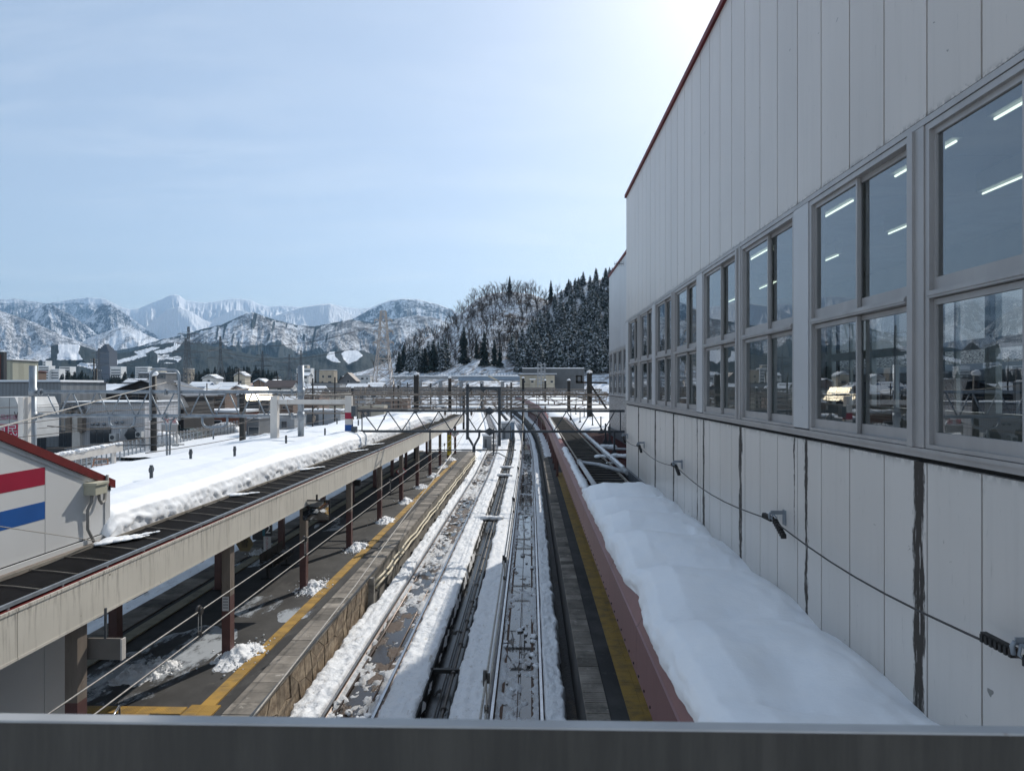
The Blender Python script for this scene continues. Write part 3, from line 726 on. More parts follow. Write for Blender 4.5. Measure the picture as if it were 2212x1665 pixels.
# bolts along the lower seam
m = MB()
for y in np.arange(5, 60, .42): m.box((FX(y)-.012, y-.012, 3.74), (FX(y)+.001, y+.012, 3.765))
tag(m.build('seam_bolts', M['dark'], rc), kind='stuff')
def ribbed(name, x0, x1, y0, y1, z0, z1, mt, parent, pitch=.33, h=.035):
    m = MB(); m.add([(x0(y0),y0,z0),(x1(y0),y0,z1),(x1(y1),y1,z1),(x0(y1),y1,z0)], [(0,1,2,3)])
    for y in np.arange(y0, y1, pitch): m.box((x0(y), y-.018, min(z0,z1)), (x1(y), y+.018, max(z0,z1)+h))
    return m.build(name, M[mt], parent)
ribbed('roof_sheet', lambda y: FX(y)+.28, lambda y: 9.5, 17.5, 46, 4.48, 4.49, 'darkred', rc, .22, .03)
ribbed('roof_sheet', lambda y: FX(y)+.28, lambda y: 3.06, 2, 17.5, 4.48, 4.49, 'darkred', rc, .5, .03)
m = MB(); n = 9; Yg = np.linspace(19, 64, 220)[:,None].repeat(n,1); Xg = np.linspace(1.80, 2.80, n)[None,:].repeat(220,0)
m.grid(Xg, Yg, 4.56 + .015*fbm(Xg*5, Yg*2, 5, 3)); m.build('netting', M['black'], rc)
for y in np.arange(19.2, 64, .62): MB().beam((1.78, y, 4.585), (2.82, y-.02, 4.585), .016, .016).build('batten', M['batten'], rc)
m = MB(); m.beam((1.77, 18, 4.60), (1.77, 64, 4.60), .04, .07); m.beam((2.83, 18, 4.60), (2.83, 64, 4.60), .04, .07); m.build('netting_rail', M['batten'], rc)
M['greypipe'] = mat('grey_pipe', (.36,.37,.38), .45, 0, var=.15, vs=3)
m = MB(); m.tube([(2.97, 21.4, 4.74), (2.97, 30, 4.74), (2.99, 58, 4.74)], .075, 10)
for y in np.arange(23, 58, 2.7): m.tube([(2.975, y-.05, 4.74), (2.975, y+.05, 4.74)], .10, 10)
m.build('heating_pipe', M['greypipe'], rc)
m = MB(); m.tube([(1.72, 24.3, 4.74), (1.72, 17, 4.74)], .07, 10); m.tube([(1.72, 24.3, 4.74), (2.3, 23.6, 4.74), (2.97, 22.0, 4.70)], .065, 10); m.tube([(1.72,24.2,4.74),(1.72,24.5,4.74)], .1, 10)
m.build('heating_pipe', M['greypipe'], rc)
def cap_line(name, p, q, r, seed, label, parent=None, sq=(1,1,.6), n=None, rough=.15):
    rr = random.Random(seed); m = MB(); L = (Vector(q)-Vector(p)).length; n = n or int(L / (r*.9))
    for i in range(n):
        f = i/(max(1, n-1)); c = Vector(p).lerp(Vector(q), f); k = r*rr.uniform(.55, 1.2)
        if rr.random() < .1: continue
        m.blob((c.x+rr.uniform(-.1,.1)*r, c.y, c.z), k, 0, seed+i, (1, 1.3, .6), 7, 5, rough)
    return tag(m.build(name, M['snow'], None, tuple(p)), label, 'snow', kind='stuff')
cap_line('pipe_snow', (2.97, 22.5, 4.81), (2.98, 50, 4.81), .062, 71, 'thin snow crust along the long grey heating pipe')
cap_line('edge_snow', (1.54, 18.6, 4.55), (1.56, 32, 4.55), .13, 72, 'narrow snow ridge left on the pink fascia edge')
cap_line('edge_snow', (1.60, 38, 4.55), (1.66, 62, 4.55), .10, 74, 'snow ridge farther along the pink fascia')
# snow at the far part of the right roofs
def sheet(name, label, xf0, xf1, y0, y1, z, amp, n=22, seed=1, mt='snow', r0=.2, sides=.35, k=.01):
    ys = yrows(y0, y1, r0, k); t = np.linspace(0, 1, n)
    e = .25*fbm(ys*.5, ys*0, seed, 3)
    A = xf0(ys)+e*.4; B = xf1(ys)+e
    X = np.stack([A+(B-A)*q for q in t], 1); Y = np.repeat(ys[:,None], n, 1)
    Y[0] += .5*fbm(X[0]*1.2, X[0]*0, seed+3, 3); 
    Z = z + amp*fbm(X*.5, Y*.35, seed+9, 4) + amp*.25*fbm(X*2, Y*1.5, seed+10, 3)
    Z[:,0] -= sides; Z[:,-1] -= sides; Z[0,:] -= sides; Z[-1,:] -= sides; Z[:,1] -= sides*.2; Z[1,:] -= sides*.25
    m = MB(); m.grid(X, Y, Z); return tag(m.build(name, M[mt]), label, 'snow', kind='stuff')
sheet('roof_snow', 'sunlit snow covering the far half of the right platform roofs', lambda y: np.array([FX(v)+.45 for v in y]), lambda y: y*0+11, 66, 200, 4.72, .12, 30, 22)
sheet('roof_snow', 'snow on the low roof beyond the dark red sheets', lambda y: y*0+3.25, lambda y: y*0+13, 45, 66.5, 4.72, .14, 26, 24)
m = MB(); m.box((2.2, 64, 3.9), (11, 200, 4.45)); m.build('far_roof', M['darkred'], rc)
m = MB(); m.box((3.1, 46, 3.9), (13, 64, 4.47)); m.build('rear_roof', M['darkred'], rc)
# posts under it
pr = post_mb(0, 0, 3.9, .16, .2).mesh('post', [M['brownsteel'], M['maroon']])
for y in np.arange(50, 150, 4.2): inst(pr, 'post', (FX(y)+.55, y, 0), rc)
# roof upstands and snow-laden bits on the dark red roof
st = MB().box((-.035,-.035,0),(.035,.035,1.05)).prism([(-.18,0),(.18,0),(.03,.3),(-.03,.3)], 1, -.02, .02).mesh('roof_stanchion', M['darksteel'])
for i, (px, py) in enumerate(((1233,908),(1244,899),(1253,916),(1262,905),(1280,925),(1298,937),(1308,960),(1317,962),(1327,985))):
    x, y, z = G(px, py, 4.5); tag(inst(st, 'roof_stanchion', (x, y, 4.5)), '%s thin steel stanchion from the left on the dark red roof' % ORDN[i], 'stanchion', 'stanchions on the dark red roof')
m = MB()
for i in range(26):
    f = i/25; p = Vector(G(1234, 940, 4.55)).lerp(Vector(G(1342, 1042-14, 4.55)), f); m.box((p.x-.04, p.y-.03, 4.5), (p.x+.04, p.y+.03, 4.62))
tag(m.build('snow_guard_row', M['wiredark'], None, (4,30,4.5)), 'diagonal row of small snow guard hooks on the red roof', 'snow guard')
def lump(px, py, z, r, seed, label, sq=(1.3,1.1,.6), n=3):
    x, y, _ = G(px, py, z); m = MB(); rr = random.Random(seed)
    for i in range(n): m.blob((x+(i-(n-1)/2)*r*1.1, y+rr.uniform(-.1,.1), z), r*rr.uniform(.8,1.1), 0, seed+i, sq, 12, 8, .07)
    return tag(m.build('snow_lump', M['snow'], None, (x,y,z)), label, 'snow lump', 'rounded snow lumps on the red roof')
lump(1313,965,4.62,.19,1,'double round snow lump on the red roof below the gantry'); lump(1303,986,4.62,.17,4,'round snow lump on the red roof beside the hooks'); lump(1340,985,4.62,.17,6,'flattened snow lump against the building corner'); lump(1318,1000,4.57,.08,8,'smallest snow lump near the pipe',n=2)
tag(MB().tube([(3.4,31,4.62),(4.6,30.5,4.62)], .06, 8).build('stub_pipe', M['greypipe'], None, (4,31,4.6)), 'short grey pipe lying across the red roof at the wall', 'pipe')
# the big untouched snow bed on the near canopy roof
def roof_snow_right():
    ys = np.arange(1.2, 18.55, .07); n = 56; t = np.linspace(0, 1, n)
    Y = np.repeat(ys[:,None], n, 1); T = np.repeat(t[None,:], len(ys), 0)
    left = 1.40 + .045*fbm(ys*.9, ys*0, 5, 4) + .025*fbm(ys*4, ys*0, 6, 3) + .10*np.exp(-((ys-9.4)/.6)**2) 
    dx = np.interp(t, [0,.05,.12,.22,.40,.70,.90,.97,1], [0,-.03,.02,.13,.42,.98,1.42,1.58,1.69])
    hh = np.interp(t, [0,.05,.12,.22,.40,.70,.90,.97,1], [0,.30,.58,.80,.97,1.0,.98,.90,.82])
    X = left[:,None] + dx[None,:] * ((3.085-left)/1.69)[:,None]
    base = .45 + .0*Y
    roll = .25*(np.abs(np.sin(PI*Y/2.05 + .6*fbm(X*.8, Y*.25, 8, 2) + .30*X))**.8-.55) * np.interp(Y,[1,6,9,18],[.3,.6,.9,1]) * (.45+.55*np.sin(PI*np.clip(T,0,1))) + .07*fbm(X*.6, Y*.4, 9, 3)
    dent = -.10*np.exp(-(((X-2.25)/.28)**2 + ((Y-6.15)/.42)**2))
    Z = 4.49 + hh[None,:]*(base + roll + dent)
    Z += .008*fbm(X*9, Y*9, 13, 2)
    lip = np.clip((T-.80)/.1, 0, 1) * np.clip((1-T)/.03, 0, 1)
    Z += lip * (.035*fbm(X*6, Y*3, 15, 3)) + .02*np.clip((T-.9)/.1,0,1)*fbm(Y*1.2, Y*0, 19, 3)
    cr = np.clip(1 - (T-.02)/.16, 0, 1) * (T > 0)
    X = X + cr*.06*(ridged(Y*4, Z*8, 16, 3)-.5) + cr*.025*fbm(Y*14, Z*20, 17, 2)
    e = np.clip((18.55 - Y + .15*fbm(X*2, X*0, 3, 2))/.55, 0, 1)**.5; Z = 4.46 + (Z-4.46)*(.0+1.0*e)
    m = MB(); m.grid(X, Y, Z); return m.build('roof_snow', M['snow'], None, (2.2, 10, 4.5))
tag(roof_snow_right(), 'smooth rolling bed of untouched snow between pink fascia and building wall', 'roof snow', kind='stuff')
# ================================================================== the station building on the right
XW = 3.08
bl = thing('station_building', 'pale panelled station concourse with two-tier sliding windows filling the right side', 'building', (3.08, 13, 0))
ZS, ZT, ZTOP = 6.92, 9.42, 13.55
def panels(x, y0, y1, z0, z1, step, mt, parent, flip=1, off=0.0):
    y = y0
    while y < y1 - .05:
        b = min(y + step, y1)
        w = MB().box((x, y+.010, z0), (x+.06, b-.010, z1))
        # folded edges catch light
        o = w.build('wall_panel', M[mt], parent); y = b
panels(XW, 1.55, 22.4, 3.3, 6.80, .655, 'panel_low', bl)
panels(XW, 1.55, 22.4, 9.50, 13.45, .655, 'panel_up', bl)
m = MB(); m.box((XW+.055, 1.5, 2.2), (XW+.16, 22.45, 6.84)); m.box((XW+.055, 1.5, 9.47), (XW+.16, 22.45, 13.5)); m.box((XW+.055, 22.3, 2.2), (XW+.16, 22.45, 13.5))
m.build('wall_core', M['dark'], bl)
m = MB(); m.box((XW-.05, 1.5, 13.46), (XW+.25, 22.5, 13.56)); m.build('roof_edge', M['redpaint'], bl)
m = MB(); m.box((XW+.005, 22.40, 3.3), (4.80, 22.47, 13.45)); m.build('end_wall', M['panel_up'], bl)
m = MB(); m.box((XW+.25, 1.5, 13.3), (10, 22.4, 13.42)); m.build('roof_deck', M['darksteel'], bl)
# sills and heads
m = MB(); m.box((XW-.035, 1.5, 6.885), (XW+.10, 22.42, 6.915)); m.box((XW-.012, 1.5, 6.84), (XW+.10, 22.42, 6.885)); m.build('sill', M['alu'], bl)
m = MB(); m.box((XW-.03, 1.5, 9.425), (XW+.10, 22.42, 9.475)); m.build('window_head', M['alu'], bl)
# glass
g = NG('window_glass')
fr = g.n('ShaderNodeFresnel'); fr.inputs[0].default_value = 2.7
gl = g.n('ShaderNodeBsdfGlossy'); gl.inputs['Roughness'].default_value = .0; gl.inputs['Color'].default_value = (.92,.96,1,1)
tr = g.n('ShaderNodeBsdfTransparent'); tr.inputs['Color'].default_value = (.62,.70,.72,1)
ms = g.n('ShaderNodeMixShader'); g.nt.links.new(g.math('MULTIPLY', fr.outputs[0], 1.0), ms.inputs[0]); g.nt.links.new(tr.outputs[0], ms.inputs[1]); g.nt.links.new(gl.outputs[0], ms.inputs[2]); g.nt.links.new(ms.outputs[0], g.out.inputs['Surface'])
wav = g.bump(g.noise(.9, (1,1,1), 2), .012, .05); g.nt.links.new(wav, gl.inputs['Normal'])
M['glass'] = g.mat
def window(x, y0, y1, z0, z1, parent, label=None, deep=.10):
    """one bay: outer frame, transom, two sliding sashes in each tier"""
    zm = 8.10
    fr = MB(); w = .055
    fr.box((x-.02, y0, z0), (x+deep, y0+w, z1)); fr.box((x-.02, y1-w, z0), (x+deep, y1, z1)); fr.box((x-.02, y0+w, z0), (x+deep, y1-w, z0+.03)); fr.box((x-.02, y0+w, z1-.05), (x+deep, y1-w, z1))
    fr.box((x-.035, y0+w, zm-.028), (x+deep, y1-w, zm+.028)); fr.box((x-.045, y0+w, zm-.01), (x-.035, y1-w, zm+.012))
    f = fr.build('window_frame', M['alu'], parent)
    for (a, b) in ((z0+.03, zm-.035), (zm+.035, z1-.05)):
        mid = (y0+y1)/2
        for (s0, s1, xo) in ((y0+w, mid+.03, .055), (mid-.03, y1-w, .015)):
            s = MB(); e = .030; bot = .095; xa, xb = x+xo, x+xo+.035
            s.box((xa, s0, a), (xb, s0+e, b)); s.box((xa, s1-e, a), (xb, s1, b)); s.box((xa, s0+e, b-.045), (xb, s1-e, b)); s.box((xa, s0+e, a), (xb, s1-e, a+bot))
            s.build('sash', M['alu'], f)
            gm = MB(); gm.add([(xa+.018, s0+e, a+bot), (xa+.018, s1-e, a+bot), (xa+.018, s1-e, b-.045), (xa+.018, s0+e, b-.045)], [(0,3,2,1)]); gm.build('glass_pane', M['glass'], f)
bays = [(1.62,3.26),(3.44,5.47),(5.68,7.71),(8.15,10.18),(10.39,12.42),(12.86,14.89),(15.1,17.13),(17.57,19.6),(19.81,21.84)]
for a, b in bays: window(XW, a, b, ZS, ZT, bl)
m = MB()
for a, b in ((3.26,3.44),(5.47,5.68),(10.18,10.39),(14.89,15.1),(19.6,19.81)):
    m = MB(); m.box((XW-.03, a+.004, 6.92), (XW+.12, b-.08, 9.42)); m.box((XW-.05, b-.08, 6.92), (XW+.12, b-.004, 9.42)); m.build('mullion', M['alu'], bl)
M['pilaster'] = mat('pilaster_white', (.46,.46,.46), .4, 0, var=.04, vs=1, layers=[((.30,.27,.24), 5, (1,2.2,.8), .69, .72)])
for a, b in ((7.71,8.15),(12.42,12.86),(17.13,17.57),(21.84,22.4)):
    MB().box((XW-.03, a+.01, 6.93), (XW+.16, b-.01, 9.42)).build('pilaster', M['pilaster'], bl)
# ---- second, set-back wing
wg = thing('station_building', 'set-back far wing of the station with narrow windows behind the corner', 'building', (4.8, 32, 0))
M['panel_wing'] = panelmat('wall_panel_wing', (.45,.45,.455))
panels(4.8, 22.5, 42.6, 4.4, 6.80, .655, 'panel_wing', wg); panels(4.8, 22.5, 42.6, 9.42, 14.05, .655, 'panel_wing', wg)
m = MB(); m.box((4.855, 22.5, 3), (5.0, 42.55, 6.85)); m.box((4.855, 22.5, 9.4), (5.0, 42.55, 14.05)); m.box((4.855,42.5,3),(10,42.62,14.05)); m.box((5.0,22.5,5.6),(10,42.5,5.7)); m.box((9.8,22.5,5.6),(9.9,42.5,14)); m.build('wall_core', M['dark'], wg)
m = MB(); m.box((4.74, 22.5, 14.05), (5.1, 42.66, 14.17)); m.build('roof_edge', M['redpaint'], wg)
m = MB(); m.box((4.76, 22.5, 6.84), (4.9, 42.6, 6.9)); m.box((4.76, 22.5, 9.36), (4.9, 42.6, 9.42)); m.build('sill', M['alu'], wg)
y = 42.45
while y > 24:
    window(4.8, y-1.85, y, 6.9, 9.36, wg); MB().box((4.77, y-2.05, 6.9), (4.9, y-1.86, 9.36)).build('mullion', M['pilaster'], wg); y -= 2.06
# base flashing seen between the wing and the red roof
tag(MB().box((4.72, 22.6, 4.5), (4.79, 42.6, 4.95)).build('base_flashing', M['darksteel'], wg))
tag(MB().box((3.0, 16.5, 4.5), (3.07, 22.4, 4.8)).build('base_flashing', M['darksteel'], bl))
# ---- interior
M['inwall'] = mat('interior_wall', (.50,.50,.47), .7, var=.05)
M['infloor'] = mat('interior_floor', (.20,.20,.19), .4, var=.1)
M['inceil'] = mat('interior_ceiling', (.42,.43,.42), .8, var=.05)
m = MB(); m.box((XW+.16, 1.4, 5.70), (8.6, 22.3, 5.80)); m.build('floor', M['infloor'], bl)
y = 1.4
while y < 22.2:
    MB().box((XW+.16, y+.01, 10.20), (8.6, min(y+1.8, 22.3)-.01, 10.26)).build('ceiling_panel', M['inceil'], bl); y += 1.8
m = MB(); m.box((8.5, 1.4, 5.8), (8.6, 22.3, 6.9)); m.box((8.5, 1.4, 9.45), (8.6, 22.3, 10.2)); m.box((8.5,1.4,8.1),(8.58,22.3,8.3))
for y in np.arange(1.4, 22.3, 2.3): m.box((8.48, y, 6.9), (8.6, y+.3, 9.45)); m.box((8.5, y+1.2, 6.9), (8.58, y+1.28, 9.45))
m.box((XW+.16, 1.4, 5.8), (8.6, 1.5, 10.2)); m.box((XW+.16, 22.2, 5.8), (8.6, 22.3, 10.2)); m.box((XW+.16,1.4,9.45),(XW+.22,22.3,10.2)); m.box((XW+.16,1.4,5.8),(XW+.22,22.3,6.86))
m.build('interior_wall', M['inwall'], bl)
def emis(name, col, s):
    g = NG(name); e = g.n('ShaderNodeEmission'); e.inputs[0].default_value = (*col, 1); e.inputs[1].default_value = s; g.nt.links.new(e.outputs[0], g.out.inputs[0]); return g.mat
M['tube'] = emis('fluorescent_tube', (.90,1,.80), 1.7)
k = 0
lab = ['nearest','second','third','fourth','fifth','sixth']
for x, ys_, row in ((5.95, (8.7,11.1,14.2,17.6,20.4), 'inner'), (4.4, (6.1,7.9,10.2,13.4), 'outer')):
    for i, y in enumerate(ys_):
        t = thing('ceiling_light', '%s strip light of the %s row on the concourse ceiling' % (lab[i], row), 'ceiling light', (x, y, 9.95), 'strip lights in the concourse')
        MB().tube([(x, y-.6, 9.93), (x, y+.6, 9.93)], .014, 8).build('tube', M['tube'], t)
        MB().box((x-.06, y-.63, 9.96), (x+.06, y+.63, 10.2)).build('housing', M['inwall'], t)
# a few solid things inside
# ---- taller shinkansen hall, unseen: cut down to the end that shadows the tracks
hl = thing('station_hall', 'tall unseen station hall that shades the tracks, behind the far end of the concourse', 'building', (10.8, 45, 0))
m = MB(); m.box((10.8, 41, 0), (34, 49.6, 27)); m.build('wall', M['panel_up'], hl)
lw = thing('bullet_train_platform', 'long low white platform building seen through the concourse windows', 'building', (17, 20, 0)); MB().box((17, -20, 0), (24, 40.5, 8.0)).build('wall', M['pilaster'], lw)
MB().box((16.6, -20, 8.0), (24.4, 40.6, 8.25)).build('roof_snow', M['snow'], lw)
for i, y in enumerate(np.arange(-4, 39, 1.6)): MB().box((16.93, y, 5.6), (17.0, y+1.3, 7.6)).build('window', M['glassdark'], lw)
# hooks with stainless wire rope along the wall
def bracket(y, label):
    t = thing('rope_bracket', label, 'bracket', (XW, y, 5.82), 'wall brackets carrying the wire rope')
    m = MB(); m.box((XW-.012, y-.05, 5.72), (XW, y+.05, 5.90)); m.beam((XW, y, 5.87), (XW-.17, y, 5.87), .014, .045); m.tube([(XW-.17,y,5.87),(XW-.19,y,5.84),(XW-.18,y,5.79)], .014, 6); m.build('arm', M['galv'], t)
    m = MB(); m.tube([(XW-.15,y-.02,5.86),(XW-.17,y-.03,5.80),(XW-.14,y-.06,5.76),(XW-.12,y-.05,5.82),(XW-.15,y-.02,5.86)], .010, 6); m.build('shackle', M['galv'], t)
    m = MB()
    for s, sl in ((-1, -.10), (1, -.02)):
        for i in range(7):
            yy = y + s*(.06+.045*i); zz = 5.78 + sl*(.06+.045*i)*(1 if s<0 else 1) - (.015*i if s < 0 else 0)
            m.box((XW-.165, yy-.012, zz-.03), (XW-.105, yy+.012, zz+.02)); m.box((XW-.155, yy-.02, zz-.012), (XW-.115, yy+.02, zz+.032))
    m.build('rope_clamp', M['blacksteel'], t)
for y, lb in ((4.25,'rope bracket at the right picture edge under the big window'),(8.5,'rope bracket with black clamps on the wall beneath the third bay'),(14.2,'rope bracket on the wall in the middle of the run'),(18.9,'rope bracket second from the building corner'),(22.1,'rope bracket right at the building corner')): bracket(y, lb)
m = MB(); P = []
for a, b in ((2.0,4.25),(4.25,8.5),(8.5,14.2),(14.2,18.9),(18.9,22.1)):
    for f in np.linspace(0, 1, 9)[:-1]: P.append((XW-.135, a+(b-a)*f, 5.77 - .12*math.sin(PI*f)*((b-a)/5)))
P.append((XW-.135, 22.1, 5.77)); m.tube(P, .0085, 6)
tag(m.build('wire_rope', M['wiredark'], None, (XW-.1, 12, 5.7)), 'sagging steel wire rope strung along the panelled wall', 'wire rope')
# ================================================================== parapet of the footbridge we stand on
pp = thing('bridge_parapet', 'grey steel footbridge parapet across the bottom of the view', 'parapet', (0, 1.0, 6.9))
g = NG('parapet_shaded')  # shade of a roof overhead, not built, is put into this dark colour
st = g.noise(3.0, (7,1,.6), 6, .7); c = g.mix(g.ss(st, .35, .7), (.036,.033,.028), (.058,.053,.045)); c = g.mix(g.ss(g.noise(7, (1,1,1), 2), .80, .83), c, (.02,.015,.012))
g.bsdf(c, .55, 0, g.bump(g.noise(30), .1, .003), .3); M['parapet'] = g.mat
M['parapet_top'] = mat('parapet_cap', (.34,.34,.34), .5, 0, var=.12, vs=6, layers=[((.25,.22,.2), 11, (1,1,1), .66, .72)])
m = MB(); m.box((-2.2, 1.0195, 5.6), (2.9, 1.037, 6.897)); m.build('panel', M['parapet'], pp)
m = MB(); m.box((-2.2, 1.018, 6.8975), (2.9, 1.040, 6.901)); m.build('cap', M['parapet_top'], pp)
# ================================================================== white stair enclosure on the left
EX = -8.1
en = thing('stair_enclosure', 'white stair enclosure with red roof edge and red and blue stripes at far left', 'stair enclosure', (EX, 11, 4.5))
M['encl'] = mat('white_enclosure_panel', (.60,.60,.59), .42, 0, var=.03, vs=.7)
M['bluepaint'] = mat('blue_stripe', (.012,.085,.30), .45, 0, var=.06)
M['redstripe'] = mat('red_stripe', (.30,.008,.035), .45, 0, var=.06)
rz = lambda y: 5.62 + (13.15 - y) * .395
for a, b in ((2.0,4.7),(4.7,8.2),(8.2,11.38),(11.38,12.98),(12.98,13.15)):
    MB().prism([(a+.008, 4.62), (b-.008, 4.62), (b-.008, rz(b)-.06), (a+.008, rz(a)-.06)], 0, EX-.05, EX+(.0 if b < 13 else .02)).build('wall_panel', M['encl'], en)
MB().prism([(2.0,4.5),(13.14,4.5),(13.14,rz(13.14)-.08),(2.0,rz(2.0)-.08)], 0, EX-.2, EX-.05).build('wall_core', M['dark'], en)
for (z0, z1, mt) in ((5.76,6.05,'redstripe'),(5.19,5.48,'bluepaint')):
    MB().box((EX, 4.7, z0), (EX+.004, 11.37, z1)).build('stripe', M[mt], en)
MB().prism([(2.0, rz(2)), (13.25, rz(13.25)), (13.25, rz(13.25)-.15), (2.0, rz(2)-.15)], 0, EX-4.2, EX+.06).build('roof', M['redpaint'], en)
MB().prism([(2.0, rz(2)-.15), (13.17, rz(13.17)-.15), (13.17, rz(13.17)-.23), (2.0, rz(2)-.23)], 0, EX, EX+.02).build('eave_trim', M['encl'], en)
MB().prism([(2.0,3.5),(13.15,3.5),(13.15,rz(13.15)-.16),(2.0,rz(2.0)-.16)], 0, EX-4.1, EX-4.0).build('wall_panel', M['encl'], en)
MB().box((EX-4.1, 13.10, 4.5), (EX-.01, 13.16, 5.55)).build('end_wall', M['encl'], en)
MB().box((EX, 2.0, 4.52), (EX+.035, 13.15, 4.60)).build('base_trim', M['encl'], en)
MB().box((EX+.0, 2.0, 4.44), (EX+.10, 13.0, 4.52)).build('base_flashing', M['brownsteel'], en)
MB().box((EX-.06, 2.0, PZ), (EX, 11.36, 4.3)).build('lower_wall', M['encl2'] if 'encl2' in M else M['encl'], en)
MB().box((EX-.06, 11.375, PZ), (EX, 12.28, 4.3)).build('lower_wall', M['encl'], en)
MB().box((EX-4.0, 12.22, PZ), (EX-.06, 12.28, 4.3)).build('lower_wall', M['encl'], en)
MB().box((EX-.08, 12.28, PZ), (EX+.01, 12.40, 4.3)).build('corner_trim', M['darksteel'], en)
jb = thing('junction_box', 'cream junction box with grey conduits on the white enclosure', 'junction box', (EX+.1, 12.55, 5.5))
M['jbox'] = mat('cream_box', (.50,.48,.37), .5, var=.05)
MB().box((EX, 12.38, 5.42), (EX+.22, 12.72, 5.62)).box((EX-.0, 12.36, 5.60), (EX+.25, 12.74, 5.64)).build('box', M['jbox'], jb)
M['conduit'] = mat('grey_conduit', (.27,.26,.24), .6, var=.15)
MB().tube([(EX+.12,12.44,5.42),(EX+.12,12.42,5.3),(EX+.06,12.40,5.15),(EX+.05,12.42,4.8),(EX+.10,12.52,4.55)], .028, 8).build('conduit', M['conduit'], jb)
MB().tube([(EX+.14,12.60,5.42),(EX+.14,12.62,5.30),(EX+.12,12.72,5.22),(EX+.10,12.84,5.26),(EX+.08,12.93,5.5),(EX+.08,12.96,5.72)], .028, 8).build('conduit', M['conduit'], jb)
# hanging board, seen from behind
hb = thing('hanging_board', 'blank brown back of a platform board hanging under the near canopy', 'sign', (-7, 11.1, 3))
MB().box((-7.42, 11.08, 2.97), (-6.62, 11.13, 3.31)).build('board', mat('board_back', (.16,.145,.13), .5), hb)
MB().box((-6.625, 11.05, 2.97), (-6.60, 11.16, 3.31)).build('edge_frame', M['whitesteel'], hb)
MB().beam((-6.9,11.1,3.31),(-6.9,11.1,3.8),.03).beam((-7.3,11.1,3.31),(-7.3,11.1,3.8),.03).build('hanger', M['darksteel'], hb)
# handrail bit at the bottom of the picture
tag(MB().tube([G(240,1552,1.85), G(258,1524,1.85), (G(262,1524,1.85)[0], G(262,1524,1.85)[1], 1.0)], .02, 8).build('handrail', M['railtop'], None, G(250,1540,1.8)), 'shiny stainless handrail end above the yellow crossing tiles', 'handrail')
# ================================================================== mountains
def interp(pts, x): return np.interp(x, [p[0] for p in pts], [p[1] for p in pts])
def inpoly(px, py, poly):
    r = np.zeros(px.shape, bool); n = len(poly)
    for i in range(n):
        x1, y1 = poly[i]; x2, y2 = poly[(i+1) % n]
        c = ((y1 > py) != (y2 > py)) & (px < (x2-x1)*(py-y1)/((y2-y1)+1e-9)+x1); r ^= c
    return r
def rangemat(name, speck, snow=(.80,.82,.85), tree=(.075,.065,.06), con=(.018,.026,.024)):
    g = NG(name)
    at = g.n('ShaderNodeAttribute', attribute_name='cover'); cov = at.outputs['Fac']
    n1 = g.noise(speck, (1,1,.55), 5, .75); n2 = g.noise(speck*.18, (1,1,.5), 5, .65, off=(3,1,2))
    thr = g.math('SUBTRACT', g.math('ADD', g.math('MULTIPLY', n1, .75), g.math('MULTIPLY', n2, .45)), g.math('MULTIPLY', g.ss(cov, 0, .7), .52))
    f = g.ss(thr, .05, .22)             # 1 = snow, 0 = bare wood
    c = g.mix(f, tree, snow)
    c = g.mix(g.ss(g.math('ADD', cov, g.math('MULTIPLY', g.math('SUBTRACT', n1, .5), .25)), .78, .88), c, con)
    nb = g.bump(g.math('ADD', n1, n2), .75, 1.4/speck*.5)
    g.bsdf(c, .8, 0, nb, .1)
    return g.mat
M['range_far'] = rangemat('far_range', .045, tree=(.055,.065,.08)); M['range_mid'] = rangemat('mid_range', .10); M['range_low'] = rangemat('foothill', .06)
def mountain(name, label, prof, x0, x1, d0, d1, mt, cover, rows=110, ncol=640, amp=14, gs=26, seed=1, pw=1.25, crest=2.6, back=900, base=836):
    px = np.linspace(x0, x1, ncol); v = np.linspace(0, 1, rows)
    P, V = np.meshgrid(px, v)
    pr = interp(prof, P) - crest*np.abs(fbm(P/9, P*0, seed+3, 4)) + crest*.4
    wx = P/gs/1.7 + 1.3*fbm(P/80, V*2.0, seed+1, 3) + .9*V; gl = .65*ridged(wx, V*2.6 + .8*fbm(P/50, V*2, seed+2, 2), seed, 5) + .35*ridged(P/gs*1.3 - 1.2*V, V*1.4, seed+5, 4) - .45
    env = np.sin(PI*np.clip(V, 0, 1)) ** .6 * (1-V**12)
    hgt = (base - pr)
    PY = base - hgt * (V ** pw) - amp * env * gl * np.clip(hgt/90, .25, 1.3) - amp*(.5 if amp > 30 else .25)*env*(ridged(P/gs*4 + 2.2*V, V*9, seed+11, 3)-.5)
    D = d0 + (d1 - d0) * V + (d1-d0)*.22*env*(fbm(P/60, V*2, seed+7, 3))
    PY = np.minimum.accumulate(PY[::1], 0) if False else PY
    # back face
    rx = (P-1106)/FPX
    dx = -math.sin(PSI)+rx*math.cos(PSI); dy = math.cos(PSI)+rx*math.sin(PSI)
    X = dx*D; Y = dy*D; Z = CZ + (834-PY)/FPX*D
    Xb = dx[-1:]*(D[-1:]+back); Yb = dy[-1:]*(D[-1:]+back); Zb = Z[-1:]*.35
    m = MB(); m.grid(np.vstack([X, Xb]), np.vstack([Y, Yb]), np.vstack([Z, Zb]))
    o = m.build(name, M[mt]); cv = cover(P, PY, V, gl)
    cv = np.vstack([cv, cv[-1:]])
    a = o.data.attributes.new('cover', 'FLOAT', 'POINT'); a.data.foreach_set('value', cv.reshape(-1).astype(np.float32))
    return tag(o, label, None, kind='structure')
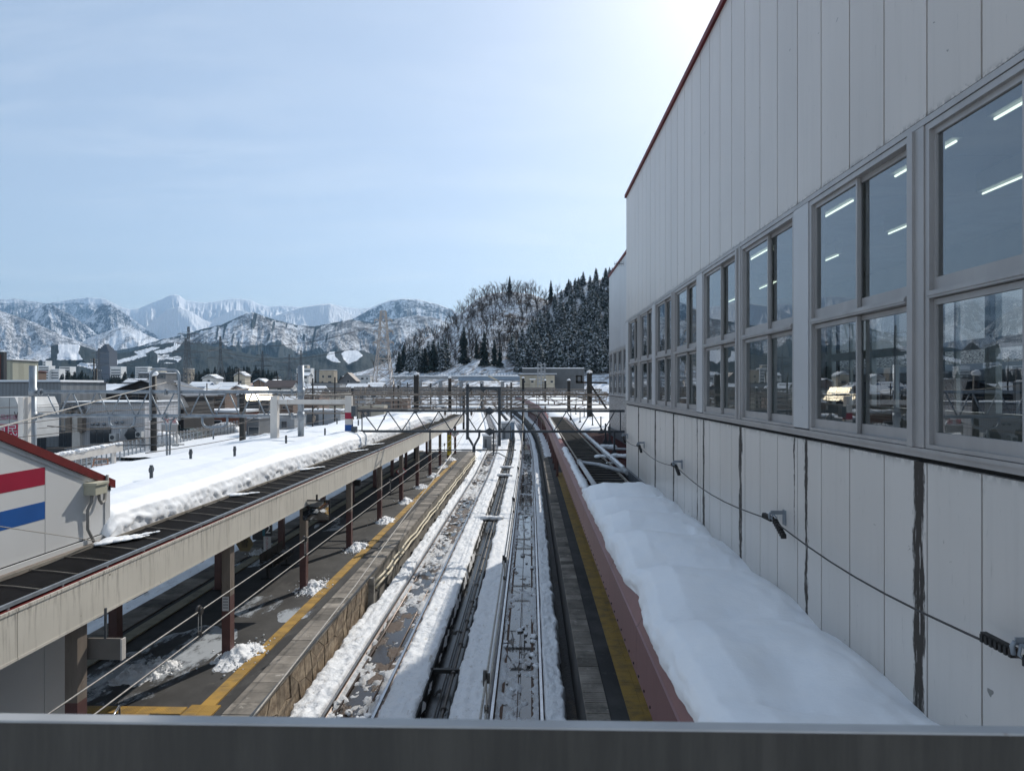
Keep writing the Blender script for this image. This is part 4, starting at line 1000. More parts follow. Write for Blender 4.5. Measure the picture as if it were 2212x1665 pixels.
SKY = [(-140,655),(-60,640),(0,647),(30,645),(60,650),(100,655),(130,651),(160,646),(190,642),(225,645),(240,652),(258,662),(280,668),(300,666),(335,651),(352,645),(362,639),(375,636),(388,638),(400,648),(425,652),(445,654),(470,650),(500,645),(520,645),(540,648),(560,657),(580,662),(610,660),(640,662),(655,664),(680,658),(712,655),(740,662),(775,667),(800,664),(830,652),(850,646),(875,645),(905,646),(930,653),(960,662),(1000,680),(1060,700),(1200,700)]
def covA(P, PY, V, gl):
    c = interp([(0,.60),(230,.55),(280,.42),(330,.32),(560,.20),(640,.34),(760,.42),(1000,.42)], P)
    return c + .28*np.clip((PY-690)/60, 0, 1) + .25*gl - .10*(PY < 655)
mountain('mountain', 'snowy jagged mountain range on the horizon', SKY, -160, 1120, 7000, 10500, 'range_far', covA, 150, 900, 40, 26, 3, 1.05, 1.2, 1500)
for pr_, a_, b_, c_, e_, lb_ in (([(30,705),(70,668),(105,656),(150,678),(190,706),(230,738),(262,765)],30,262,5600,6900,'wooded snowy spur under the first rounded summit at left'),
    ([(150,722),(190,688),(215,662),(240,658),(262,671),(300,699),(345,730),(385,756)],150,385,6200,7300,'wooded snowy spur running down right from the second summit'),
    ([(290,728),(330,694),(362,668),(385,662),(410,672),(440,690),(480,708),(530,730)],290,530,6400,7600,'bright spur below the sharp peak'),
    ([(440,700),(480,680),(505,668),(530,672),(570,692),(610,708)],440,610,6800,7700,'bright snow spur below the broad white summit'),
    ([(520,712),(570,690),(615,674),(655,663),(690,658),(714,657),(750,674),(800,697),(840,712)],520,840,5900,7100,'pale rounded mountain with an even left slope'),
    ([(700,712),(760,690),(800,668),(838,651),(870,646),(905,648),(940,656),(975,668),(1030,695)],700,1030,5500,7000,'pale massif at the right end of the range')):
    mountain('mountain', lb_, pr_, a_, b_, c_, e_, 'range_far', (lambda P,PY,V,gl: .58+.40*gl) if a_ < 200 or a_ > 600 else (lambda P,PY,V,gl: .32+.40*gl), 110, 360, 20, 20, int(a_), 1.0, 1.2, 500)
LEFT1 = [(-150,660),(0,671),(35,683),(75,697),(115,716),(160,733),(205,752),(260,775),(330,800)]
mountain('mountain', 'wooded ridge falling to the right at far left', LEFT1, -160, 330, 4200, 5600, 'range_mid', lambda P,PY,V,gl: .60+.25*gl, 80, 340, 14, 24, 13, 1.0, 1.0, 700)
LEFT2 = [(60,800),(110,765),(160,745),(200,728),(235,714),(262,706),(300,716),(345,735),(390,752),(440,772),(500,800)]
mountain('mountain', 'pale wooded spur below the saddle of the far range', LEFT2, 60, 500, 4600, 6200, 'range_mid', lambda P,PY,V,gl: .50+.3*gl, 80, 340, 12, 20, 17, 1.0, 1.0, 700)
MID = [(150,800),(200,775),(250,757),(300,748),(350,733),(400,722),(440,710),(480,701),(520,682),(545,673),(570,683),(600,692),(640,702),(680,705),(715,698),(760,690),(800,697),(850,689),(900,681),(940,686),(990,705),(1050,730),(1120,770)]
def covB(P, PY, V, gl):
    c = .58 + .40*gl + 0*P
    # dark conifer belts low down with saw-tooth upper edges, and along the crest
    low = interp([(150,760),(300,745),(430,748),(470,738),(520,752),(560,742),(600,738),(650,765),(700,752),(760,760),(850,770),(1000,760)], P) + 9*fbm(P/14, P*0, 41, 3)
    c = np.where(PY > low, .97, c)
    cr = interp(MID, P); c = np.where((PY - cr < 2.0 + 7*fbm(P/8, P*0, 45, 3)) & (P < 860), .95, c)
    st = (vn(P/7+PY/40, PY/26, 61) > .83) & (P < 740); c = np.where(st, .92, c)
    return c
mountain('mountain', 'speckled middle ridge with dark conifers along its crest', MID, 150, 1120, 2900, 4300, 'range_mid', covB, 130, 900, 17, 30, 23, 1.05, 1.6, 700)
LOW = [(-160,800),(-20,790),(20,785),(60,768),(95,752),(125,743),(170,744),(205,757),(240,765),(280,760),(320,748),(360,741),(400,738),(440,742),(480,752),(540,765),(600,772),(660,770),(700,762),(740,757),(780,757),(815,768),(860,782),(1000,796)]
SKI = [[(125,742),(172,744),(170,762),(178,777),(122,777),(127,760)],[(168,790),(172,783),(215,786),(250,779),(290,769),(313,764),(316,769),(280,779),(250,788),(200,797)],[(289,760),(330,750),(345,751),(300,768)],[(333,759),(372,749),(380,735),(396,731),(396,737),(384,752),(370,761),(340,765)],
       [(704,772),(712,758),(722,757),(722,770),(735,783),(716,781)],[(738,764),(748,757),(772,757),(784,768),(765,782),(752,786),(742,776)],[(640,700),(644,700),(648,712)]]
def covC(P, PY, V, gl):
    c = np.full(P.shape, .97); c = np.where((P < 110) & (PY < 776 + 6*fbm(P/8, PY*0, 3, 2)), .5, c)
    c = np.where((P > 340) & (P < 400) & (PY > 765) & (PY < 785) & (vn(P/12, PY/6, 5) > .45), .45, c)
    for q in SKI: c = np.where(inpoly(P + 2.2*fbm(P/5, PY/5, 71, 2), PY + 1.5*fbm(P/4, PY/7, 72, 2), q), -.55, c)
    return c
mountain('foothill', 'low dark conifer foothills with white ski runs', LOW, -160, 1000, 1700, 2500, 'range_low', covC, 110, 1000, 5, 22, 29, 1.0, 1.4, 400)
# ------------------------------------------------ the near wooded hill
HILL = [(740,812),(790,800),(830,785),(870,757),(905,733),(940,722),(970,705),(1000,672),(1030,645),(1060,634),(1100,630),(1150,636),(1185,650),(1205,634),(1230,618),(1270,607),(1310,600),(1360,588),(1450,565),(1600,560),(1750,590)]
def hill_pt(px, v):
    px = np.asarray(px, float); v = np.asarray(v, float)
    d0 = np.interp(px, [740,900,1100,1400,1750], [330,262,265,250,220]); d1 = np.interp(px, [740,900,1060,1200,1750], [520,470,455,430,380])
    D = d0 + (d1-d0)*v
    base = 834 - (-.75+5.0-CZ)*FPX/d0*1.0
    base = 834 + (CZ+.75)*FPX/d0
    pr = interp(HILL, px)
    foot = np.interp(v, [0,.08,.20,.30,1], [0,.16,.235,.33,1])
    PY = base + (pr-base)*foot - 4*np.sin(PI*v)*fbm(px/22, v*3, 5, 3)
    return px, PY, D
def hill_world(px, v):
    px, PY, D = hill_pt(px, v); rx = (px-1106)/FPX
    return np.stack([(-math.sin(PSI)+rx*math.cos(PSI))*D, (math.cos(PSI)+rx*math.sin(PSI))*D, CZ+(834-PY)/FPX*D], -1)
P, V = np.meshgrid(np.linspace(740, 1750, 260), np.linspace(0, 1, 70)); Wp = hill_world(P, V)
bk = Wp[-1:].copy(); bk[...,1] += 220; bk[...,2] *= .2
Wp = np.concatenate([Wp, bk], 0)
g = NG('hill_snow'); n1 = g.noise(.35, (1,1,.6), 6, .7); n2 = g.noise(.06, detail=3)
c = g.mix(g.ss(g.math('ADD', n1, g.math('MULTIPLY', n2, .35)), .60, .80), (.78,.81,.85), (.16,.125,.10)); g.bsdf(c, .8, 0, g.bump(n1, .8, .8), .1); M['hill'] = g.mat
m = MB(); m.grid(Wp[...,0], Wp[...,1], Wp[...,2]); tag(m.build('hill', M['hill']), 'steep snowy hillside right behind the railway yard', None, kind='structure')
def v_of(px, py):
    vs = np.linspace(0, 1, 80); _, PY, _ = hill_pt(np.full(80, px), vs); i = int(np.argmin(np.abs(PY-py))); return vs[i]
# conifer prototypes
def conifer(seed, h=15, r=2.9):
    rr = random.Random(seed); m = MB(); m.tube([(0,0,-2),(0,0,h*.9)], .22, 5, 1, cap=False, r1=.04)
    lv = 26
    for i in range(lv):
        f = i/(lv-1); z = h*(.10 + .88*f); R_ = r*(1-f)**.58*(rr.uniform(.66,1.15)) + .18; k = 9 if f < .7 else 6; a0 = rr.uniform(0, 6)
        for j in range(k):
            a = a0 + 2*PI*j/k + rr.uniform(-.25,.25); L = R_*rr.uniform(.6,1.15); dz = -.34*L - .1; w = .30*L+.14; ca, sa = math.cos(a), math.sin(a)
            zz = z + rr.uniform(-.25,.25)
            p0 = (0,0,zz+.12); p1 = (ca*L*.55 - sa*w, sa*L*.55 + ca*w, zz+dz*.45-.12); p2 = (ca*L, sa*L, zz+dz); p3 = (ca*L*.55 + sa*w, sa*L*.55 - ca*w, zz+dz*.45-.12); pm = (ca*L*.6, sa*L*.6, zz+dz*.35+.16)
            m.add([p0,p1,p2,p3,pm], [(0,1,4),(1,2,4),(2,3,4),(3,0,4)], 0)
    return m
def treemat(name, green, snow=.5, alb=(.62,.66,.70), noise=.9):
    g = NG(name); nz = g.n('ShaderNodeSeparateXYZ'); g.put(nz.inputs[0], g.geo.outputs['Normal'])
    oi = g.n('ShaderNodeObjectInfo')
    n = g.noise(noise, detail=5, rough=.7)
    f = g.math('MULTIPLY', g.ss(n, snow, snow+.09), g.ss(g.math('ABSOLUTE', nz.outputs[2]), .30, .75))
    base = g.mix(oi.outputs['Random'], tuple(k*.7 for k in green), tuple(k*1.45 for k in green)); base = g.mix(g.ss(g.noise(.4, detail=3), .35, .65), base, tuple(k*.55 for k in green))
    g.bsdf(g.mix(f, base, alb), .85, 0, None, .1); return g.mat
M['conifer'] = treemat('conifer_snow_dusted', (.034,.044,.034), .50); M['conifer_dark'] = treemat('conifer_dark', (.020,.030,.026), .66)
M['bark'] = mat('bark', (.075,.058,.045), .9, var=.25); M['twig'] = treemat('bare_twigs', (.066,.052,.044), .62, (.5,.52,.55), .5)
conm = [conifer(s, 15, 2.7+.25*s).mesh('conifer', [M['conifer'], M['bark']]) for s in range(5)]
cond = [conifer(s+20, 15, 3.0+.3*s).mesh('conifer', [M['conifer_dark'], M['bark']]) for s in range(3)]
def bare(seed, h=10):
    rr = random.Random(seed); m = MB()
    def br(p, d, L, r, lv):
        q = p + d*L; m.tube([p, (p+q)/2 + Vector((rr.uniform(-1,1),rr.uniform(-1,1),0))*L*.05, q], r, 3, 0, cap=False, r1=r*.6)
        if lv == 0: return
        for i in range(4 if lv > 1 else 4):
            a = rr.uniform(0, 2*PI); t = rr.uniform(.35, .9); nd = (d*rr.uniform(.9,1.5) + Vector((math.cos(a), math.sin(a), rr.uniform(-.05,.35)))*rr.uniform(.5,.9)).normalized()
            br(p + d*L*t if i else q, nd, L*rr.uniform(.5,.72), r*.52, lv-1)
    br(Vector((0,0,-1)), Vector((rr.uniform(-.12,.12),rr.uniform(-.1,.1),1)).normalized(), h*.48, h*.022, 4 if False else 3)
    return m
barem = [bare(s).mesh('bare_tree', [M['twig']]) for s in range(6)]
rr = random.Random(99)
BIG = [(1098,806),(1108,760),(1140,735),(1165,715),(1185,690),(1200,655),(1213,626),(1260,610),(1310,602),(1360,590),(1420,575),(1420,812)]
cpos = []
for gy in np.arange(600, 816, 12):
    for gx in np.arange(1100, 1420, 13):
        x = gx + rr.uniform(-7, 7); y = gy + rr.uniform(-6, 6)
        if inpoly(np.array(x), np.array(y), BIG) and (x < 1356 or rr.random() < .1): cpos.append((x, y))
cpos.sort(key=lambda p: -p[1]); near = cpos[:235]
for i, (x, y) in enumerate(cpos[:285]):
    w = hill_world(x, v_of(x, y)); h = rr.uniform(.62, 1.0) * (1.0 if y > 700 else .66)
    o = inst(rr.choice(conm), 'conifer', tuple(float(k) for k in w), None, rr.uniform(0, 6), (h*rr.uniform(1.05,1.4), h*1.2, h*rr.uniform(.85,1.05)))
    tag(o, 'snow dusted cedar in the dense plantation on the right of the hill', 'conifer', 'cedars of the dense plantation on the right slope')
LFT = [(862,806,.85),(872,800,1.0),(884,806,1.05),(893,799,.9),(902,804,1.1),(912,797,.8),(925,800,1.05),(936,803,1.12),(947,797,1.0),(955,802,.95),(962,796,1.1),(918,806,.9),(968,790,.7)]
for i, (x, y, s) in enumerate(sorted(LFT)):
    w = hill_world(x, v_of(x, y)); o = inst(rr.choice(conm+cond), 'conifer', tuple(float(k) for k in w), None, rr.uniform(0,6), (s*1.15, s*1.15, s*1.0))
    tag(o, '%s dark cedar from the left in the clump right of the beige pylon' % ORDN[i], 'conifer', 'cedars of the clump right of the beige pylon')
for x, y, s, lb in ((1002,790,1.35,'tallest lone cedar standing mid slope before the snowy face'),(1046,790,1.15,'slim lone cedar right of the tallest one'),(1068,792,.85,'short cedar at the top of the white field'),(1080,794,.7,'smallest cedar at the plantation edge'),(1101,632,.75,'lone round topped pine on the hill crest'),(1190,652,.9,'leaning pine at the left end of the crest plantation'),(1030,776,.7,'low cedar between the two lone tall ones')):
    w = hill_world(x, v_of(x, y)); tag(inst(rr.choice(cond), 'conifer', tuple(float(k) for k in w), None, rr.uniform(0,6), (s*.85, s*.85, s)), lb, 'conifer')
nb = 0; bp = []
for i in range(2600):
    x = rr.uniform(800, 1215); y = interp(HILL, x) + rr.random()**1.15*150
    if y > 795 or (985 < x < 1095 and y > 783) : continue
    if inpoly(np.array(x), np.array(y+4), BIG): continue
    bp.append((x, y))
for i in range(60): x = 850 + 5.6*i; bp.insert(0, (x, interp(HILL, x)+rr.uniform(0, 4)))
for i, (x, y) in enumerate(bp[:330]):
    w = hill_world(x, v_of(x, y)); s = rr.uniform(.7, 1.25) * (.95 if x > 960 else .85)
    if i < 292: tag(inst(rr.choice(barem), 'bare_tree', tuple(float(k) for k in w), None, rr.uniform(0,6), s), 'bare brown deciduous tree on the snowy hillside', 'bare tree', 'bare trees on the hillside')
# remaining brush as one mass
m = MB(); me_v = [np.array([v.co for v in b.vertices]) for b in barem]; me_f = [[tuple(p.vertices) for p in b.polygons] for b in barem]
for (x, y) in bp[330:600]:
    w = hill_world(x, v_of(x, y)); s = rr.uniform(.45, .85); a = rr.uniform(0, 6); k = rr.randrange(6); v = me_v[k]*s
    vv = np.stack([v[:,0]*math.cos(a)-v[:,1]*math.sin(a)+w[0], v[:,0]*math.sin(a)+v[:,1]*math.cos(a)+w[1], v[:,2]+w[2]], 1)
    m.add(vv.tolist(), me_f[k])
tag(m.build('brushwood', M['twig']), 'thicket of small bare trees over the hillside', 'brushwood', kind='stuff')
for i, (px, Y) in enumerate(((905,215),(870,225),(1205,200),(1240,190),(1290,180),(1310,150),(1000,262),(1075,262),(925,240),(1175,230))):
    x, y, z = W(px, 850, Y); tag(inst(barem[i%6], 'bare_tree', (x, Y, -.5 if Y < 240 else 3), None, i, .55), 'small bare tree behind the yard gantries', 'bare tree', 'small bare trees behind the yard')
# ------------------------------------------------ far woods in the valley
def clump(name, label, pxs, py_top, Y, n, seed, h, mt=None, sp=.5):
    rr = random.Random(seed); m = MB()
    vv = [np.array([v.co for v in b.vertices]) for b in (mt or cond)]; ff = [[tuple(p.vertices) for p in b.polygons] for b in (mt or cond)]
    for i in range(n):
        px = rr.uniform(*pxs); yy = Y*(1+rr.uniform(-.04,.08)); x = XY(px, yy); f = (px-pxs[0])/(pxs[1]-pxs[0]); s = h/15*rr.uniform(.7,1.12)*(.75+.5*math.sin(PI*min(1,max(0,f)))**.5*.5)
        k = rr.randrange(len(vv)); v = vv[k]*s; m.add((v + np.array([x, yy, -1])).tolist(), ff[k])
    return tag(m.build(name, [M['conifer_dark'], M['bark']]), label, 'wood', kind='stuff')
clump('far_wood', 'dark conifer wood in front of the ski hills between the middle pylons', (418, 602), 770, 620, 120, 1, 25)
clump('far_wood', 'small dark wood left of the hotel tower', (232-0, 335), 770, 560, 46, 2, 19)
clump('far_wood', 'dark wood left of the tall hotel tower', (128, 200), 780, 560, 40, 3, 20)
clump('far_wood', 'low wood right of the tall tower', (236, 268), 780, 640, 16, 4, 17)
clump('far_wood', 'dark wood behind the town centre', (300, 350), 780, 600, 22, 5, 19)
clump('far_wood', 'wood at the foot of the wooded hill', (700, 850), 780, 900, 110, 6, 24)
clump('far_wood', 'distant belt of trees across the valley', (-60, 760), 790, 1300, 260, 7, 26)
for px, Y, h, lb in ((357,430,17,'single pointed cedar left of the lattice pylon'),(718,330,12,'left one of the dark tree pair behind the town'),(727,340,11,'right one of the dark tree pair behind the town'),(724+8,352,9,'small cedar close behind the dark pair'),(743,330,12.5,'lone dark cedar beside the steep gabled hall'),(634,420,10,'small cedar left of the galvanised mast'),(662,440,13,'cedar just right of the galvanised mast')):
    tag(inst(cond[int(px)%3], 'conifer', (XY(px, Y), Y, -.7), None, px, (h/15*1.1, h/15*1.1, h/15)), lb, 'conifer')
# ================================================================== town
def wallmat(k, c): M[k] = mat('wall_'+k, c, .75, var=.10, vs=.6, layers=[(tuple(v*.7 for v in c), .8, (1,1,.5), .6, .75)])
for k, c in dict(w_white=(.50,.50,.49), w_cream=(.46,.41,.32), w_grey=(.27,.28,.29), w_brown=(.16,.11,.085), w_black=(.03,.028,.028), w_blue=(.20,.26,.33), w_beige=(.36,.31,.24), w_pink=(.42,.30,.26), w_dark=(.10,.105,.11)).items(): wallmat(k, c)
M['brick'] = mat('red_brick', (.21,.085,.055), .8, var=.2, vs=2)
M['roofgrey'] = mat('metal_roof_grey', (.13,.14,.155), .5, .2, var=.15); M['roofbrown'] = mat('metal_roof_brown', (.09,.062,.052), .5, 0, var=.15); M['roofred'] = mat('roof_red', (.20,.05,.04), .5)
M['roofblue'] = mat('roof_blue', (.05,.11,.22), .5)
def corr(name, c, pitch=.18, axis=0, str_=.5):
    g = NG(name); x = g.xyz(); h = g.ss(g.math('SINE', g.math('MULTIPLY', g.math('ADD', x[0], g.math('MULTIPLY', x[1], .35)), 2*PI/pitch)), -.4, .4)
    cc = g.mix(g.ss(g.noise(.5), .3, .7), tuple(k*.9 for k in c), c); cc = g.mix(g.math('MULTIPLY', h, .35), cc, tuple(k*.55 for k in c))
    g.bsdf(cc, .5, .1, g.bump(h, str_, .05)); return g.mat
M['corr_white'] = corr('corrugated_white', (.46,.46,.475), .28); M['corr_grey'] = corr('corrugated_grey', (.21,.225,.24), .5); M['corr_cream'] = corr('corrugated_cream', (.42,.41,.32), .9)
def house(name, label, cat, cx, Y, w, d, h, wall, roof, snow=.25, kind='gable', rise=.28, rz=0.0, wins=True, group=None, ridge='x', z0=-.75, seed=0):
    """local frame: x to the right, y away, origin at the base centre"""
    rr = random.Random(seed or int(cx*7+Y)); t = thing(name, label, cat, (cx, Y, z0), group); t.rotation_euler = (0,0,0)
    ca, sa = math.cos(rz), math.sin(rz)
    def T(m):
        m.v = [(cx + v[0]*ca - v[1]*sa, Y + v[0]*sa + v[1]*ca, z0 + v[2]) for v in m.v]; return m
    a, b = w/2, d/2; rs = rise*(d if ridge == 'x' else w)*.5; o = .45
    m = MB(); m.box((-a,-b,0),(a,b,h))
    if kind == 'gable':
        if ridge == 'x': m.prism([(-b,h),(b,h),(0,h+rs)], 0, -a, a)
        else: m.prism([(-a,h),(a,h),(0,h+rs)], 1, -b, b)
    T(m).build('wall', M[wall], t)
    def slab(e0, th, up, mt, nm, parent, jit=0):
        m = MB()
        if kind == 'flat': m.box((-a-.2+jit,-b-.2+jit,h+up),(a+.2-jit,b+.2-jit,h+up+th))
        else:
            q = (b if ridge == 'x' else a) + o - jit; s = rs/(b if ridge == 'x' else a); zt = h+rs+up; ze = zt - s*q
            pl = [(-q,ze),(0,zt),(q,ze),(q,ze+th),(0,zt+th*1.05),(-q,ze+th)]
            L = (a if ridge == 'x' else b) + o - jit; m.prism(pl, 0 if ridge == 'x' else 1, -L, L)
        return T(m).build(nm, mt, parent)
    slab(o, .12, .02, M[roof], 'roof', t)
    if snow: slab(o, snow, .15, M['snow'], 'roof_snow', t, .12 + .3*rr.random())
    if wins:
        fl = max(1, int(round(h/2.9))); k = max(1, int(w/3.2))
        for f in range(fl):
            for i in range(k):
                if rr.random() < .15: continue
                x = -a + (i+.5)*w/k + rr.uniform(-.3,.3); z = f*2.8 + .95; ww = rr.choice((.9,1.5,1.7)); 
                fm = T(MB().box((x-ww/2-.06, -b-.05, z-.06), (x+ww/2+.06, -b+.02, z+1.16))).build('window', M['alu'], t)
                T(MB().box((x-ww/2, -b-.06, z), (x+ww/2, -b-.045, z+1.1))).build('pane', M['glassdark'], fm)
    return t
def P3(px, py, Y): return W(px, py, Y)
def frame(px0, px1, ptop, Y): # width and height of something seen between pixels at distance Y
    return XY((px0+px1)/2, Y), (px1-px0)*Y/FPX, CZ + (834-ptop)*Y/FPX + .75
# named buildings (px0, px1, top py of eaves, Y, wall, roof, snow, kind, rise, ridge, label)
NB = [
 (10,47,779,115,'corr_cream','roofgrey',.15,'flat',0,'x','narrow cream ribbed block at the far left edge behind the grey shed'),
 (-60,142,827,92,'corr_grey','roofgrey',.25,'flat',0,'x','grey corrugated shed with a thin snow edge at far left'),
 (142,320,872,88,'corr_white','roofgrey',.12,'flat',0,'x','white corrugated building with dark diamond window'),
 (47,72,802,135,'w_brown','roofred',0,'flat',0,'x','dark brown box with rusty plate left of the mast'),
 (222,404,855,108,'w_black','roofgrey',0,'gable',.36,'y','black two storey house with broad gable behind the white shed'),
 (395,525,893,125,'brick','roofgrey',.4,'flat',0,'x','red brick shop with thick snow on its flat roof'),
 (466,545,890,150,'w_grey','roofgrey',.45,'flat',0,'x','grey arcade building with thick snow roof right of the brick shop'),
 (575,632,836,165,'w_white','roofbrown',0,'gable',.5,'x','white house with broad dark brown roof left of the galvanised mast'),
 (530,585,860,150,'w_dark','roofgrey',.1,'gable',.4,'x','dark house under the sunlit bright roof panels'),
 (300,360,806,330,'w_dark','roofgrey',.3,'flat',0,'x','long dark hall with pale upper storey left of the arch pipe'),
 (328,350,796,340,'w_cream','roofgrey',.2,'flat',0,'x','cream storey standing on the long dark hall'),
 (440,470,818,260,'w_white','roofgrey',.35,'gable',.5,'y','white gabled house left of the second pylon foot'),
 (470,508,836,230,'w_white','roofgrey',.4,'gable',.35,'x','low white house with a clean snow roof below the second pylon'),
 (410,450,836,215,'w_blue','roofblue',.3,'gable',.4,'x','pale blue house with snowy roof right of the arch pipe'),
 (508,532,812,300,'w_cream','roofgrey',.4,'gable',.6,'y','steep snowy gable house at the wood edge'),
 (552,575,826,240,'w_brown','roofgrey',.35,'gable',.5,'y','brown gabled house between the truss and the wood'),
 (505,530,840,190,'w_pink','roofbrown',.3,'gable',.4,'y','small pinkish house left of the bright roof panels'),
 (672,735,828,190,'w_grey','roofgrey',0,'flat',0,'x','long plain grey wall of a depot right of the mast'),
 (690,722,800,330,'w_beige','roofgrey',.2,'flat',0,'x','beige apartment block behind the depot'),
 (765,800,812,420,'w_white','roofgrey',.4,'flat',0,'x','white hall with long snow roof left of the beige pylon'),
 (735,770,822,260,'w_dark','roofbrown',.0,'gable',.95,'y','steep dark gabled temple-like hall'),
 (640,668,812,360,'w_white','roofgrey',.3,'gable',.4,'x','white house just left of the beige apartment block'),
 (160,192,838,210,'w_white','roofblue',.35,'gable',.35,'x','white house with snowy roof behind the grey shed'),
 (192,238,838,230,'w_cream','roofgrey',.35,'flat',0,'x','cream flat roofed house left of the wooden pole'),
 (238,268,850,150,'w_white','roofgrey',.5,'gable',.25,'x','low house under a thick white snow hump'),
 (130,178,826,300,'w_blue','roofgrey',.2,'flat',0,'x','pale blue long store with a navy sign'),
 (268,310,826,280,'w_grey','roofgrey',.25,'gable',.4,'x','grey house with a bluish roof right of the wooden pole'),
 (560,640,900,120,'w_grey','roofgrey',.3,'flat',0,'x','grey garage row below the white portal'),
 (545,572,905,105,'w_dark','roofgrey',.3,'flat',0,'x','small dark shed with snow cap behind the fence'),
 (600,640,870,135,'w_brown','roofbrown',.2,'gable',.3,'x','brown shed left of the galvanised mast foot'),
]
for i, (a, b, top, Y, wl, rf, sn, kd, rise, rg, lb) in enumerate(NB):
    cx, w, h = frame(a, b, top, Y)
    house('house' if Y > 130 else 'building', lb, 'house' if Y > 130 else 'building', cx, Y + w*.35, w, max(6, min(w*.8, 16)), h, wl, rf, sn, kd, rise, ridge=rg, wins=not wl.startswith('corr'), seed=i+1)
for i, (a, b, top, Y, wl, rf, sn, kd, rise, rg, lb) in enumerate([
 (412,436,852,170,'w_beige','roofgrey',.35,'gable',.5,'y','beige gabled house directly right of the ribbed black roof'),
 (436,462,848,185,'w_white','roofblue',.45,'gable',.35,'x','white house with blue eaves above the brick shop'),
 (462,486,854,175,'w_brown','roofbrown',.3,'gable',.45,'x','brown house with patchy snow above the brick shop'),
 (486,512,846,200,'w_cream','roofgrey',.45,'flat',0,'x','cream box house between the brick shop and the wood'),
 (512,534,856,165,'w_grey','roofgrey',.4,'gable',.4,'y','grey gabled house left of the bright roof sheets'),
 (586,606,858,170,'w_blue','roofgrey',.4,'gable',.45,'x','bluish house right of the bright roof sheets'),
 (606,640,850,190,'w_white','roofred',.35,'gable',.4,'y','white gabled house just left of the round mast'),
 (655,690,852,160,'w_brown','roofgrey',.4,'gable',.35,'x','brown house with snowy roof right of the round mast'),
 (700,742,848,180,'w_cream','roofgrey',.5,'flat',0,'x','cream low house under thick snow left of the striped post'),
 (745,790,842,230,'w_grey','roofbrown',.4,'gable',.4,'x','grey house with snow roof above the striped post'),
 (790,826,838,260,'w_white','roofgrey',.5,'gable',.35,'x','white snow roofed house at the foot of the beige pylon')]):
    cx, w, h = frame(a, b, top, Y); house('house', lb, 'house', cx, Y+4, w, 8, h, wl, rf, sn, kd, rise, ridge=rg, seed=60+i)
# ordinary houses over the plain
rr = random.Random(4)
HL = {}
colw = {'w_white':'white','w_cream':'cream','w_grey':'grey','w_brown':'brown','w_blue':'pale blue','w_beige':'beige','w_dark':'dark grey','w_pink':'pinkish'}
def landmark(px):
    for lim, nm in ((120,'at the far left edge of town'),(215,'below the ski slope'),(300,'below the tall hotel tower'),(400,'left of the first pylon'),(470,'between the two lattice pylons'),(560,'below the dark wood'),(650,'left of the galvanised mast'),(740,'right of the galvanised mast'),(830,'left of the beige pylon'),(3000,'right of the beige pylon')):
        if px < lim: return nm
cnt = 0
for row, (Y, n) in enumerate(((190,9),(235,12),(290,15),(350,17),(430,20),(520,20),(640,20),(780,20),(950,20))):
    for i in range(n):
        px = 60 + (900-60)*(i+rr.random()*.9)/n
        if Y < 260 and px > 650: continue
        if Y < 430 and px > 860: continue
        if Y < 250 and 330 < px < 560: continue
        YY = Y*(1+rr.uniform(-.06,.06)); w = rr.uniform(8,15); h = rr.choice((3.4,5.6,5.9,6.2,6.5)); wl = rr.choice(list(colw)); kd = rr.choice(('gable','gable','flat')); sn = rr.choice((.25,.35,.5,.0)); rf = rr.choice(('roofgrey','roofbrown','roofred','roofblue','roofgrey'))
        if Y > 500 and rr.random() < .3: w, h, kd = w*1.6, h*1.7, 'flat'
        key = '%s %s %s %s' % ({3.4:'low'}.get(h, 'two storey' if h < 8 else 'tall'), colw[wl], {'gable':'gabled','flat':'flat roofed'}[kd], 'house')
        key = key.replace('flat roofed', 'flat') ; lb = key + (', snowy, ' if sn else ', bare roof, ') + landmark(px) + (', nearer' if Y < 400 else ', far')
        house('house', lb, 'house', XY(px, YY), YY, w, rr.uniform(7,10), h, wl, rf, sn, kd, rr.uniform(.4,.7), rz=rr.uniform(-.5,.5), ridge=rr.choice('xy'), wins=Y < 400, group='houses of the town')
        cnt += 1
# hotel tower with pyramid top
tw = thing('hotel_tower', 'tall dark hotel tower with stepped pyramid top rising before the ski slopes', 'tower', (XY(222,1500), 1500, 0))
k = 1500/FPX; xc = XY(222, 1500); zt = CZ + (834-757)*k
M['tower'] = mat('tower_cladding', (.05,.054,.068), .6, var=.06, vs=.1)
MB().box((xc-15*k, 1500, -1), (xc+14*k, 1530, zt)).build('wall', M['tower'], tw)
m = MB()
for i in range(5): m.box((xc-(12-2.4*i)*k, 1501+i*2, zt+i*3.2*k), (xc+(11-2.2*i)*k, 1529-i*2, zt+(i+1)*3.2*k))
m.build('stepped_roof', M['tower'], tw)
pm = MB().box((-.9*k/2,-.2,-1.0*k/2),(.9*k/2,0,1.0*k/2)).mesh('window', mat('tower_window', (.20,.22,.26), .4))
for r_ in range(22):
    for c_ in range(12): inst(pm, 'window', (xc+(-12.6+2.3*c_)*k, 1499.9, zt-(4+2.6*r_)*k), tw)
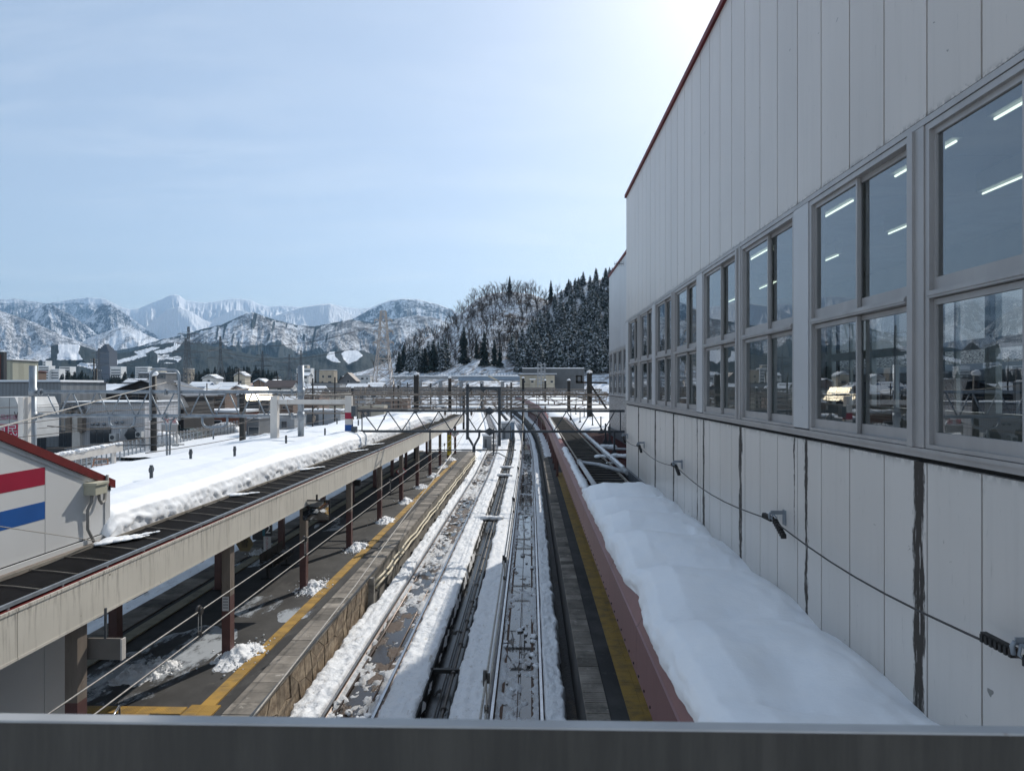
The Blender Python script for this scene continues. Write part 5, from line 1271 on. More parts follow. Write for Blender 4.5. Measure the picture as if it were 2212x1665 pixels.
# white hotels
for i, (a, b, top, Y, lb) in enumerate(((82,106,790,900,'white hotel block with a raised sign tower at left'),(92,99,779,903,'narrow white lift tower of the white hotel'),(106,128,797,905,'long low wing of the white hotel'),(128,152,792,930,'second white hotel wing nearer the ski slope'),(238,262,792,900,'white apartment block right of the hotel tower'),(292,320,792,1100,'pale resort building on the low rise'),(396,406,796,600,'tan concrete block left of the first pylon'),(640,672,796,800,'pale school building behind the mast'),(646,664,789,1000,'orange topped hotel peeping over the trees'))):
    cx, w, h = frame(a, b, top, Y)
    t = thing('hotel', lb, 'hotel' if i != 7 else 'school', (cx, Y, -.75)); MB().box((cx-w/2, Y, -.75), (cx+w/2, Y+12, h-.75)).build('wall', M['w_white' if i not in (6,8) else 'w_beige'], t)
    m = MB()
    for r_ in range(int(h/3.4)): m.box((cx-w/2+1, Y-.1, 1.2+r_*3.4-.75), (cx+w/2-1, Y, 2.6+r_*3.4-.75))
    m.build('window_band', M['glassdark'], t); MB().box((cx-w/2-.3, Y-.3, h-.75), (cx+w/2+.3, Y+12, h-.3)).build('roof', M['snow'], t)
# ---- details on the near left buildings
def facade(px, py, Y): return W(px, py, Y)
sh = bpy.data.objects.get('building.002')
def on(px0, py0, px1, py1, Y, dep=.06):
    a = W(px0, py0, Y); b = W(px1, py1, Y); return (a[0], Y-dep, a[2]), (b[0], Y, b[2])
SHED = [o for o in C.objects if o.get('label','').startswith('white corrugated building')][0]
sy = ORIG[SHED.name]; wsh = 178*88/FPX; YF = sy[1] - max(6, min(wsh*.8, 16))/2
for px0, py0, px1, py1 in ((188,912,232,958),(123+13,905,150,960),(196+0,913,197,914)):
    pass
def win(px0, py0, px1, py1, Y, parent, parts=3):
    a, b = on(px0, py0, px1, py1, Y, .10); f = MB().box(a, b).build('window', M['darksteel'], parent)
    for i in range(parts):
        x0 = a[0]+(b[0]-a[0])*(i+.06)/parts; x1 = a[0]+(b[0]-a[0])*(i+.94)/parts
        MB().box((x0, Y-.12, b[2]+.12), (x1, Y-.10, a[2]-.12)).build('pane', M['glassdark'], f)
win(195, 924, 240, 958, YF, SHED, 3); win(128, 930, 168, 966, YF, SHED, 4); win(78, 935, 100, 975, YF, SHED, 2)
a = W(285, 940, YF); m = MB(); m.prism([(a[0]-.95, a[2]), (a[0], a[2]+1.45), (a[0]+.95, a[2]), (a[0], a[2]-1.45)], 1, YF-.14, YF-.0); dw = m.build('diamond_window', M['darksteel'], SHED)
MB().prism([(a[0]-.8, a[2]), (a[0], a[2]+1.25), (a[0]+.8, a[2]), (a[0], a[2]-1.25)], 1, YF-.16, YF-.14).build('pane', M['glassdark'], dw)
for px in (201, 212, 226, 253, 265):
    p = W(px, 916 if px < 240 else 912, YF); MB().blob((p[0], YF-.15, p[2]), .22, 0, int(px), (1,1,.9), 8, 6, .02).build('vent_hood', M['galv'], SHED)
for px0, px1 in ((110,122),(150,161),(176,186)):
    a, b = on(px0, 890, px1, 932, YF, .8); d_ = MB().box(a, b); c0 = ((a[0]+b[0])/2, YF-.4, a[2]); w_ = b[0]-a[0]
    d_.build('duct', M['brownsteel'], SHED)
    m = MB(); m.tube([(c0[0], YF-.4, c0[2]-.3), (c0[0], YF-.4, c0[2]+.25), (c0[0]-.3, YF-.4, c0[2]+.6), (c0[0]-.9, YF-.4, c0[2]+.65)], .42, 10); m.build('duct_elbow', M['darksteel'], SHED)
a, b = on(161, 893, 178, 975, YF, .5); MB().box(a, b).build('duct', M['whitesteel'], SHED)
for i, (px0, py0, px1, py1) in enumerate(((243,936,257,952),(299,931,312,944))):
    a, b = on(px0, py0, px1, py1, YF, .7); ac = thing('air_conditioner', ('outdoor air conditioner unit under the diamond window, left side','outdoor air conditioner unit right of the diamond window')[i], 'air conditioner', (a[0], YF, b[2]))
    MB().box(a, b).build('casing', M['w_white'], ac); c0 = ((a[0]+b[0])/2-.05, YF-.72, (a[2]+b[2])/2); MB().tube([(c0[0], c0[1]+.03, c0[2]), (c0[0], c0[1]-.01, c0[2])], .27, 12).build('fan_grille', M['darksteel'], ac)
    MB().beam((a[0]+.1, YF-.5, b[2]), (a[0]+.1, YF, b[2]-.6), .06).beam((b[0]-.1, YF-.5, b[2]), (b[0]-.1, YF, b[2]-.6), .06).build('wall_bracket', M['darksteel'], ac)
# striped metal roof of the black house
BH = [o for o in C.objects if o.get('label','').startswith('black two storey')][0]
m = MB(); p = [W(322, 818, 100), W(372, 820, 112), W(408, 880, 104), W(352, 884, 92)]
m.add(p, [(0,1,2,3)]); 
for i in range(22):
    f = i/21; q0 = Vector(p[0]).lerp(Vector(p[1]), f); q1 = Vector(p[3]).lerp(Vector(p[2]), f); m.beam(q0, q1, .12, .14, 1)
m.build('ribbed_roof', [M['roofgrey'], M['w_dark']], BH)
for (px0, py0, px1, py1) in ((301,862-26,314,849),(286,868-18,300,868),(318,862,330,874),(252,866,262,874)):
    o_ = ORIG[BH.name]; YB = o_[1] - 8; win(px0, py0, px1, py1, YB, BH, 2)
# text helper
def text(s, loc, size, mt, parent=None, rot=(R(90),0,0), name='lettering', ext=.004, ax='CENTER', sx=1.0):
    cu = bpy.data.curves.new(name, 'FONT'); cu.body = s; cu.size = size; cu.extrude = ext; cu.align_x = ax; cu.align_y = 'CENTER'; cu.materials.append(mt)
    o = bpy.data.objects.new(name, cu); C.objects.link(o); o.rotation_euler = rot; o.scale = (sx, 1, 1)
    me = bpy.data.meshes.new_from_object(o); bpy.data.objects.remove(o); o = bpy.data.objects.new(name, me); C.objects.link(o); o.rotation_euler = rot; o.scale = (sx, 1, 1)
    if parent is not None:
        g_ = ORIG[parent.name]; o.parent = parent; o.location = (loc[0]-g_[0], loc[1]-g_[1], loc[2]-g_[2])
    else: o.location = loc
    return o
M['txt_white'] = mat('print_white', (.75,.75,.74), .6, var=.02); M['txt_pink'] = mat('print_pink', (.42,.14,.22), .6, var=.02); M['txt_dark'] = mat('print_dark', (.03,.03,.03), .6, var=.02); M['txt_red'] = mat('print_red', (.45,.03,.04), .6, var=.02); M['txt_blue'] = mat('print_blue', (.03,.12,.38), .6, var=.02)
M['sign_red'] = mat('sign_pink_red', (.55,.012,.07), .5, var=.05); M['sign_dark'] = mat('sign_dark', (.028,.03,.034), .5, var=.1); M['sign_white'] = mat('sign_white', (.58,.58,.58), .5, var=.04)
# white sign building with pink lettering and a red banner
YS = 70; sb = thing('sign_building', 'white restaurant front with slanted top and red banner at the left edge', 'building', (XY(0, YS), YS, 0))
pts = [W(-60,858,YS), W(32,858,YS), W(42,881,YS), W(42,950,YS), W(-60,950,YS)]
MB().prism([(p_[0], p_[2]) for p_ in pts], 1, YS, YS+6).build('wall', M['w_white'], sb)
a = W(-60,916,YS); b = W(42,945,YS); MB().box((a[0], YS-.08, b[2]), (b[0]-.02, YS-.005, a[2])).build('banner', M['sign_red'], sb)
MB().box((W(20,858,YS)[0], YS-.01, W(20,915,YS)[2]), (W(20,858,YS)[0]+.04, YS-.002, W(20,860,YS)[2])).build('panel_joint', M['sign_dark'], sb)
text('欧風料理', W(13,902,YS-.05), .62, M['txt_pink'], sb); text('V', W(35,898,YS-.05), 1.1, M['sign_dark'], sb, sx=.7)
text('魚民.', W(17,931,YS-.12), 1.25, M['txt_white'], sb, sx=.95)
a, b = on(79, 908, 112, 928, YF, .12); MB().box(a, b).build('sign_board', M['sign_dark'], SHED)
text('カラオケ歌屋', W(101,918,YF-.16), .42, M['txt_white'], SHED, sx=.75); text('ids', W(86,918,YF-.16), 1.0, mat('print_green', (.12,.42,.25), .5, var=.02), SHED)
# red board on brick shop, dark board, arcade snow roof band
BS = [o for o in C.objects if o.get('label','').startswith('red brick shop')][0]
rb = thing('roadside_board', 'dark red framed advertising board at the very left edge', 'sign', (XY(0,100), 100, 6)); a = W(-40,760,100); b = W(8,829,100); MB().box((a[0],100,b[2]),(b[0],100.6,a[2])).build('frame', M['sign_dark'], rb); MB().box((a[0],99.95,b[2]+.4),(b[0]-.4,100,a[2]-.4)).build('panel', M['darkred'], rb)
# half-dome welcome board
wb = thing('welcome_board', 'half round white welcome board with red characters behind the station fence', 'sign', (XY(367,85), 85, 0))
c0 = W(367, 915, 85); r0 = 16.5*85/FPX*1.12; m = MB(); m.prism([(c0[0]+r0*math.cos(t_), c0[2]-.1+r0*.72*math.sin(t_)) for t_ in np.linspace(0, PI, 20)], 1, 84.9, 85.1); m.build('half_disc', M['sign_white'], wb)
a = W(350, 917, 85); b = W(384, 945, 85); MB().box((a[0], 84.85, -.75), (a[0]+.12, 85.05, a[2])).box((b[0]-.12, 84.85, -.75), (b[0], 85.05, a[2])).build('post', M['alu'], wb); MB().box((a[0], 84.9, a[2]-.8), (b[0], 85, a[2])).build('notice_panel', M['alu'], wb)
text('歓', W(359,909,84.8), .72, M['txt_red'], wb); text('迎', W(375,909,84.8), .72, M['txt_red'], wb)
# snow heaped by the road
for i, (px, py, Y, w_, h_, lb) in enumerate(((350,893,98,3.4,1.6,'ploughed snow bank behind the welcome board'),(330,905,92,2.2,2.0,'tall snow heap against the wooden pole'),(478,880,118,2.8,1.7,'white snow mound right of the brick shop'),(430,925,95,4.5,.8,'low snow mound beside the fence'),(600,935,70,3.0,1.0,'snow mound among the sidings left of the portal post'))):
    x, y, z = W(px, py, Y); m = MB()
    for j in range(7): m.blob((x+rnd.uniform(-w_,w_)*.5, Y+rnd.uniform(-1,1), -.75+h_*.35), h_*rnd.uniform(.6,1.0), 0, i*9+j, (1.5,1,.8), 12, 8, .08)
    tag(m.build('snow_bank_heap', M['snow'], None, (x, Y, -.75)), lb, 'snow bank')
# vehicles
def car(px, Y, L, h, col, label, cat, ang=0, van=False):
    x = XY(px, Y); t = thing('parked_van' if van else 'parked_car', label, cat, (x, Y, -.75))
    t.rotation_euler = (0,0,ang); z = -.75; wd = 1.72
    if van: pr_ = [(-L/2,.35),(-L/2+.05,1.0),(-L/2+.45,1.25),(-L/2+.95,h),(L/2-.1,h),(L/2,h-.3),(L/2,.35)]; gl = [(-L/2+.62,1.2),(-L/2+1.05,h-.12),(L/2-.25,h-.14),(L/2-.12,1.2)]
    else: pr_ = [(-L/2,.35),(-L/2,.78),(-L/2+.95,.92),(-L/2+1.6,h),(L/2-1.2,h),(L/2-.35,.98),(L/2,.9),(L/2,.35)]; gl = [(-L/2+1.15,.94),(-L/2+1.68,h-.07),(L/2-1.3,h-.07),(L/2-.6,.96)]
    MB().prism([(x+p_[0], z+p_[1]) for p_ in pr_], 1, Y-wd/2, Y+wd/2).build('body', col, t)
    MB().prism([(x+p_[0], z+p_[1]) for p_ in gl], 1, Y-wd/2-.012, Y+wd/2+.012).build('window', M['glassdark'], t)
    for sx_ in (-L/2+.8, L/2-.8):
        for sy_ in (-wd/2+.08, wd/2-.08):
            wh = MB().tube([(x+sx_, Y+sy_-.1, z+.32), (x+sx_, Y+sy_+.1, z+.32)], .32, 14).build('wheel', M['sign_dark'], t)
            MB().tube([(x+sx_, Y+sy_-.11, z+.32), (x+sx_, Y+sy_+.11, z+.32)], .18, 10).build('rim', M['alu'], wh)
    for s in (-1, 1): MB().box((x-L/2-.02, Y+s*.6-.15, z+.68), (x-L/2+.04, Y+s*.6+.15, z+.82)).build('headlight', M['txt_white'], t)
    return t
M['carwhite'] = mat('car_white', (.55,.56,.58), .25, var=.02); M['cardark'] = mat('car_dark_green', (.06,.10,.10), .25, var=.02); M['carblack'] = mat('car_black', (.02,.02,.022), .2, var=.02)
car(425, 118, 4.9, 2.05, M['carwhite'], 'white van parked before the brick shop', 'van', 0, True); car(455, 125, 4.6, 2.0, M['carwhite'], 'second white van behind the first, near the arcade', 'van', .1, True)
car(402, 108, 4.2, 1.5, M['cardark'], 'dark green car parked in front of the white van', 'car'); car(447, 140, 4.4, 1.9, M['carblack'], 'black car half hidden beside the snow mound', 'car')
vm = thing('vending_machine', 'red drinks vending machine on the brick wall', 'vending machine', (XY(379,118), 118, -.75)); a = W(375, 886, 118); b = W(383, 905, 118)
MB().box((a[0], 118, -.7), (b[0], 118.8, a[2])).build('cabinet', M['txt_red'], vm); MB().box((a[0]+.1, 117.95, a[2]-1.0), (b[0]-.1, 118, a[2]-.15)).build('display_window', M['sign_white'], vm)
# rail fence beside the sidings
fe = thing('railway_fence', 'grey steel post and mesh fence running back from the left behind the sidings', 'fence', (-45, 80, 0))
FP = [G(150,1030,-.6), G(300,990,-.6), G(420,958,-.6), G(530,930,-.6)]
def fpt(s_):
    s_ = s_*(len(FP)-1); i = min(int(s_), len(FP)-2); return Vector(FP[i]).lerp(Vector(FP[i+1]), s_-i)
N_ = 44
for i in range(N_+1):
    p = fpt(i/N_); MB().box((p.x-.05, p.y-.05, -.7), (p.x+.05, p.y+.05, 1.55)).build('post', M['galv'], fe)
for zz in (1.5, .9, .2):
    m = MB()
    for i in range(N_): m.beam(tuple(fpt(i/N_)+Vector((0,0,zz))), tuple(fpt((i+1)/N_)+Vector((0,0,zz))), .05)
    m.build('rail', M['galv'], fe)
g = NG('fence_mesh'); tr = g.n('ShaderNodeBsdfTransparent'); pb = g.bsdf((.20,.21,.22), .5, .4); ms = g.n('ShaderNodeMixShader'); ms.inputs[0].default_value = .42; g.nt.links.new(tr.outputs[0], ms.inputs[1]); g.nt.links.new(pb.outputs[0], ms.inputs[2]); g.nt.links.new(ms.outputs[0], g.out.inputs['Surface']); M['mesh'] = g.mat
for i in range(N_):
    p, q = fpt(i/N_), fpt((i+1)/N_); MB().add([(p.x,p.y,-.6),(q.x,q.y,-.6),(q.x,q.y,1.5),(p.x,p.y,1.5)], [(0,1,2,3)]).build('mesh_panel', M['mesh'], fe)
# sunlit corrugated plastic roof that flares in the sun
fr_ = thing('bright_canopy', 'ribbed pale carport roof catching the sun above the dark house', 'carport', (XY(548,140), 140, 0)); g = NG('sunlit_sheet'); g.bsdf((.80,.66,.42), .42, .25, None, .9); M['sheet'] = g.mat
HN = Vector((.73,-.216,.65)).normalized(); uD = Vector((.284,.959,0)); vD = (HN*HN.z - Vector((0,0,1))).normalized()
for (ax_, ay_, Y_, Lu, Lv, n_) in ((533,836,140,6.5,1.6,7),(523,851,134,9,1.7,9)):
    o0 = Vector(W(ax_, ay_, Y_)); m = MB()
    for k_ in range(n_):
        q0 = o0 + uD*(Lu*k_/n_); q1 = o0 + uD*(Lu*(k_+.9)/n_); m.add([q0, q1, q1+vD*Lv, q0+vD*Lv], [(0,1,2,3)])
    m.build('roof_sheet', M['sheet'], fr_)
    MB().box((o0.x+.3, Y_, -.75), (o0.x+.45, Y_+.2, o0.z-.2)).build('post', M['darksteel'], fr_)
# ================================================================== lattice pylons
def pylon(px, ptop, pbase, Y, label, mt, arms=3, wtop=.12, wbase=.24, head=False):
    k = Y/FPX; H = (834-ptop)*k+CZ+1; x = XY(px, Y); t = thing('pylon', label, 'pylon', (x, Y, -.8), None)
    wb_, wt = (wbase*H)/2, (wtop*H*.35)/2; hw = lambda z: wb_ + (wt-wb_)*min(1, (z/(H*.62)))**.85 if z < H*.62 else wt*(1-.5*(z-H*.62)/(H*.38))
    r = max(.05, Y*(.00042 if head else .00022)); m = MB(); n = 9; zs = [H*(1-(1-i/n)**1.15) for i in range(n+1)]
    def cr(z, a): w_ = hw(z); return (x + w_*(1 if a in (0,3) else -1), Y + w_*(1 if a in (0,1) else -1), z-.8)
    for a in range(4):
        mm = MB(); mm.tube([cr(z, a) for z in zs], r*1.5, 4); mm.build('leg', M[mt], t)
    for i in range(n):
        for a in range(4):
            b = (a+1)%4; m.tube([cr(zs[i], a), cr(zs[i+1], b)], r, 3); m.tube([cr(zs[i], b), cr(zs[i+1], a)], r, 3); m.tube([cr(zs[i+1], a), cr(zs[i+1], b)], r, 3)
    m.build('lattice', M[mt], t)
    for j in range(arms):
        z = H*(.66+.12*j) ; L = H*.15*(1.25-.2*j) if not head else H*.06; mm = MB()
        for s in (-1, 1):
            mm.tube([(x+s*hw(z), Y, z-.8), (x+s*(hw(z)+L), Y, z-.8+.3)], r*2.0, 4); mm.tube([(x+s*hw(z), Y, z-.8+H*.035), (x+s*(hw(z)+L), Y, z-.8+.3)], r, 3); mm.tube([(x+s*(hw(z)+L), Y, z-.8+.3), (x+s*(hw(z)+L), Y, z-.8-H*.025)], r*1.4, 4)
        mm.build('cross_arm', M[mt], t)
    return t
M['pyl'] = mat('pylon_dark', (.10,.11,.12), .5, .3); M['pylb'] = mat('pylon_beige', (.40,.35,.31), .5, .2)
pylon(828, 672, 832, 300, 'big beige double lattice pylon in front of the wooded hill', 'pylb', 3, .30, .26, True)
pylon(407, 705, 850, 330, 'tall dark lattice pylon with three cross arms left of the wood', 'pyl', 3, .10, .20)
pylon(401, 730, 850, 480, 'slightly smaller pylon right behind the tall dark one', 'pyl', 3, .12, .18)
pylon(476, 726, 850, 370, 'dark lattice pylon in front of the left part of the wood', 'pyl', 3, .10, .22)
pylon(213, 752, 830, 420, 'dark pylon standing before the tall hotel tower', 'pyl', 3, .10, .16)
pylon(567, 758, 800, 620, 'small pylon behind the right end of the wood', 'pyl', 3); pylon(625, 765, 800, 800, 'tiny pylon left of the galvanised mast top', 'pyl', 3); pylon(650, 756, 800, 850, 'small distant pylon just above the galvanised mast', 'pyl', 3)
# ================================================================== utility poles
def pole(px, ptop, Y, r, label, mt='blacksteel', arms=0, base=-.7, snow=False):
    x, _, z = W(px, ptop, Y); t = thing('utility_pole', label, 'pole', (x, Y, base), None); MB().tube([(x, Y, base), (x, Y, z)], r, 10, r1=r*.85).build('shaft', M[mt], t)
    for i in range(arms): MB().beam((x-1.0+.1*i, Y, z-.5-.6*i), (x+1.0-.1*i, Y, z-.5-.6*i), .1).build('crossarm', M['darksteel'], t)
    if arms:
        m = MB()
        for i in range(arms):
            for s in (-.9,-.5,.5,.9): m.tube([(x+s, Y, z-.45-.6*i), (x+s, Y, z-.25-.6*i)], .06, 6)
        m.build('insulators', M['w_white'], t)
    if snow: m = MB(); m.blob((x, Y, z+.05), r*1.35, 0, 3, (1,1,.8), 8, 6, .1); m.build('snow_cap', M['snow'], t)
    return t
pole(352, 782, 180, .22, 'utility pole with arms right of the tall wooden pole', 'darksteel', 3) if False else None
for a_ in ((203,752+22,170,.20,'dark utility pole with three arms in front of the hotel tower','blacksteel',3),(208,796,120,.20,'wooden pole left of the black house','blacksteel',1),(176,824,110,.18,'short dark pole behind the white shed','blacksteel',0),(516,795,190,.2,'utility pole with arms at the wood edge','blacksteel',3),(447,828,160,.15,'thin pole right of the brick shop','blacksteel',0),(562,822,170,.15,'thin dark pole right of the bright carport roof','blacksteel',0),(379,826,110,.14,'thin pole inside the arch pipe','blacksteel',1),(682,800,260,.22,'dark pole right of the galvanised mast','blacksteel',2),(642,806,230,.2,'dark pole left of the galvanised mast','blacksteel',2),(600,812,220,.2,'pole over the brown roofed house','blacksteel',2)): pole(*a_)
pole(332, 808, 78, .36, 'thick dark pole with a snow cap standing inside the arch pipe', 'blacksteel', 0, -.7, True)
# ================================================================== catenary structures
def TX(px, py, Y): return W(px, py, Y)
YA = 34.0
# galvanised tubular gantry
ga = thing('tubular_gantry', 'galvanised tubular truss gantry between two round masts on the left', 'gantry', (-17, YA, 0))
def kx(px): return XY(px, YA)
def kz(py): return ZY(py, 0, YA)
for px, r_, zb in ((71,.165,0),(650,.15,4.6)): MB().tube([(kx(px), YA, zb if zb else -.7), (kx(px), YA, kz(790))], r_, 20).build('mast', M['galv'], ga)
for py in (846.5, 898): MB().tube([(kx(80), YA, kz(py)), (kx(641), YA, kz(py))], .088, 14).build('chord', M['galv'], ga)
nodes = [98, 126, 154, 182, 210, 238, 266, 294, 322, 350, 380, 408, 436, 464, 492, 520, 548, 576, 604, 630]
for i in range(len(nodes)-1):
    a, b = nodes[i], nodes[i+1]; y0, y1 = (846.5, 898) if i % 2 == 0 else (898, 846.5)
    MB().tube([(kx(a+2), YA, kz(y0)), (kx(b-2), YA, kz(y1))], .035, 8).build('diagonal', M['galv'], ga)
for px in (71, 650):
    for py in (846.5, 898): MB().tube([(kx(px), YA, kz(py)-.2), (kx(px), YA, kz(py)+.2)], .19 if px == 71 else .175, 16).build('clamp', M['galv'], ga)
for px in (88, 360, 632):
    for py in (846.5, 898): MB().tube([(kx(px)-.05, YA, kz(py)), (kx(px)+.05, YA, kz(py))], .16, 14).build('flange', M['galv'], ga)
def hoop(pxa, pxb, ptop, pbot, r_, nm, parent, up=True, Y=YA-.15, mt='galv', rad=.35):
    xa, xb = XY(pxa, Y), XY(pxb, Y); zt, zb = ZY(ptop,0,Y), ZY(pbot,0,Y); s = 1 if up else -1; P_ = [(xa, Y, zb)]
    for t_ in np.linspace(0, PI/2, 7): P_.append((xa+rad-rad*math.cos(t_), Y, zt-s*rad+s*rad*math.sin(t_)))
    for t_ in np.linspace(PI/2, 0, 7): P_.append((xb-rad+rad*math.cos(t_), Y, zt-s*rad+s*rad*math.sin(t_)))
    P_.append((xb, Y, zb)); return MB().tube(P_, r_, 10).build(nm, M[mt], parent)
hoop(325, 387, 799, 908, .065, 'arch_pipe', ga)
for a, b in ((236, 291), (437, 491)): hoop(a, b, 922, 900, .055, 'hanger_hoop', ga, False, rad=.30); x_ = kx((a+b)/2); MB().tube([(x_, YA-.15, kz(922)), (x_, YA-.15, kz(947))], .04, 8).build('hanger_rod', M['galv'], ga)
MB().tube([TX(350,903,YA-.1), TX(356,908,YA-.1), TX(360,920,YA-.1), TX(360.5,985,YA-.1)], .05, 8).build('drop_pipe', M['galv'], ga)
MB().tube([TX(377,903,YA-.1), TX(371,908,YA-.1), TX(367,920,YA-.1), TX(366.5,985,YA-.1)], .05, 8).build('drop_pipe', M['galv'], ga)
MB().tube([TX(250,962,YA-.1), TX(398,960,YA-.1)], .028, 6).build('cross_bar', M['darksteel'], ga)
def insul(p, q, n, r_, parent, nm='insulator', mt='w_white'):
    m = MB(); P_, Q_ = Vector(p), Vector(q); d_ = (Q_-P_).normalized()
    for i in range(n): c = P_.lerp(Q_, (i+.5)/n); m.tube([c-d_*.012, c+d_*.012], r_, 8)
    m.tube([P_, Q_], r_*.3, 6); return m.build(nm, M[mt], parent)
insul(TX(340,962,YA-.1), TX(354,962,YA-.1), 7, .07, ga); insul(TX(372,961,YA-.1), TX(386,961,YA-.1), 7, .07, ga)
# white portal with painted bands
wp = thing('white_portal', 'cream white portal of two square posts with rusty crossbeam, right post banded red and blue', 'portal', (kx(670), YA, 4.6))
def sqpost(px0, px1, ptop, pbot, Y, parent, mt='whitesteel', nm='post'):
    a = XY(px0, Y); b = XY(px1, Y); w_ = b-a; return MB().box((a, Y-w_/2, ZY(pbot,0,Y)), (b, Y+w_/2, ZY(ptop,0,Y))).build(nm, M[mt], parent)
YP = 33.2
sqpost(586.5, 601, 855, 946, YP, wp); p2 = sqpost(747, 761, 855, 948, YP, wp)
MB().beam((XY(601,YP), YP, ZY(867.5,0,YP)), (XY(747,YP), YP, ZY(867.5,0,YP)), .2, .22).build('crossbeam', M['whitesteel'], wp)
for (y0, y1, mt_) in ((890,903.5,'redstripe'),(916,929,'bluepaint')):
    a = XY(747, YP); b = XY(761, YP); w_ = b-a; MB().box((a-.004, YP-w_/2-.004, ZY(y1,0,YP)), (b+.004, YP+w_/2+.004, ZY(y0,0,YP))).build('painted_band', M[mt_], p2)
lp = thing('white_portal', 'cream white post with rust stains beside the left round mast', 'portal', (XY(54,33), 33, 0)); sqpost(43, 54, 858, 990, 33, lp); sqpost(54.5, 64, 857, 990, 33.2, lp, nm='brace_plate')
lb_ = thing('cream_beam', 'snow-topped cream beam with rust behind the red roof edge', 'beam', W(190,975,36)); MB().beam(W(96,996,34), W(262,966,40), .2, .42).build('web', M['whitesteel'], lb_); MB().beam(W(246,960,39.5), W(246,1010,39.5), .16).build('post', M['whitesteel'], lb_)
cap_line('beam_snow', W(110,984,34.4), W(262,957,40), .16, 91, 'thin snow along the cream beam', n=44)
tr_ = thing('tube_rack', 'small rusty steel trolley frame standing in the snow behind the canopy', 'rack', W(215,1003,45)); m = MB(); c0 = W(200,1008,42); c1 = W(232,1006,42)
for p_, q_ in (((c0[0],42,c0[2]),(c0[0]+.1,42,c0[2]+.45)),((c0[0]+.1,42,c0[2]+.45),(c1[0],42,c1[2]+.42)),((c1[0],42,c1[2]+.42),(c1[0]+.05,42,c1[2])),((c0[0],42,c0[2]+.1),(c1[0],42,c1[2]+.1))): m.tube([p_, q_], .035, 6)
m.build('frame', mat('rusty', (.33,.16,.09), .7), tr_)
# dark gantry in the middle
dg = thing('dark_gantry', 'dark painted lattice gantry spanning the tracks from the striped post to the building', 'gantry', (0, YA, 6))
x0, x1 = XY(761, YA), XY(1349, YA)
for py in (886.5, 930): MB().beam((x0, YA, kz(py)), (x1, YA, kz(py)), .115, .115).build('chord', M['darksteel'], dg)
nn = [782, 814, 838, 868, 896, 922, 948, 975, 1003, 1030, 1056, 1086, 1116, 1143, 1169, 1196, 1224, 1251, 1277, 1303, 1328]
# zig-zag, alternate nodes top and bottom
for i in range(len(nn)-1):
    ya, yb = (889, 928) if i % 2 == 0 else (928, 889); MB().beam((XY(nn[i]+1,YA), YA, kz(ya)), (XY(nn[i+1]-1,YA), YA, kz(yb)), .05, .05).build('diagonal', M['darksteel'], dg)
for px in (782, 1340): MB().beam((XY(px,YA), YA, kz(889)), (XY(px,YA), YA, kz(928)), .05).build('diagonal', M['darksteel'], dg)
for px in (1058,):
    for py in (886.5, 930): MB().prism([(kx(px)-.30, kz(py)), (kx(px), kz(py)+.20), (kx(px)+.30, kz(py)), (kx(px), kz(py)-.20)], 1, YA-.09, YA+.09).build('splice_plate', M['darksteel'], dg)
for py in (886, 929): MB().box((XY(761,YP), YP-.2, kz(py)-.25), (XY(770,YP), YP+.2, kz(py)+.25)).build('end_bracket', M['darksteel'], dg)
YQ = YA-.12
for a, b, t_, bo in ((1007,1013,829,962-15),(1076,1082,836,961)): MB().box((XY(a,YQ), YQ-.08, ZY(bo,0,YQ)), (XY(b,YQ), YQ+.08, ZY(t_,0,YQ))).build('upright', M['darksteel'], dg)
MB().beam((XY(1007,YQ), YQ-.03, ZY(838,0,YQ)), (XY(1082,YQ), YQ-.03, ZY(838,0,YQ)), .12, .14).build('top_bar', M['darksteel'], dg)
for a, b in (((1013,846),(1020,840)),((1076,846),(1069,840)),): MB().beam(TX(*a, YQ), TX(*b, YQ), .07).build('knee_brace', M['darksteel'], dg)
MB().prism([(XY(1039,YQ), ZY(841,0,YQ)), (XY(1049,YQ), ZY(841,0,YQ)), (XY(1044,YQ), ZY(848,0,YQ))], 1, YQ-.05, YQ+.05).build('gusset', M['darksteel'], dg)
MB().beam(TX(1012,945,YQ), TX(1022,962,YQ), .10).build('v_arm', M['darksteel'], dg); MB().beam(TX(1036,928,YQ), TX(1035,944,YQ), .10).beam(TX(1035,944,YQ), TX(1025,962,YQ), .10).build('v_arm', M['darksteel'], dg); MB().box((XY(1020.5,YQ), YQ-.06, ZY(974,0,YQ)), (XY(1027,YQ), YQ+.06, ZY(960,0,YQ))).build('v_arm', M['darksteel'], dg)
MB().tube([TX(925,972,YQ), TX(1115,972,YQ)], .028, 8).build('steady_bar', M['darksteel'], dg)
insul(TX(997,972,YQ), TX(1018,972,YQ), 9, .06, dg, mt='w_grey'); insul(TX(1030,972,YQ), TX(1050,972,YQ), 9, .06, dg, mt='w_grey')
MB().tube([TX(1060,978,YQ-1), TX(1078,979,YQ-2), TX(1104,993,YQ-3)], .024, 6).build('steady_arm', M['darksteel'], dg)
for px, bo in ((929, 950), (1133, 961), (1108,946), (1066,980)): MB().beam((XY(px,YQ), YQ, kz(925)), (XY(px,YQ), YQ, kz(bo)), .07).build('drop_rod', M['darksteel'], dg)
for px in (1133,): MB().beam(TX(1105,972,YQ), TX(1110,950,YQ), .05).build('drop_rod', M['darksteel'], dg)
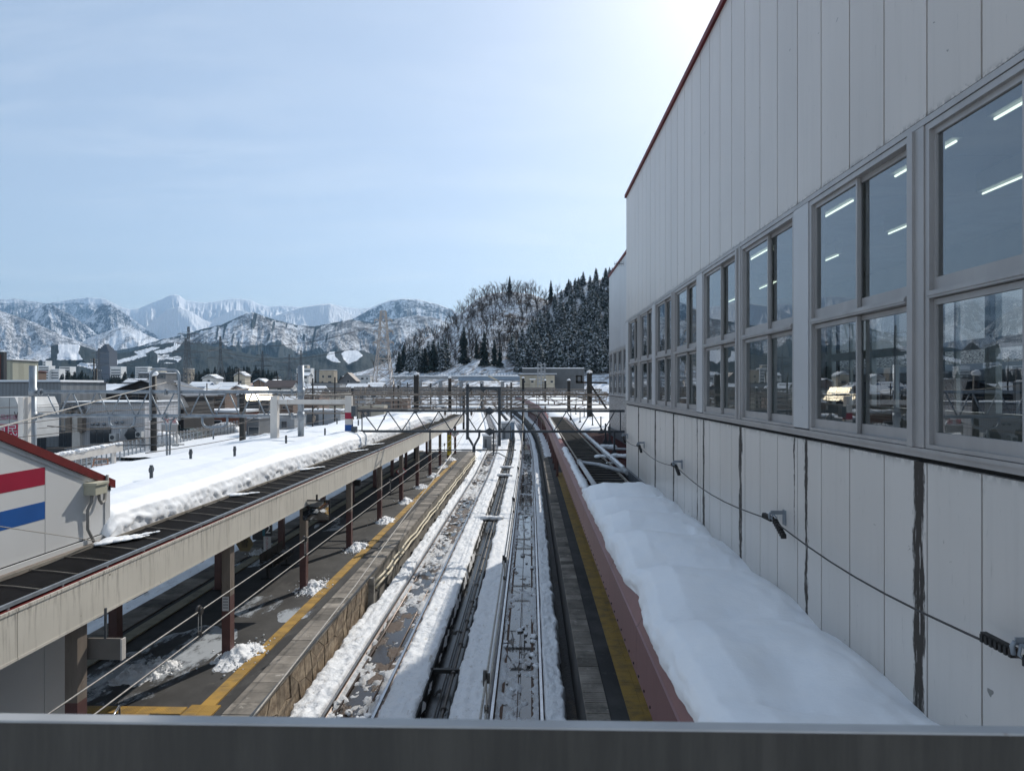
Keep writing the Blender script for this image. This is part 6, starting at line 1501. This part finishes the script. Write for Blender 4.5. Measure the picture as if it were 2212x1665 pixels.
# yard gantries farther away
def gantry(Y, px0, px1, py0, py1, posts, label, mt='darksteel', ph=810, th=.11, snow=True, bays=None, pw=.34, base=-.6):
    t = thing('catenary_gantry', label, 'gantry', (XY((px0+px1)/2, Y), Y, 0), 'catenary gantries over the yard')
    z0, z1 = ZY(py0,0,Y), ZY(py1,0,Y); xa, xb = XY(px0,Y), XY(px1,Y); s = th*.5
    for z in (z0, z1):
        MB().beam((xa,Y,z),(xb,Y,z), th).build('chord', M[mt], t)
    m = MB(); n = bays or max(4, int((xb-xa)/2.2)); m2 = MB()
    for i in range(n+1):
        x = xa+(xb-xa)*i/n; m.beam((x,Y,z0),(x,Y,z1), s*.8)
        if i < n:
            x2 = xa+(xb-xa)*(i+1)/n; m.beam((x,Y+.02,z0 if i%2 else z1),(x2,Y+.02,z1 if i%2 else z0), s)
    m.build('web', M[mt], t)
    for px, ptop in posts:
        x = XY(px, Y); z = ZY(ptop,0,Y); MB().box((x-pw/2, Y-pw/2+.4, base), (x+pw/2, Y+pw/2+.4, z)).build('mast', M['blacksteel'], t)
        if snow: m = MB(); m.blob((x, Y+.4, z+.04), pw*.62, 0, int(px), (1,1,.7), 10, 6, .15); m.build('snow_cap', M['snow'], t)
    # insulators hanging
    m = MB()
    rr_ = random.Random(int(Y))
    for i in range(int((xb-xa)/3.5)):
        x = xa + (xb-xa)*rr_.random(); m.tube([(x,Y,z1),(x,Y,z1-.5)], .03, 5); m.tube([(x,Y,z1-.15),(x,Y,z1-.42)], .08, 7)
        if rr_.random() < .5: m.tube([(x,Y,z0),(x,Y,z0+.45)], .05, 6)
    m.build('insulators', M['brownsteel'], t)
gantry(47, 766, 1325, 851, 882, (), 'thin brown lattice gantry just behind the dark one', 'brownsteel', th=.09, snow=False)
gantry(61, 560, 1325, 853, 873, ((898,810),(1274,806),(520,850)), 'gantry carried by the two big black snow capped posts', 'brownsteel', th=.12, pw=.42)
gantry(78, 640, 1310, 847, 864, ((971,817),(1229,822)), 'gantry with snow capped masts at the second pair', 'brownsteel', th=.12)
gantry(96, 640, 1300, 843, 857, ((1130,817),(760,838)), 'long gantry behind the second mast pair', 'darksteel', th=.13)
gantry(118, 660, 1300, 841, 852, ((1178,822),(1001,838)), 'gantry across the yard third from the viewer', 'brownsteel', th=.14)
gantry(145, 650, 1250, 839, 848, ((1104,826),(860,832)), 'distant gantry in front of the cream substation', 'darksteel', th=.15)
gantry(180, 690, 1200, 837.5, 845, ((1095,830),(930,828)), 'far gantry line across the tracks', 'brownsteel', th=.17)
gantry(225, 720, 1180, 836.5, 842, ((1040,828),(880,826)), 'farther gantry before the blue bridge', 'darksteel', th=.2)
gantry(38, 560, 745, 874, 892, (), 'short thin gantry stub behind the white portal', 'brownsteel', th=.06, snow=False)
# extra masts, signals and cabinets in the yard
rr = random.Random(31)
for i in range(26):
    Y = rr.uniform(60, 210); px = rr.choice((rr.uniform(640, 1000), rr.uniform(1120, 1310))); x = XY(px, Y); h = rr.uniform(3, 8.5)
    if abs(x - float(LX(Y))) < 3 or abs(x-float(RX(Y))) < 3: continue
    t = thing('yard_mast', 'slim dark mast standing among the gantries of the yard', 'mast', (x, Y, -.5), 'slim masts of the yard'); MB().beam((x,Y,-.6),(x,Y,h), .14 if h > 5 else .10).build('shaft', M['blacksteel'], t); MB().beam((x-.8,Y,h*.9),(x+.8,Y,h*.9), .07).build('crossarm', M['brownsteel'], t)
for i, (px, Y, w_, h_, lb, mt) in enumerate(((1052,82,1.0,1.5,'grey relay cabinet left of the diverging tracks','w_grey'),(1092,96,1.2,2.3,'tall grey relay cabinet beside the right platform end','w_grey'),(1104,100,1.0,2.2,'bluish relay cabinet next to the tall grey one','w_blue'),(702,70,1.6,1.2,'small dark equipment hut left of the striped post','w_dark'),(868,120,5,2.6,'low grey hut between the sidings','w_grey'),(925,150,7,3,'long grey platform hut behind the snow pillow','w_dark'),(800,150,6,3.2,'pale maintenance hut in the yard','w_cream'),(845,190,9,4,'brown maintenance shed left of the beige pylon foot','w_brown'),(690,130,8,2.8,'slatted grey snow fence shed','w_grey'))):
    x = XY(px, Y); t = thing('equipment_hut', lb, 'hut' if w_ > 1.5 else 'cabinet', (x, Y, -.5)); MB().box((x-w_/2,Y,-.6),(x+w_/2,Y+w_*.6,h_)).build('body', M[mt], t); MB().box((x-w_/2-.1,Y-.1,h_),(x+w_/2+.1,Y+w_*.6,h_+.25)).build('roof_snow', M['snow'], t); MB().box((x-w_*.3,Y-.02,.1),(x-w_*.02,Y,h_*.75)).build('door', M['w_dark'], t)
# clutter: snow covered heaps among the sidings
for i in range(30):
    Y = rr.uniform(42, 120); px = rr.uniform(560, 960); x = XY(px, Y)
    if x > float(LX(Y))-10 and Y < 75: continue
    if x > float(LX(Y))-3: continue
    r_ = rr.uniform(.4, 1.3); m = MB(); m.blob((x, Y, -.25), r_, 0, i, (1.6,1.2,.6), 12, 8, .12); m.blob((x+r_, Y+.3, -.35), r_*.7, 0, i+50, (1.4,1.2,.6), 10, 7, .12); tag(m.build('snow_mound', M['snow'], None, (x,Y,-.3)), 'soft snow mound between the sidings', 'snow mound', 'snow mounds between the sidings')
# blue road bridge
bb = thing('road_bridge', 'long blue girder road bridge with snowy deck behind the yard', 'bridge', (-30, 270, 0))
def br(px0, px1, yt0, yt1, yb, Y, mt, nm): 
    a, b, c, d = W(px0,yt0,Y), W(px1,yt1,Y), W(px1,yb,Y), W(px0,yb,Y); MB().prism([(a[0],a[2]),(b[0],b[2]),(c[0],c[2]),(d[0],d[2])], 1, Y, Y+9).build(nm, M[mt], bb)
M['girder'] = mat('bridge_blue', (.20,.26,.33), .5, var=.1)
br(990, 1130, 814, 812, 822, 250, 'girder', 'girder'); br(850, 990, 814.5, 814, 819, 250, 'w_grey', 'girder'); br(846, 1134, 811.5, 809, 813, 249.5, 'snow', 'deck_snow')
for px in range(860, 1130, 45): a = W(px, 824, 250); MB().box((a[0]-.6, 251, -.7), (a[0]+.6, 253, a[2])).build('pier', M['w_grey'], bb)
for i in range(44): 
    a = W(852+6.2*i, 811, 249.3); MB().box((a[0]-.06, 249.2, a[2]), (a[0]+.06, 249.3, a[2]+1.0)).build('railing_post', M['girder'], bb)
MB().beam(W(850,808,249.25), W(1130,805,249.25), .12).build('handrail', M['girder'], bb)
MB().beam(W(1055,812,246), W(1078,824,246), 1.2, .6).build('stair_flight', M['w_cream'], bb)
# cream substation with snowy roof and lattice tower
ss_ = thing('substation', 'cream substation building with flat snowy roof right of the bridge', 'building', (XY(1160,200), 200, 0))
def bx(px0, px1, pt, pb, Y, d_, mt, nm, parent): a = W(px0,pt,Y); b = W(px1,pb,Y); return MB().box((a[0],Y,b[2]),(b[0],Y+d_,a[2])).build(nm, M[mt], parent)
bx(1123,1198,810,845,200,12,'w_cream','wall',ss_); bx(1119,1204,808,810.5,199,14,'w_dark','roof',ss_); bx(1120,1203,806.5,808,199.2,13,'snow','roof_snow',ss_); bx(1145,1156,820,845,198.5,1.4,'w_cream','porch',ss_); bx(1144,1157,818,820,198,2,'snow','porch_roof',ss_)
for px in (1129, 1147, 1189): w__ = bx(px,px+6,822,827,198.3,.2,'alu','window',ss_); bx(px+.6,px+5.4,822.6,826.4,198.2,.1,'glassdark','pane',w__)
db = thing('long_shed', 'long dark shed with a thin snow line against the cedar plantation', 'shed', (XY(1220,212), 212, 0)); bx(1128,1262,796,845,214,8,'w_dark','wall',db); bx(1128,1262,794.5,796,213.8,8,'snow','roof_snow',db)
tw2 = thing('switch_tower', 'grey lattice switchgear tower rising in front of the cream substation', 'tower', (XY(1170,192), 192, 0)); m = MB()
for px in (1162, 1169, 1177):
    m.beam(W(px,784,192), W(px,845,192), .25)
for py in (788,796,804,812,820,828): m.beam(W(1160,py,192), W(1179,py-1,192), .22); m.beam(W(1162,py,192), W(1177,py+7,192), .12)
m.build('lattice', M['w_grey'], tw2)
sg = thing('signal_box', 'black square signal head on a bracket beside the right snow capped post', 'signal', (XY(1250,60), 60, 8)); 
a = W(1244,811,60); b = W(1258,826,60); m = MB(); m.box((a[0],59.8,b[2]),(a[0]+.15,60.2,a[2])); m.box((b[0]-.15,59.8,b[2]),(b[0],60.2,a[2])); m.box((a[0],59.8,a[2]-.12),(b[0],60.2,a[2])); m.box((a[0],59.8,b[2]),(b[0],60.2,b[2]+.12)); m.build('housing', M['blacksteel'], sg); MB().beam(W(1244,826,60), W(1312,827,60), .16).build('bracket', M['blacksteel'], sg); MB().beam(W(1275,830,60), W(1311,884,60), .16).build('brace', M['blacksteel'], sg)
# more cars of little blue signs: info lamp
# ------------------------------------------------ wires
WR = 0
def wire(pts, r_, label, mt='rope', sag=0.0, grp=None, nm='overhead_wire'):
    P_ = []
    for a, b in zip(pts[:-1], pts[1:]):
        a, b = Vector(a), Vector(b)
        for f in np.linspace(0, 1, 9)[:-1]: q = a.lerp(b, f); q.z -= sag*4*f*(1-f); P_.append(q)
    P_.append(Vector(pts[-1])); tag(MB().tube(P_, r_, 6).build(nm, M[mt], None, tuple(pts[0])), label, 'wire', grp)
# contact wire pair over the left track, with droppers
def zl(y): return 4.60
XL = -4.12
wire([(XL, 3, 4.60), (XL, 34, 4.60), (-4.3, 61, 4.7), (-4.45, 78, 4.75)], .009, 'upper wire of the pair sloping over the left track', 'rope')
wire([(XL, 3, 4.30), (XL, 34, 4.30), (-4.3, 61, 4.45), (-4.45, 78, 4.5)], .009, 'lower contact wire of the pair over the left track', 'rope')
def dropper(x, y, z1, z0, label):
    t = thing('dropper', label, 'wire dropper', (x, y, z1)); MB().tube([(x-.03,y,z1),(x,y,z1)], .07, 12).tube([(x,y,z1),(x+.03,y,z1)], .045, 10).build('pulley', M['wiredark'], t)
    MB().tube([(x,y-.035,z1-.02),(x,y-.04,z0+.06),(x,y,z0)], .006, 5).tube([(x,y+.035,z1-.02),(x,y+.04,z0+.06),(x,y,z0)], .006, 5).build('loop', M['rope'], t); MB().box((x-.02,y-.02,z0-.01),(x+.02,y+.02,z0+.05)).build('clip', M['wiredark'], t)
for y, lb in ((8.55,'wire dropper loop nearest the viewer at lower left'),(12.6,'wire dropper in front of the bench'),(20.3,'wire dropper beside the third post'),(33.2,'wire dropper above the fifth post')): dropper(XL, y, 4.60, 4.30, lb)
XRr = -.40
wire([(XRr, 3, 4.75), (XRr-.02, 34, 4.75), (-.6, 61, 4.8), (-.9, 96, 4.8)], .011, 'upper wire over the right track', 'rope'); wire([(XRr, 3, 4.45), (XRr-.02, 34, 4.45), (-.6, 61, 4.5), (-.9, 96, 4.55)], .011, 'lower contact wire over the right track', 'rope')
for y, lb in ((6.3,'black round wire dropper over the right track nearest the viewer'),(10.6,'second black wire dropper over the right track'),(16.2,'third black wire dropper over the right track'),(22.4,'fourth wire dropper over the right track'),(28,'farthest small wire dropper over the right track')): dropper(XRr, y, 4.75, 4.45, lb)
# black insulator twist near the bottom
t = thing('wire_insulator', 'dark clamp and turnbuckle on the wires over the right track at the bottom', 'insulator', W(1046,1510,5.75)); m = MB(); c0 = (XRr, 5.75, 4.42)
for i in range(5): m.box((XRr-.03, 5.6+.05*i, 4.40), (XRr+.03, 5.63+.05*i, 4.47))
m.tube([(XRr-.02,5.9,4.44),(XRr+.01,5.7,4.40),(XRr+.04,5.5,4.36)], .012, 6); m.build('clamp', M['wiredark'], t)
# big cable drooping from the gantry to the lower left
wire([W(1041,862,45), W(983,971,33), W(930,1044,26), W(875,1116,20.5), W(765,1268,13.5), W(640,1428,10.2), W(543,1552,8.4)], .016, 'long pale cable dropping from the gantry frame towards lower left', 'rope')
wire([W(983,971,33), W(940,1030,27)], .035, 'white insulator sleeve on the long pale cable', 'whitesteel', nm='cable_sleeve')
wire([W(-30,930,16), W(170,877,24), W(359,826,33)], .022, 'thick cable climbing from the left edge to the arch pipe', 'rope'); wire([W(359,826,33), W(550,837,44), W(760,850,60)], .022, 'thick cable falling from the arch pipe to the right', 'rope', .25)
wire([W(-20,1134,9), W(222,1170,12.6)], .007, 'thin guy wire crossing the striped enclosure wall', 'rope')
rr = random.Random(77)
n_ = 0
for xo, z, zs in ((-17,6.0,5.1),(-21,6.2,5.3),(-25,6.1,5.2),(-13.5,5.9,5.0),(-30,6.3,5.4),(-35,6.2,5.3)):
    for dz, nm in ((0,'upper'),(-.85,'lower')):
        wire([(xo, 20 if xo < -20 else 24, z+dz), (xo, YA, z+dz), (xo-.5, 61, z+dz+.3), (xo-2, 96, z+dz+.4), (xo-6, 145, z+dz+.8), (xo-12, 225, z+dz+1)], .016, '%s siding wire %d m left of the platform line, running into the yard' % (nm, -xo) if False else 'overhead wire running lengthwise over the sidings on the left', 'wiredark', .35 if dz == 0 else .05, 'lengthwise wires over the sidings')
for xo, z in ((-4.2,6.2),(-.5,6.3),(8,6.6),(14,6.4)):
    for dz in (0, -.8): wire([(xo, 61, z+dz), (xo-1.0, 96, z+dz), (xo-4.5, 145, z+dz+.2), (xo-12, 225, z+dz+.6), (xo-26, 380, z+dz+1)], .02, 'overhead wire following the main tracks into the distance', 'wiredark', .25 if dz == 0 else .04, 'wires following the main tracks')
for i in range(14):
    Y = rr.uniform(50, 130); pa, pb = rr.uniform(560, 900), rr.uniform(950, 1310); za = rr.uniform(6.2, 8.6)
    wire([(XY(pa,Y),Y,za), (XY(pb,Y),Y+rr.uniform(-6,6),za+rr.uniform(-.5,.5))], .018, 'feeder wire crossing between the yard gantries', 'wiredark', rr.uniform(.2,.9), 'feeder wires crossing the yard')
for i in range(10):
    Y = rr.uniform(110, 260); pa, pb = rr.uniform(120, 420), rr.uniform(430, 660); wire([(XY(pa,Y),Y,rr.uniform(8,12)), (XY(pb,Y),Y+rr.uniform(-20,20),rr.uniform(8,12))], .03, 'power line sagging over the town roofs', 'wiredark', 1.0, 'power lines over the town')
for (pa, ya, Ya), (pb, yb, Yb), k_ in (((200,782,420),(401,740,480),1), ((415,722,330),(480,742,370),1), ((484,752,370),(566,770,620),1), ((570,772,620),(648,768,850),1), ((413,735,330),(820,700,300),2), ((480,760,370),(822,735,300),2)):
    for d_ in (-1, 1):
        wire([W(pa+3*d_, ya, Ya), W(pb+3*d_, yb, Yb)], .05, 'high voltage line strung between the lattice pylons', 'wiredark', 6, 'high voltage lines between the pylons')
# ================================================================== small things on the platform
mi = thing('platform_mirror', 'big rectangular convex platform mirror on the second post', 'mirror', (-6.75, 21.7, 3.5))
g = NG('mirror'); g.bsdf((.55,.56,.57), .04, 1.0); M['mirror'] = g.mat
n = 12; a = W(655,1081,21.55); b = W(711,1123,21.55); uu = np.linspace(0,1,n); X_ = a[0]+(b[0]-a[0])*uu[None,:].repeat(n,0); Z_ = a[2]+(b[2]-a[2])*uu[:,None].repeat(n,1); Y_ = 21.55 + .22*(1-uu)[:,None]*0 - .10*(1-uu)[:,None] - .04*np.sin(PI*uu)[None,:]*np.sin(PI*uu)[:,None]
m = MB(); m.grid(X_, Y_, Z_, flip=False); m.build('mirror_glass', M['mirror'], mi); m = MB()
for q0, q1 in (((a[0],a[2]),(b[0],a[2])),((a[0],b[2]),(b[0],b[2])),((a[0],a[2]),(a[0],b[2])),((b[0],a[2]),(b[0],b[2]))): m.beam((q0[0],21.58,q0[1]),(q1[0],21.58,q1[1]), .04)
m.box((a[0],21.6,b[2]),(b[0],21.64,a[2])); m.build('frame', M['blacksteel'], mi); MB().beam(((a[0]+b[0])/2,21.62,a[2]),((a[0]+b[0])/2,21.62,4.0), .05).build('hanger', M['blacksteel'], mi)
be = thing('bench', 'black platform bench with armrests under the canopy behind the first posts', 'bench', (-8.75, 23.6, PZ)); 
for k_ in range(4): y_ = 22.9+.52*k_; MB().box((-9.0,y_,PZ+.40),(-8.55,y_+.46,PZ+.44)).build('seat', M['blacksteel'], be); MB().box((-9.02,y_,PZ+.5),(-8.98,y_+.46,PZ+.85)).build('backrest', M['blacksteel'], be)
for y_ in (23.0, 24.8): MB().beam((-8.78,y_,PZ),(-8.78,y_,PZ+.4), .07).beam((-9.0,y_,PZ+.02),(-8.5,y_,PZ+.02), .05).build('leg', M['blacksteel'], be)
for y_ in (22.9, 23.93, 24.97): MB().tube([(-8.98,y_,PZ+.62),(-8.6,y_,PZ+.62),(-8.58,y_,PZ+.42)], .018, 6).build('armrest', M['darksteel'], be)
ts = thing('track_sign', 'hanging track number sign with a white 2 above a red lettered white panel', 'sign', (-9.85, 25.6, 3.3)); ys_ = 25.6
M['teal'] = mat('sign_teal', (.02,.12,.17), .5, var=.05)
a = W(567,1131,ys_); b = W(586,1158,ys_); MB().box((a[0],ys_,b[2]),(b[0],ys_+.12,a[2])).build('number_box', M['sign_dark'], ts); MB().box((a[0],ys_-.006,b[2]+.02),(a[0]+.10,ys_,a[2]-.02)).build('blue_edge', M['teal'], ts)
text('2', W(579,1144,ys_-.01), .42, M['txt_white'], ts)
c = W(569,1159,ys_); d = W(584,1191,ys_); MB().box((c[0],ys_+.02,d[2]),(d[0],ys_+.08,c[2])).build('white_panel', M['sign_white'], ts)
for i, ch in enumerate('ワンマン2'): text(ch, W(576.5,1163.5+6*i,ys_+.01), .115, M['txt_red'], ts)
MB().beam((a[0]+.15,ys_+.06,a[2]),(a[0]+.15,ys_+.06,4.1), .03).build('hanger', M['darksteel'], ts)
MB().box((W(545,1,ys_)[0],ys_+.02,W(1,1137,ys_)[2]-.45),(a[0],ys_+.10,W(1,1137,ys_)[2])).build('station_name_box', M['sign_dark'], ts)
for px, py, Y, s_, ch, lb in ((867,1018,38.6,.30,'6','diamond stop sign with a black 6 on the fifth post'),(982,936.5,55.8,.36,'9','diamond stop sign with a 9 on a far post')):
    x, _, z = W(px, py, Y); t = thing('stop_sign', lb, 'sign', (x, Y, z), None); MB().prism([(x-s_,z),(x,z+s_),(x+s_,z),(x,z-s_)], 1, Y-.02, Y).build('plate', M['txt_red'], t); q = s_*.84; MB().prism([(x-q,z),(x,z+q),(x+q,z),(x,z-q)], 1, Y-.03, Y-.02).build('face', M['sign_white'], t); text(ch, (x, Y-.035, z), s_*1.25, M['txt_dark'], t)
x, _, z = W(971, 960, 50.0); t = thing('warning_strip', 'narrow yellow vertical notice on a far platform post', 'sign', (x, 50, z)); MB().box((x-.14,49.8,z-.75),(x+.14,49.83,z+.7)).build('plate', mat('plate_yellow', (.55,.42,.05), .5), t)
for i in range(5): text('乗降注意危'[i], (x, 49.79, z+.5-.24*i), .2, M['txt_dark'], t)
x, _, z = W(529, 1174, 20.5); t = thing('hex_plate', 'dark six sided snow warning plate hanging under the fascia', 'sign', (x, 20.5, z)); MB().prism([(x+.26*math.cos(k_*PI/3), z+.26*math.sin(k_*PI/3)) for k_ in range(6)], 1, 20.48, 20.52).build('plate', mat('plate_olive', (.15,.12,.06), .5), t); text('雪', (x, 20.47, z), .26, M['txt_dark'], t); MB().beam((x,20.5,z+.2),(x,20.5,z+.6), .03).build('hanger', M['darksteel'], t)
x, _, z = W(488, 1240, 16.25); t = thing('notice', 'white notice sheet on the nearest platform post', 'notice', (-7.22, 16.2, 2.5)); MB().box((-7.30,16.262,2.08),(-7.14,16.268,2.42)).build('sheet', M['sign_white'], t)
for k_ in range(4): MB().box((-7.28,16.258,2.36-.07*k_),(-7.16,16.262,2.375-.07*k_)).build('text_line', M['txt_dark'], t)
x, _, z = W(772, 1043, 32); t = thing('loudspeaker', 'small black loudspeaker on a bracket beside the fourth post', 'loudspeaker', (x, 32, z)); MB().box((x-.13,31.9,z-.13),(x+.13,32.15,z+.13)).build('housing', M['blacksteel'], t); MB().beam((x-.1,32,z),(x-.75,32,z), .04).build('arm', M['blacksteel'], t)
# antenna on the hill side of the roof
t = thing('tv_antenna', 'small comb shaped aerial on the wing roof edge against the sky', 'antenna', (4.9, 38, 14.2)); m = MB(); ax_ = W(1343,570,36); m.tube([(4.9,36,14.1),(4.9,36,ax_[2]+.2)], .02, 5); m.tube([(4.9-.6,36,ax_[2]),(4.95,36,ax_[2])], .014, 5)
for k_ in range(7): m.tube([(4.35+.09*k_,36,ax_[2]-.13),(4.35+.09*k_,36,ax_[2]+.13)], .009, 4)
m.build('elements', M['darksteel'], t)
# ================================================================== air
hz = MB().box((-9000,-320,-3),(6500,13500,1500)).build('haze', [])
hz['kind'] = 'stuff'; hz['label'] = 'thin blue haze filling the valley air'
hm = bpy.data.materials.new('haze_air'); hm.use_nodes = True; hm.node_tree.nodes.clear(); o_ = hm.node_tree.nodes.new('ShaderNodeOutputMaterial'); pv = hm.node_tree.nodes.new('ShaderNodeVolumePrincipled'); pv.inputs['Color'].default_value = (.38,.66,1,1); pv.inputs['Density'].default_value = 5e-5; pv.inputs['Anisotropy'].default_value = .35; hm.node_tree.links.new(pv.outputs[0], o_.inputs['Volume']); hz.data.materials.append(hm)
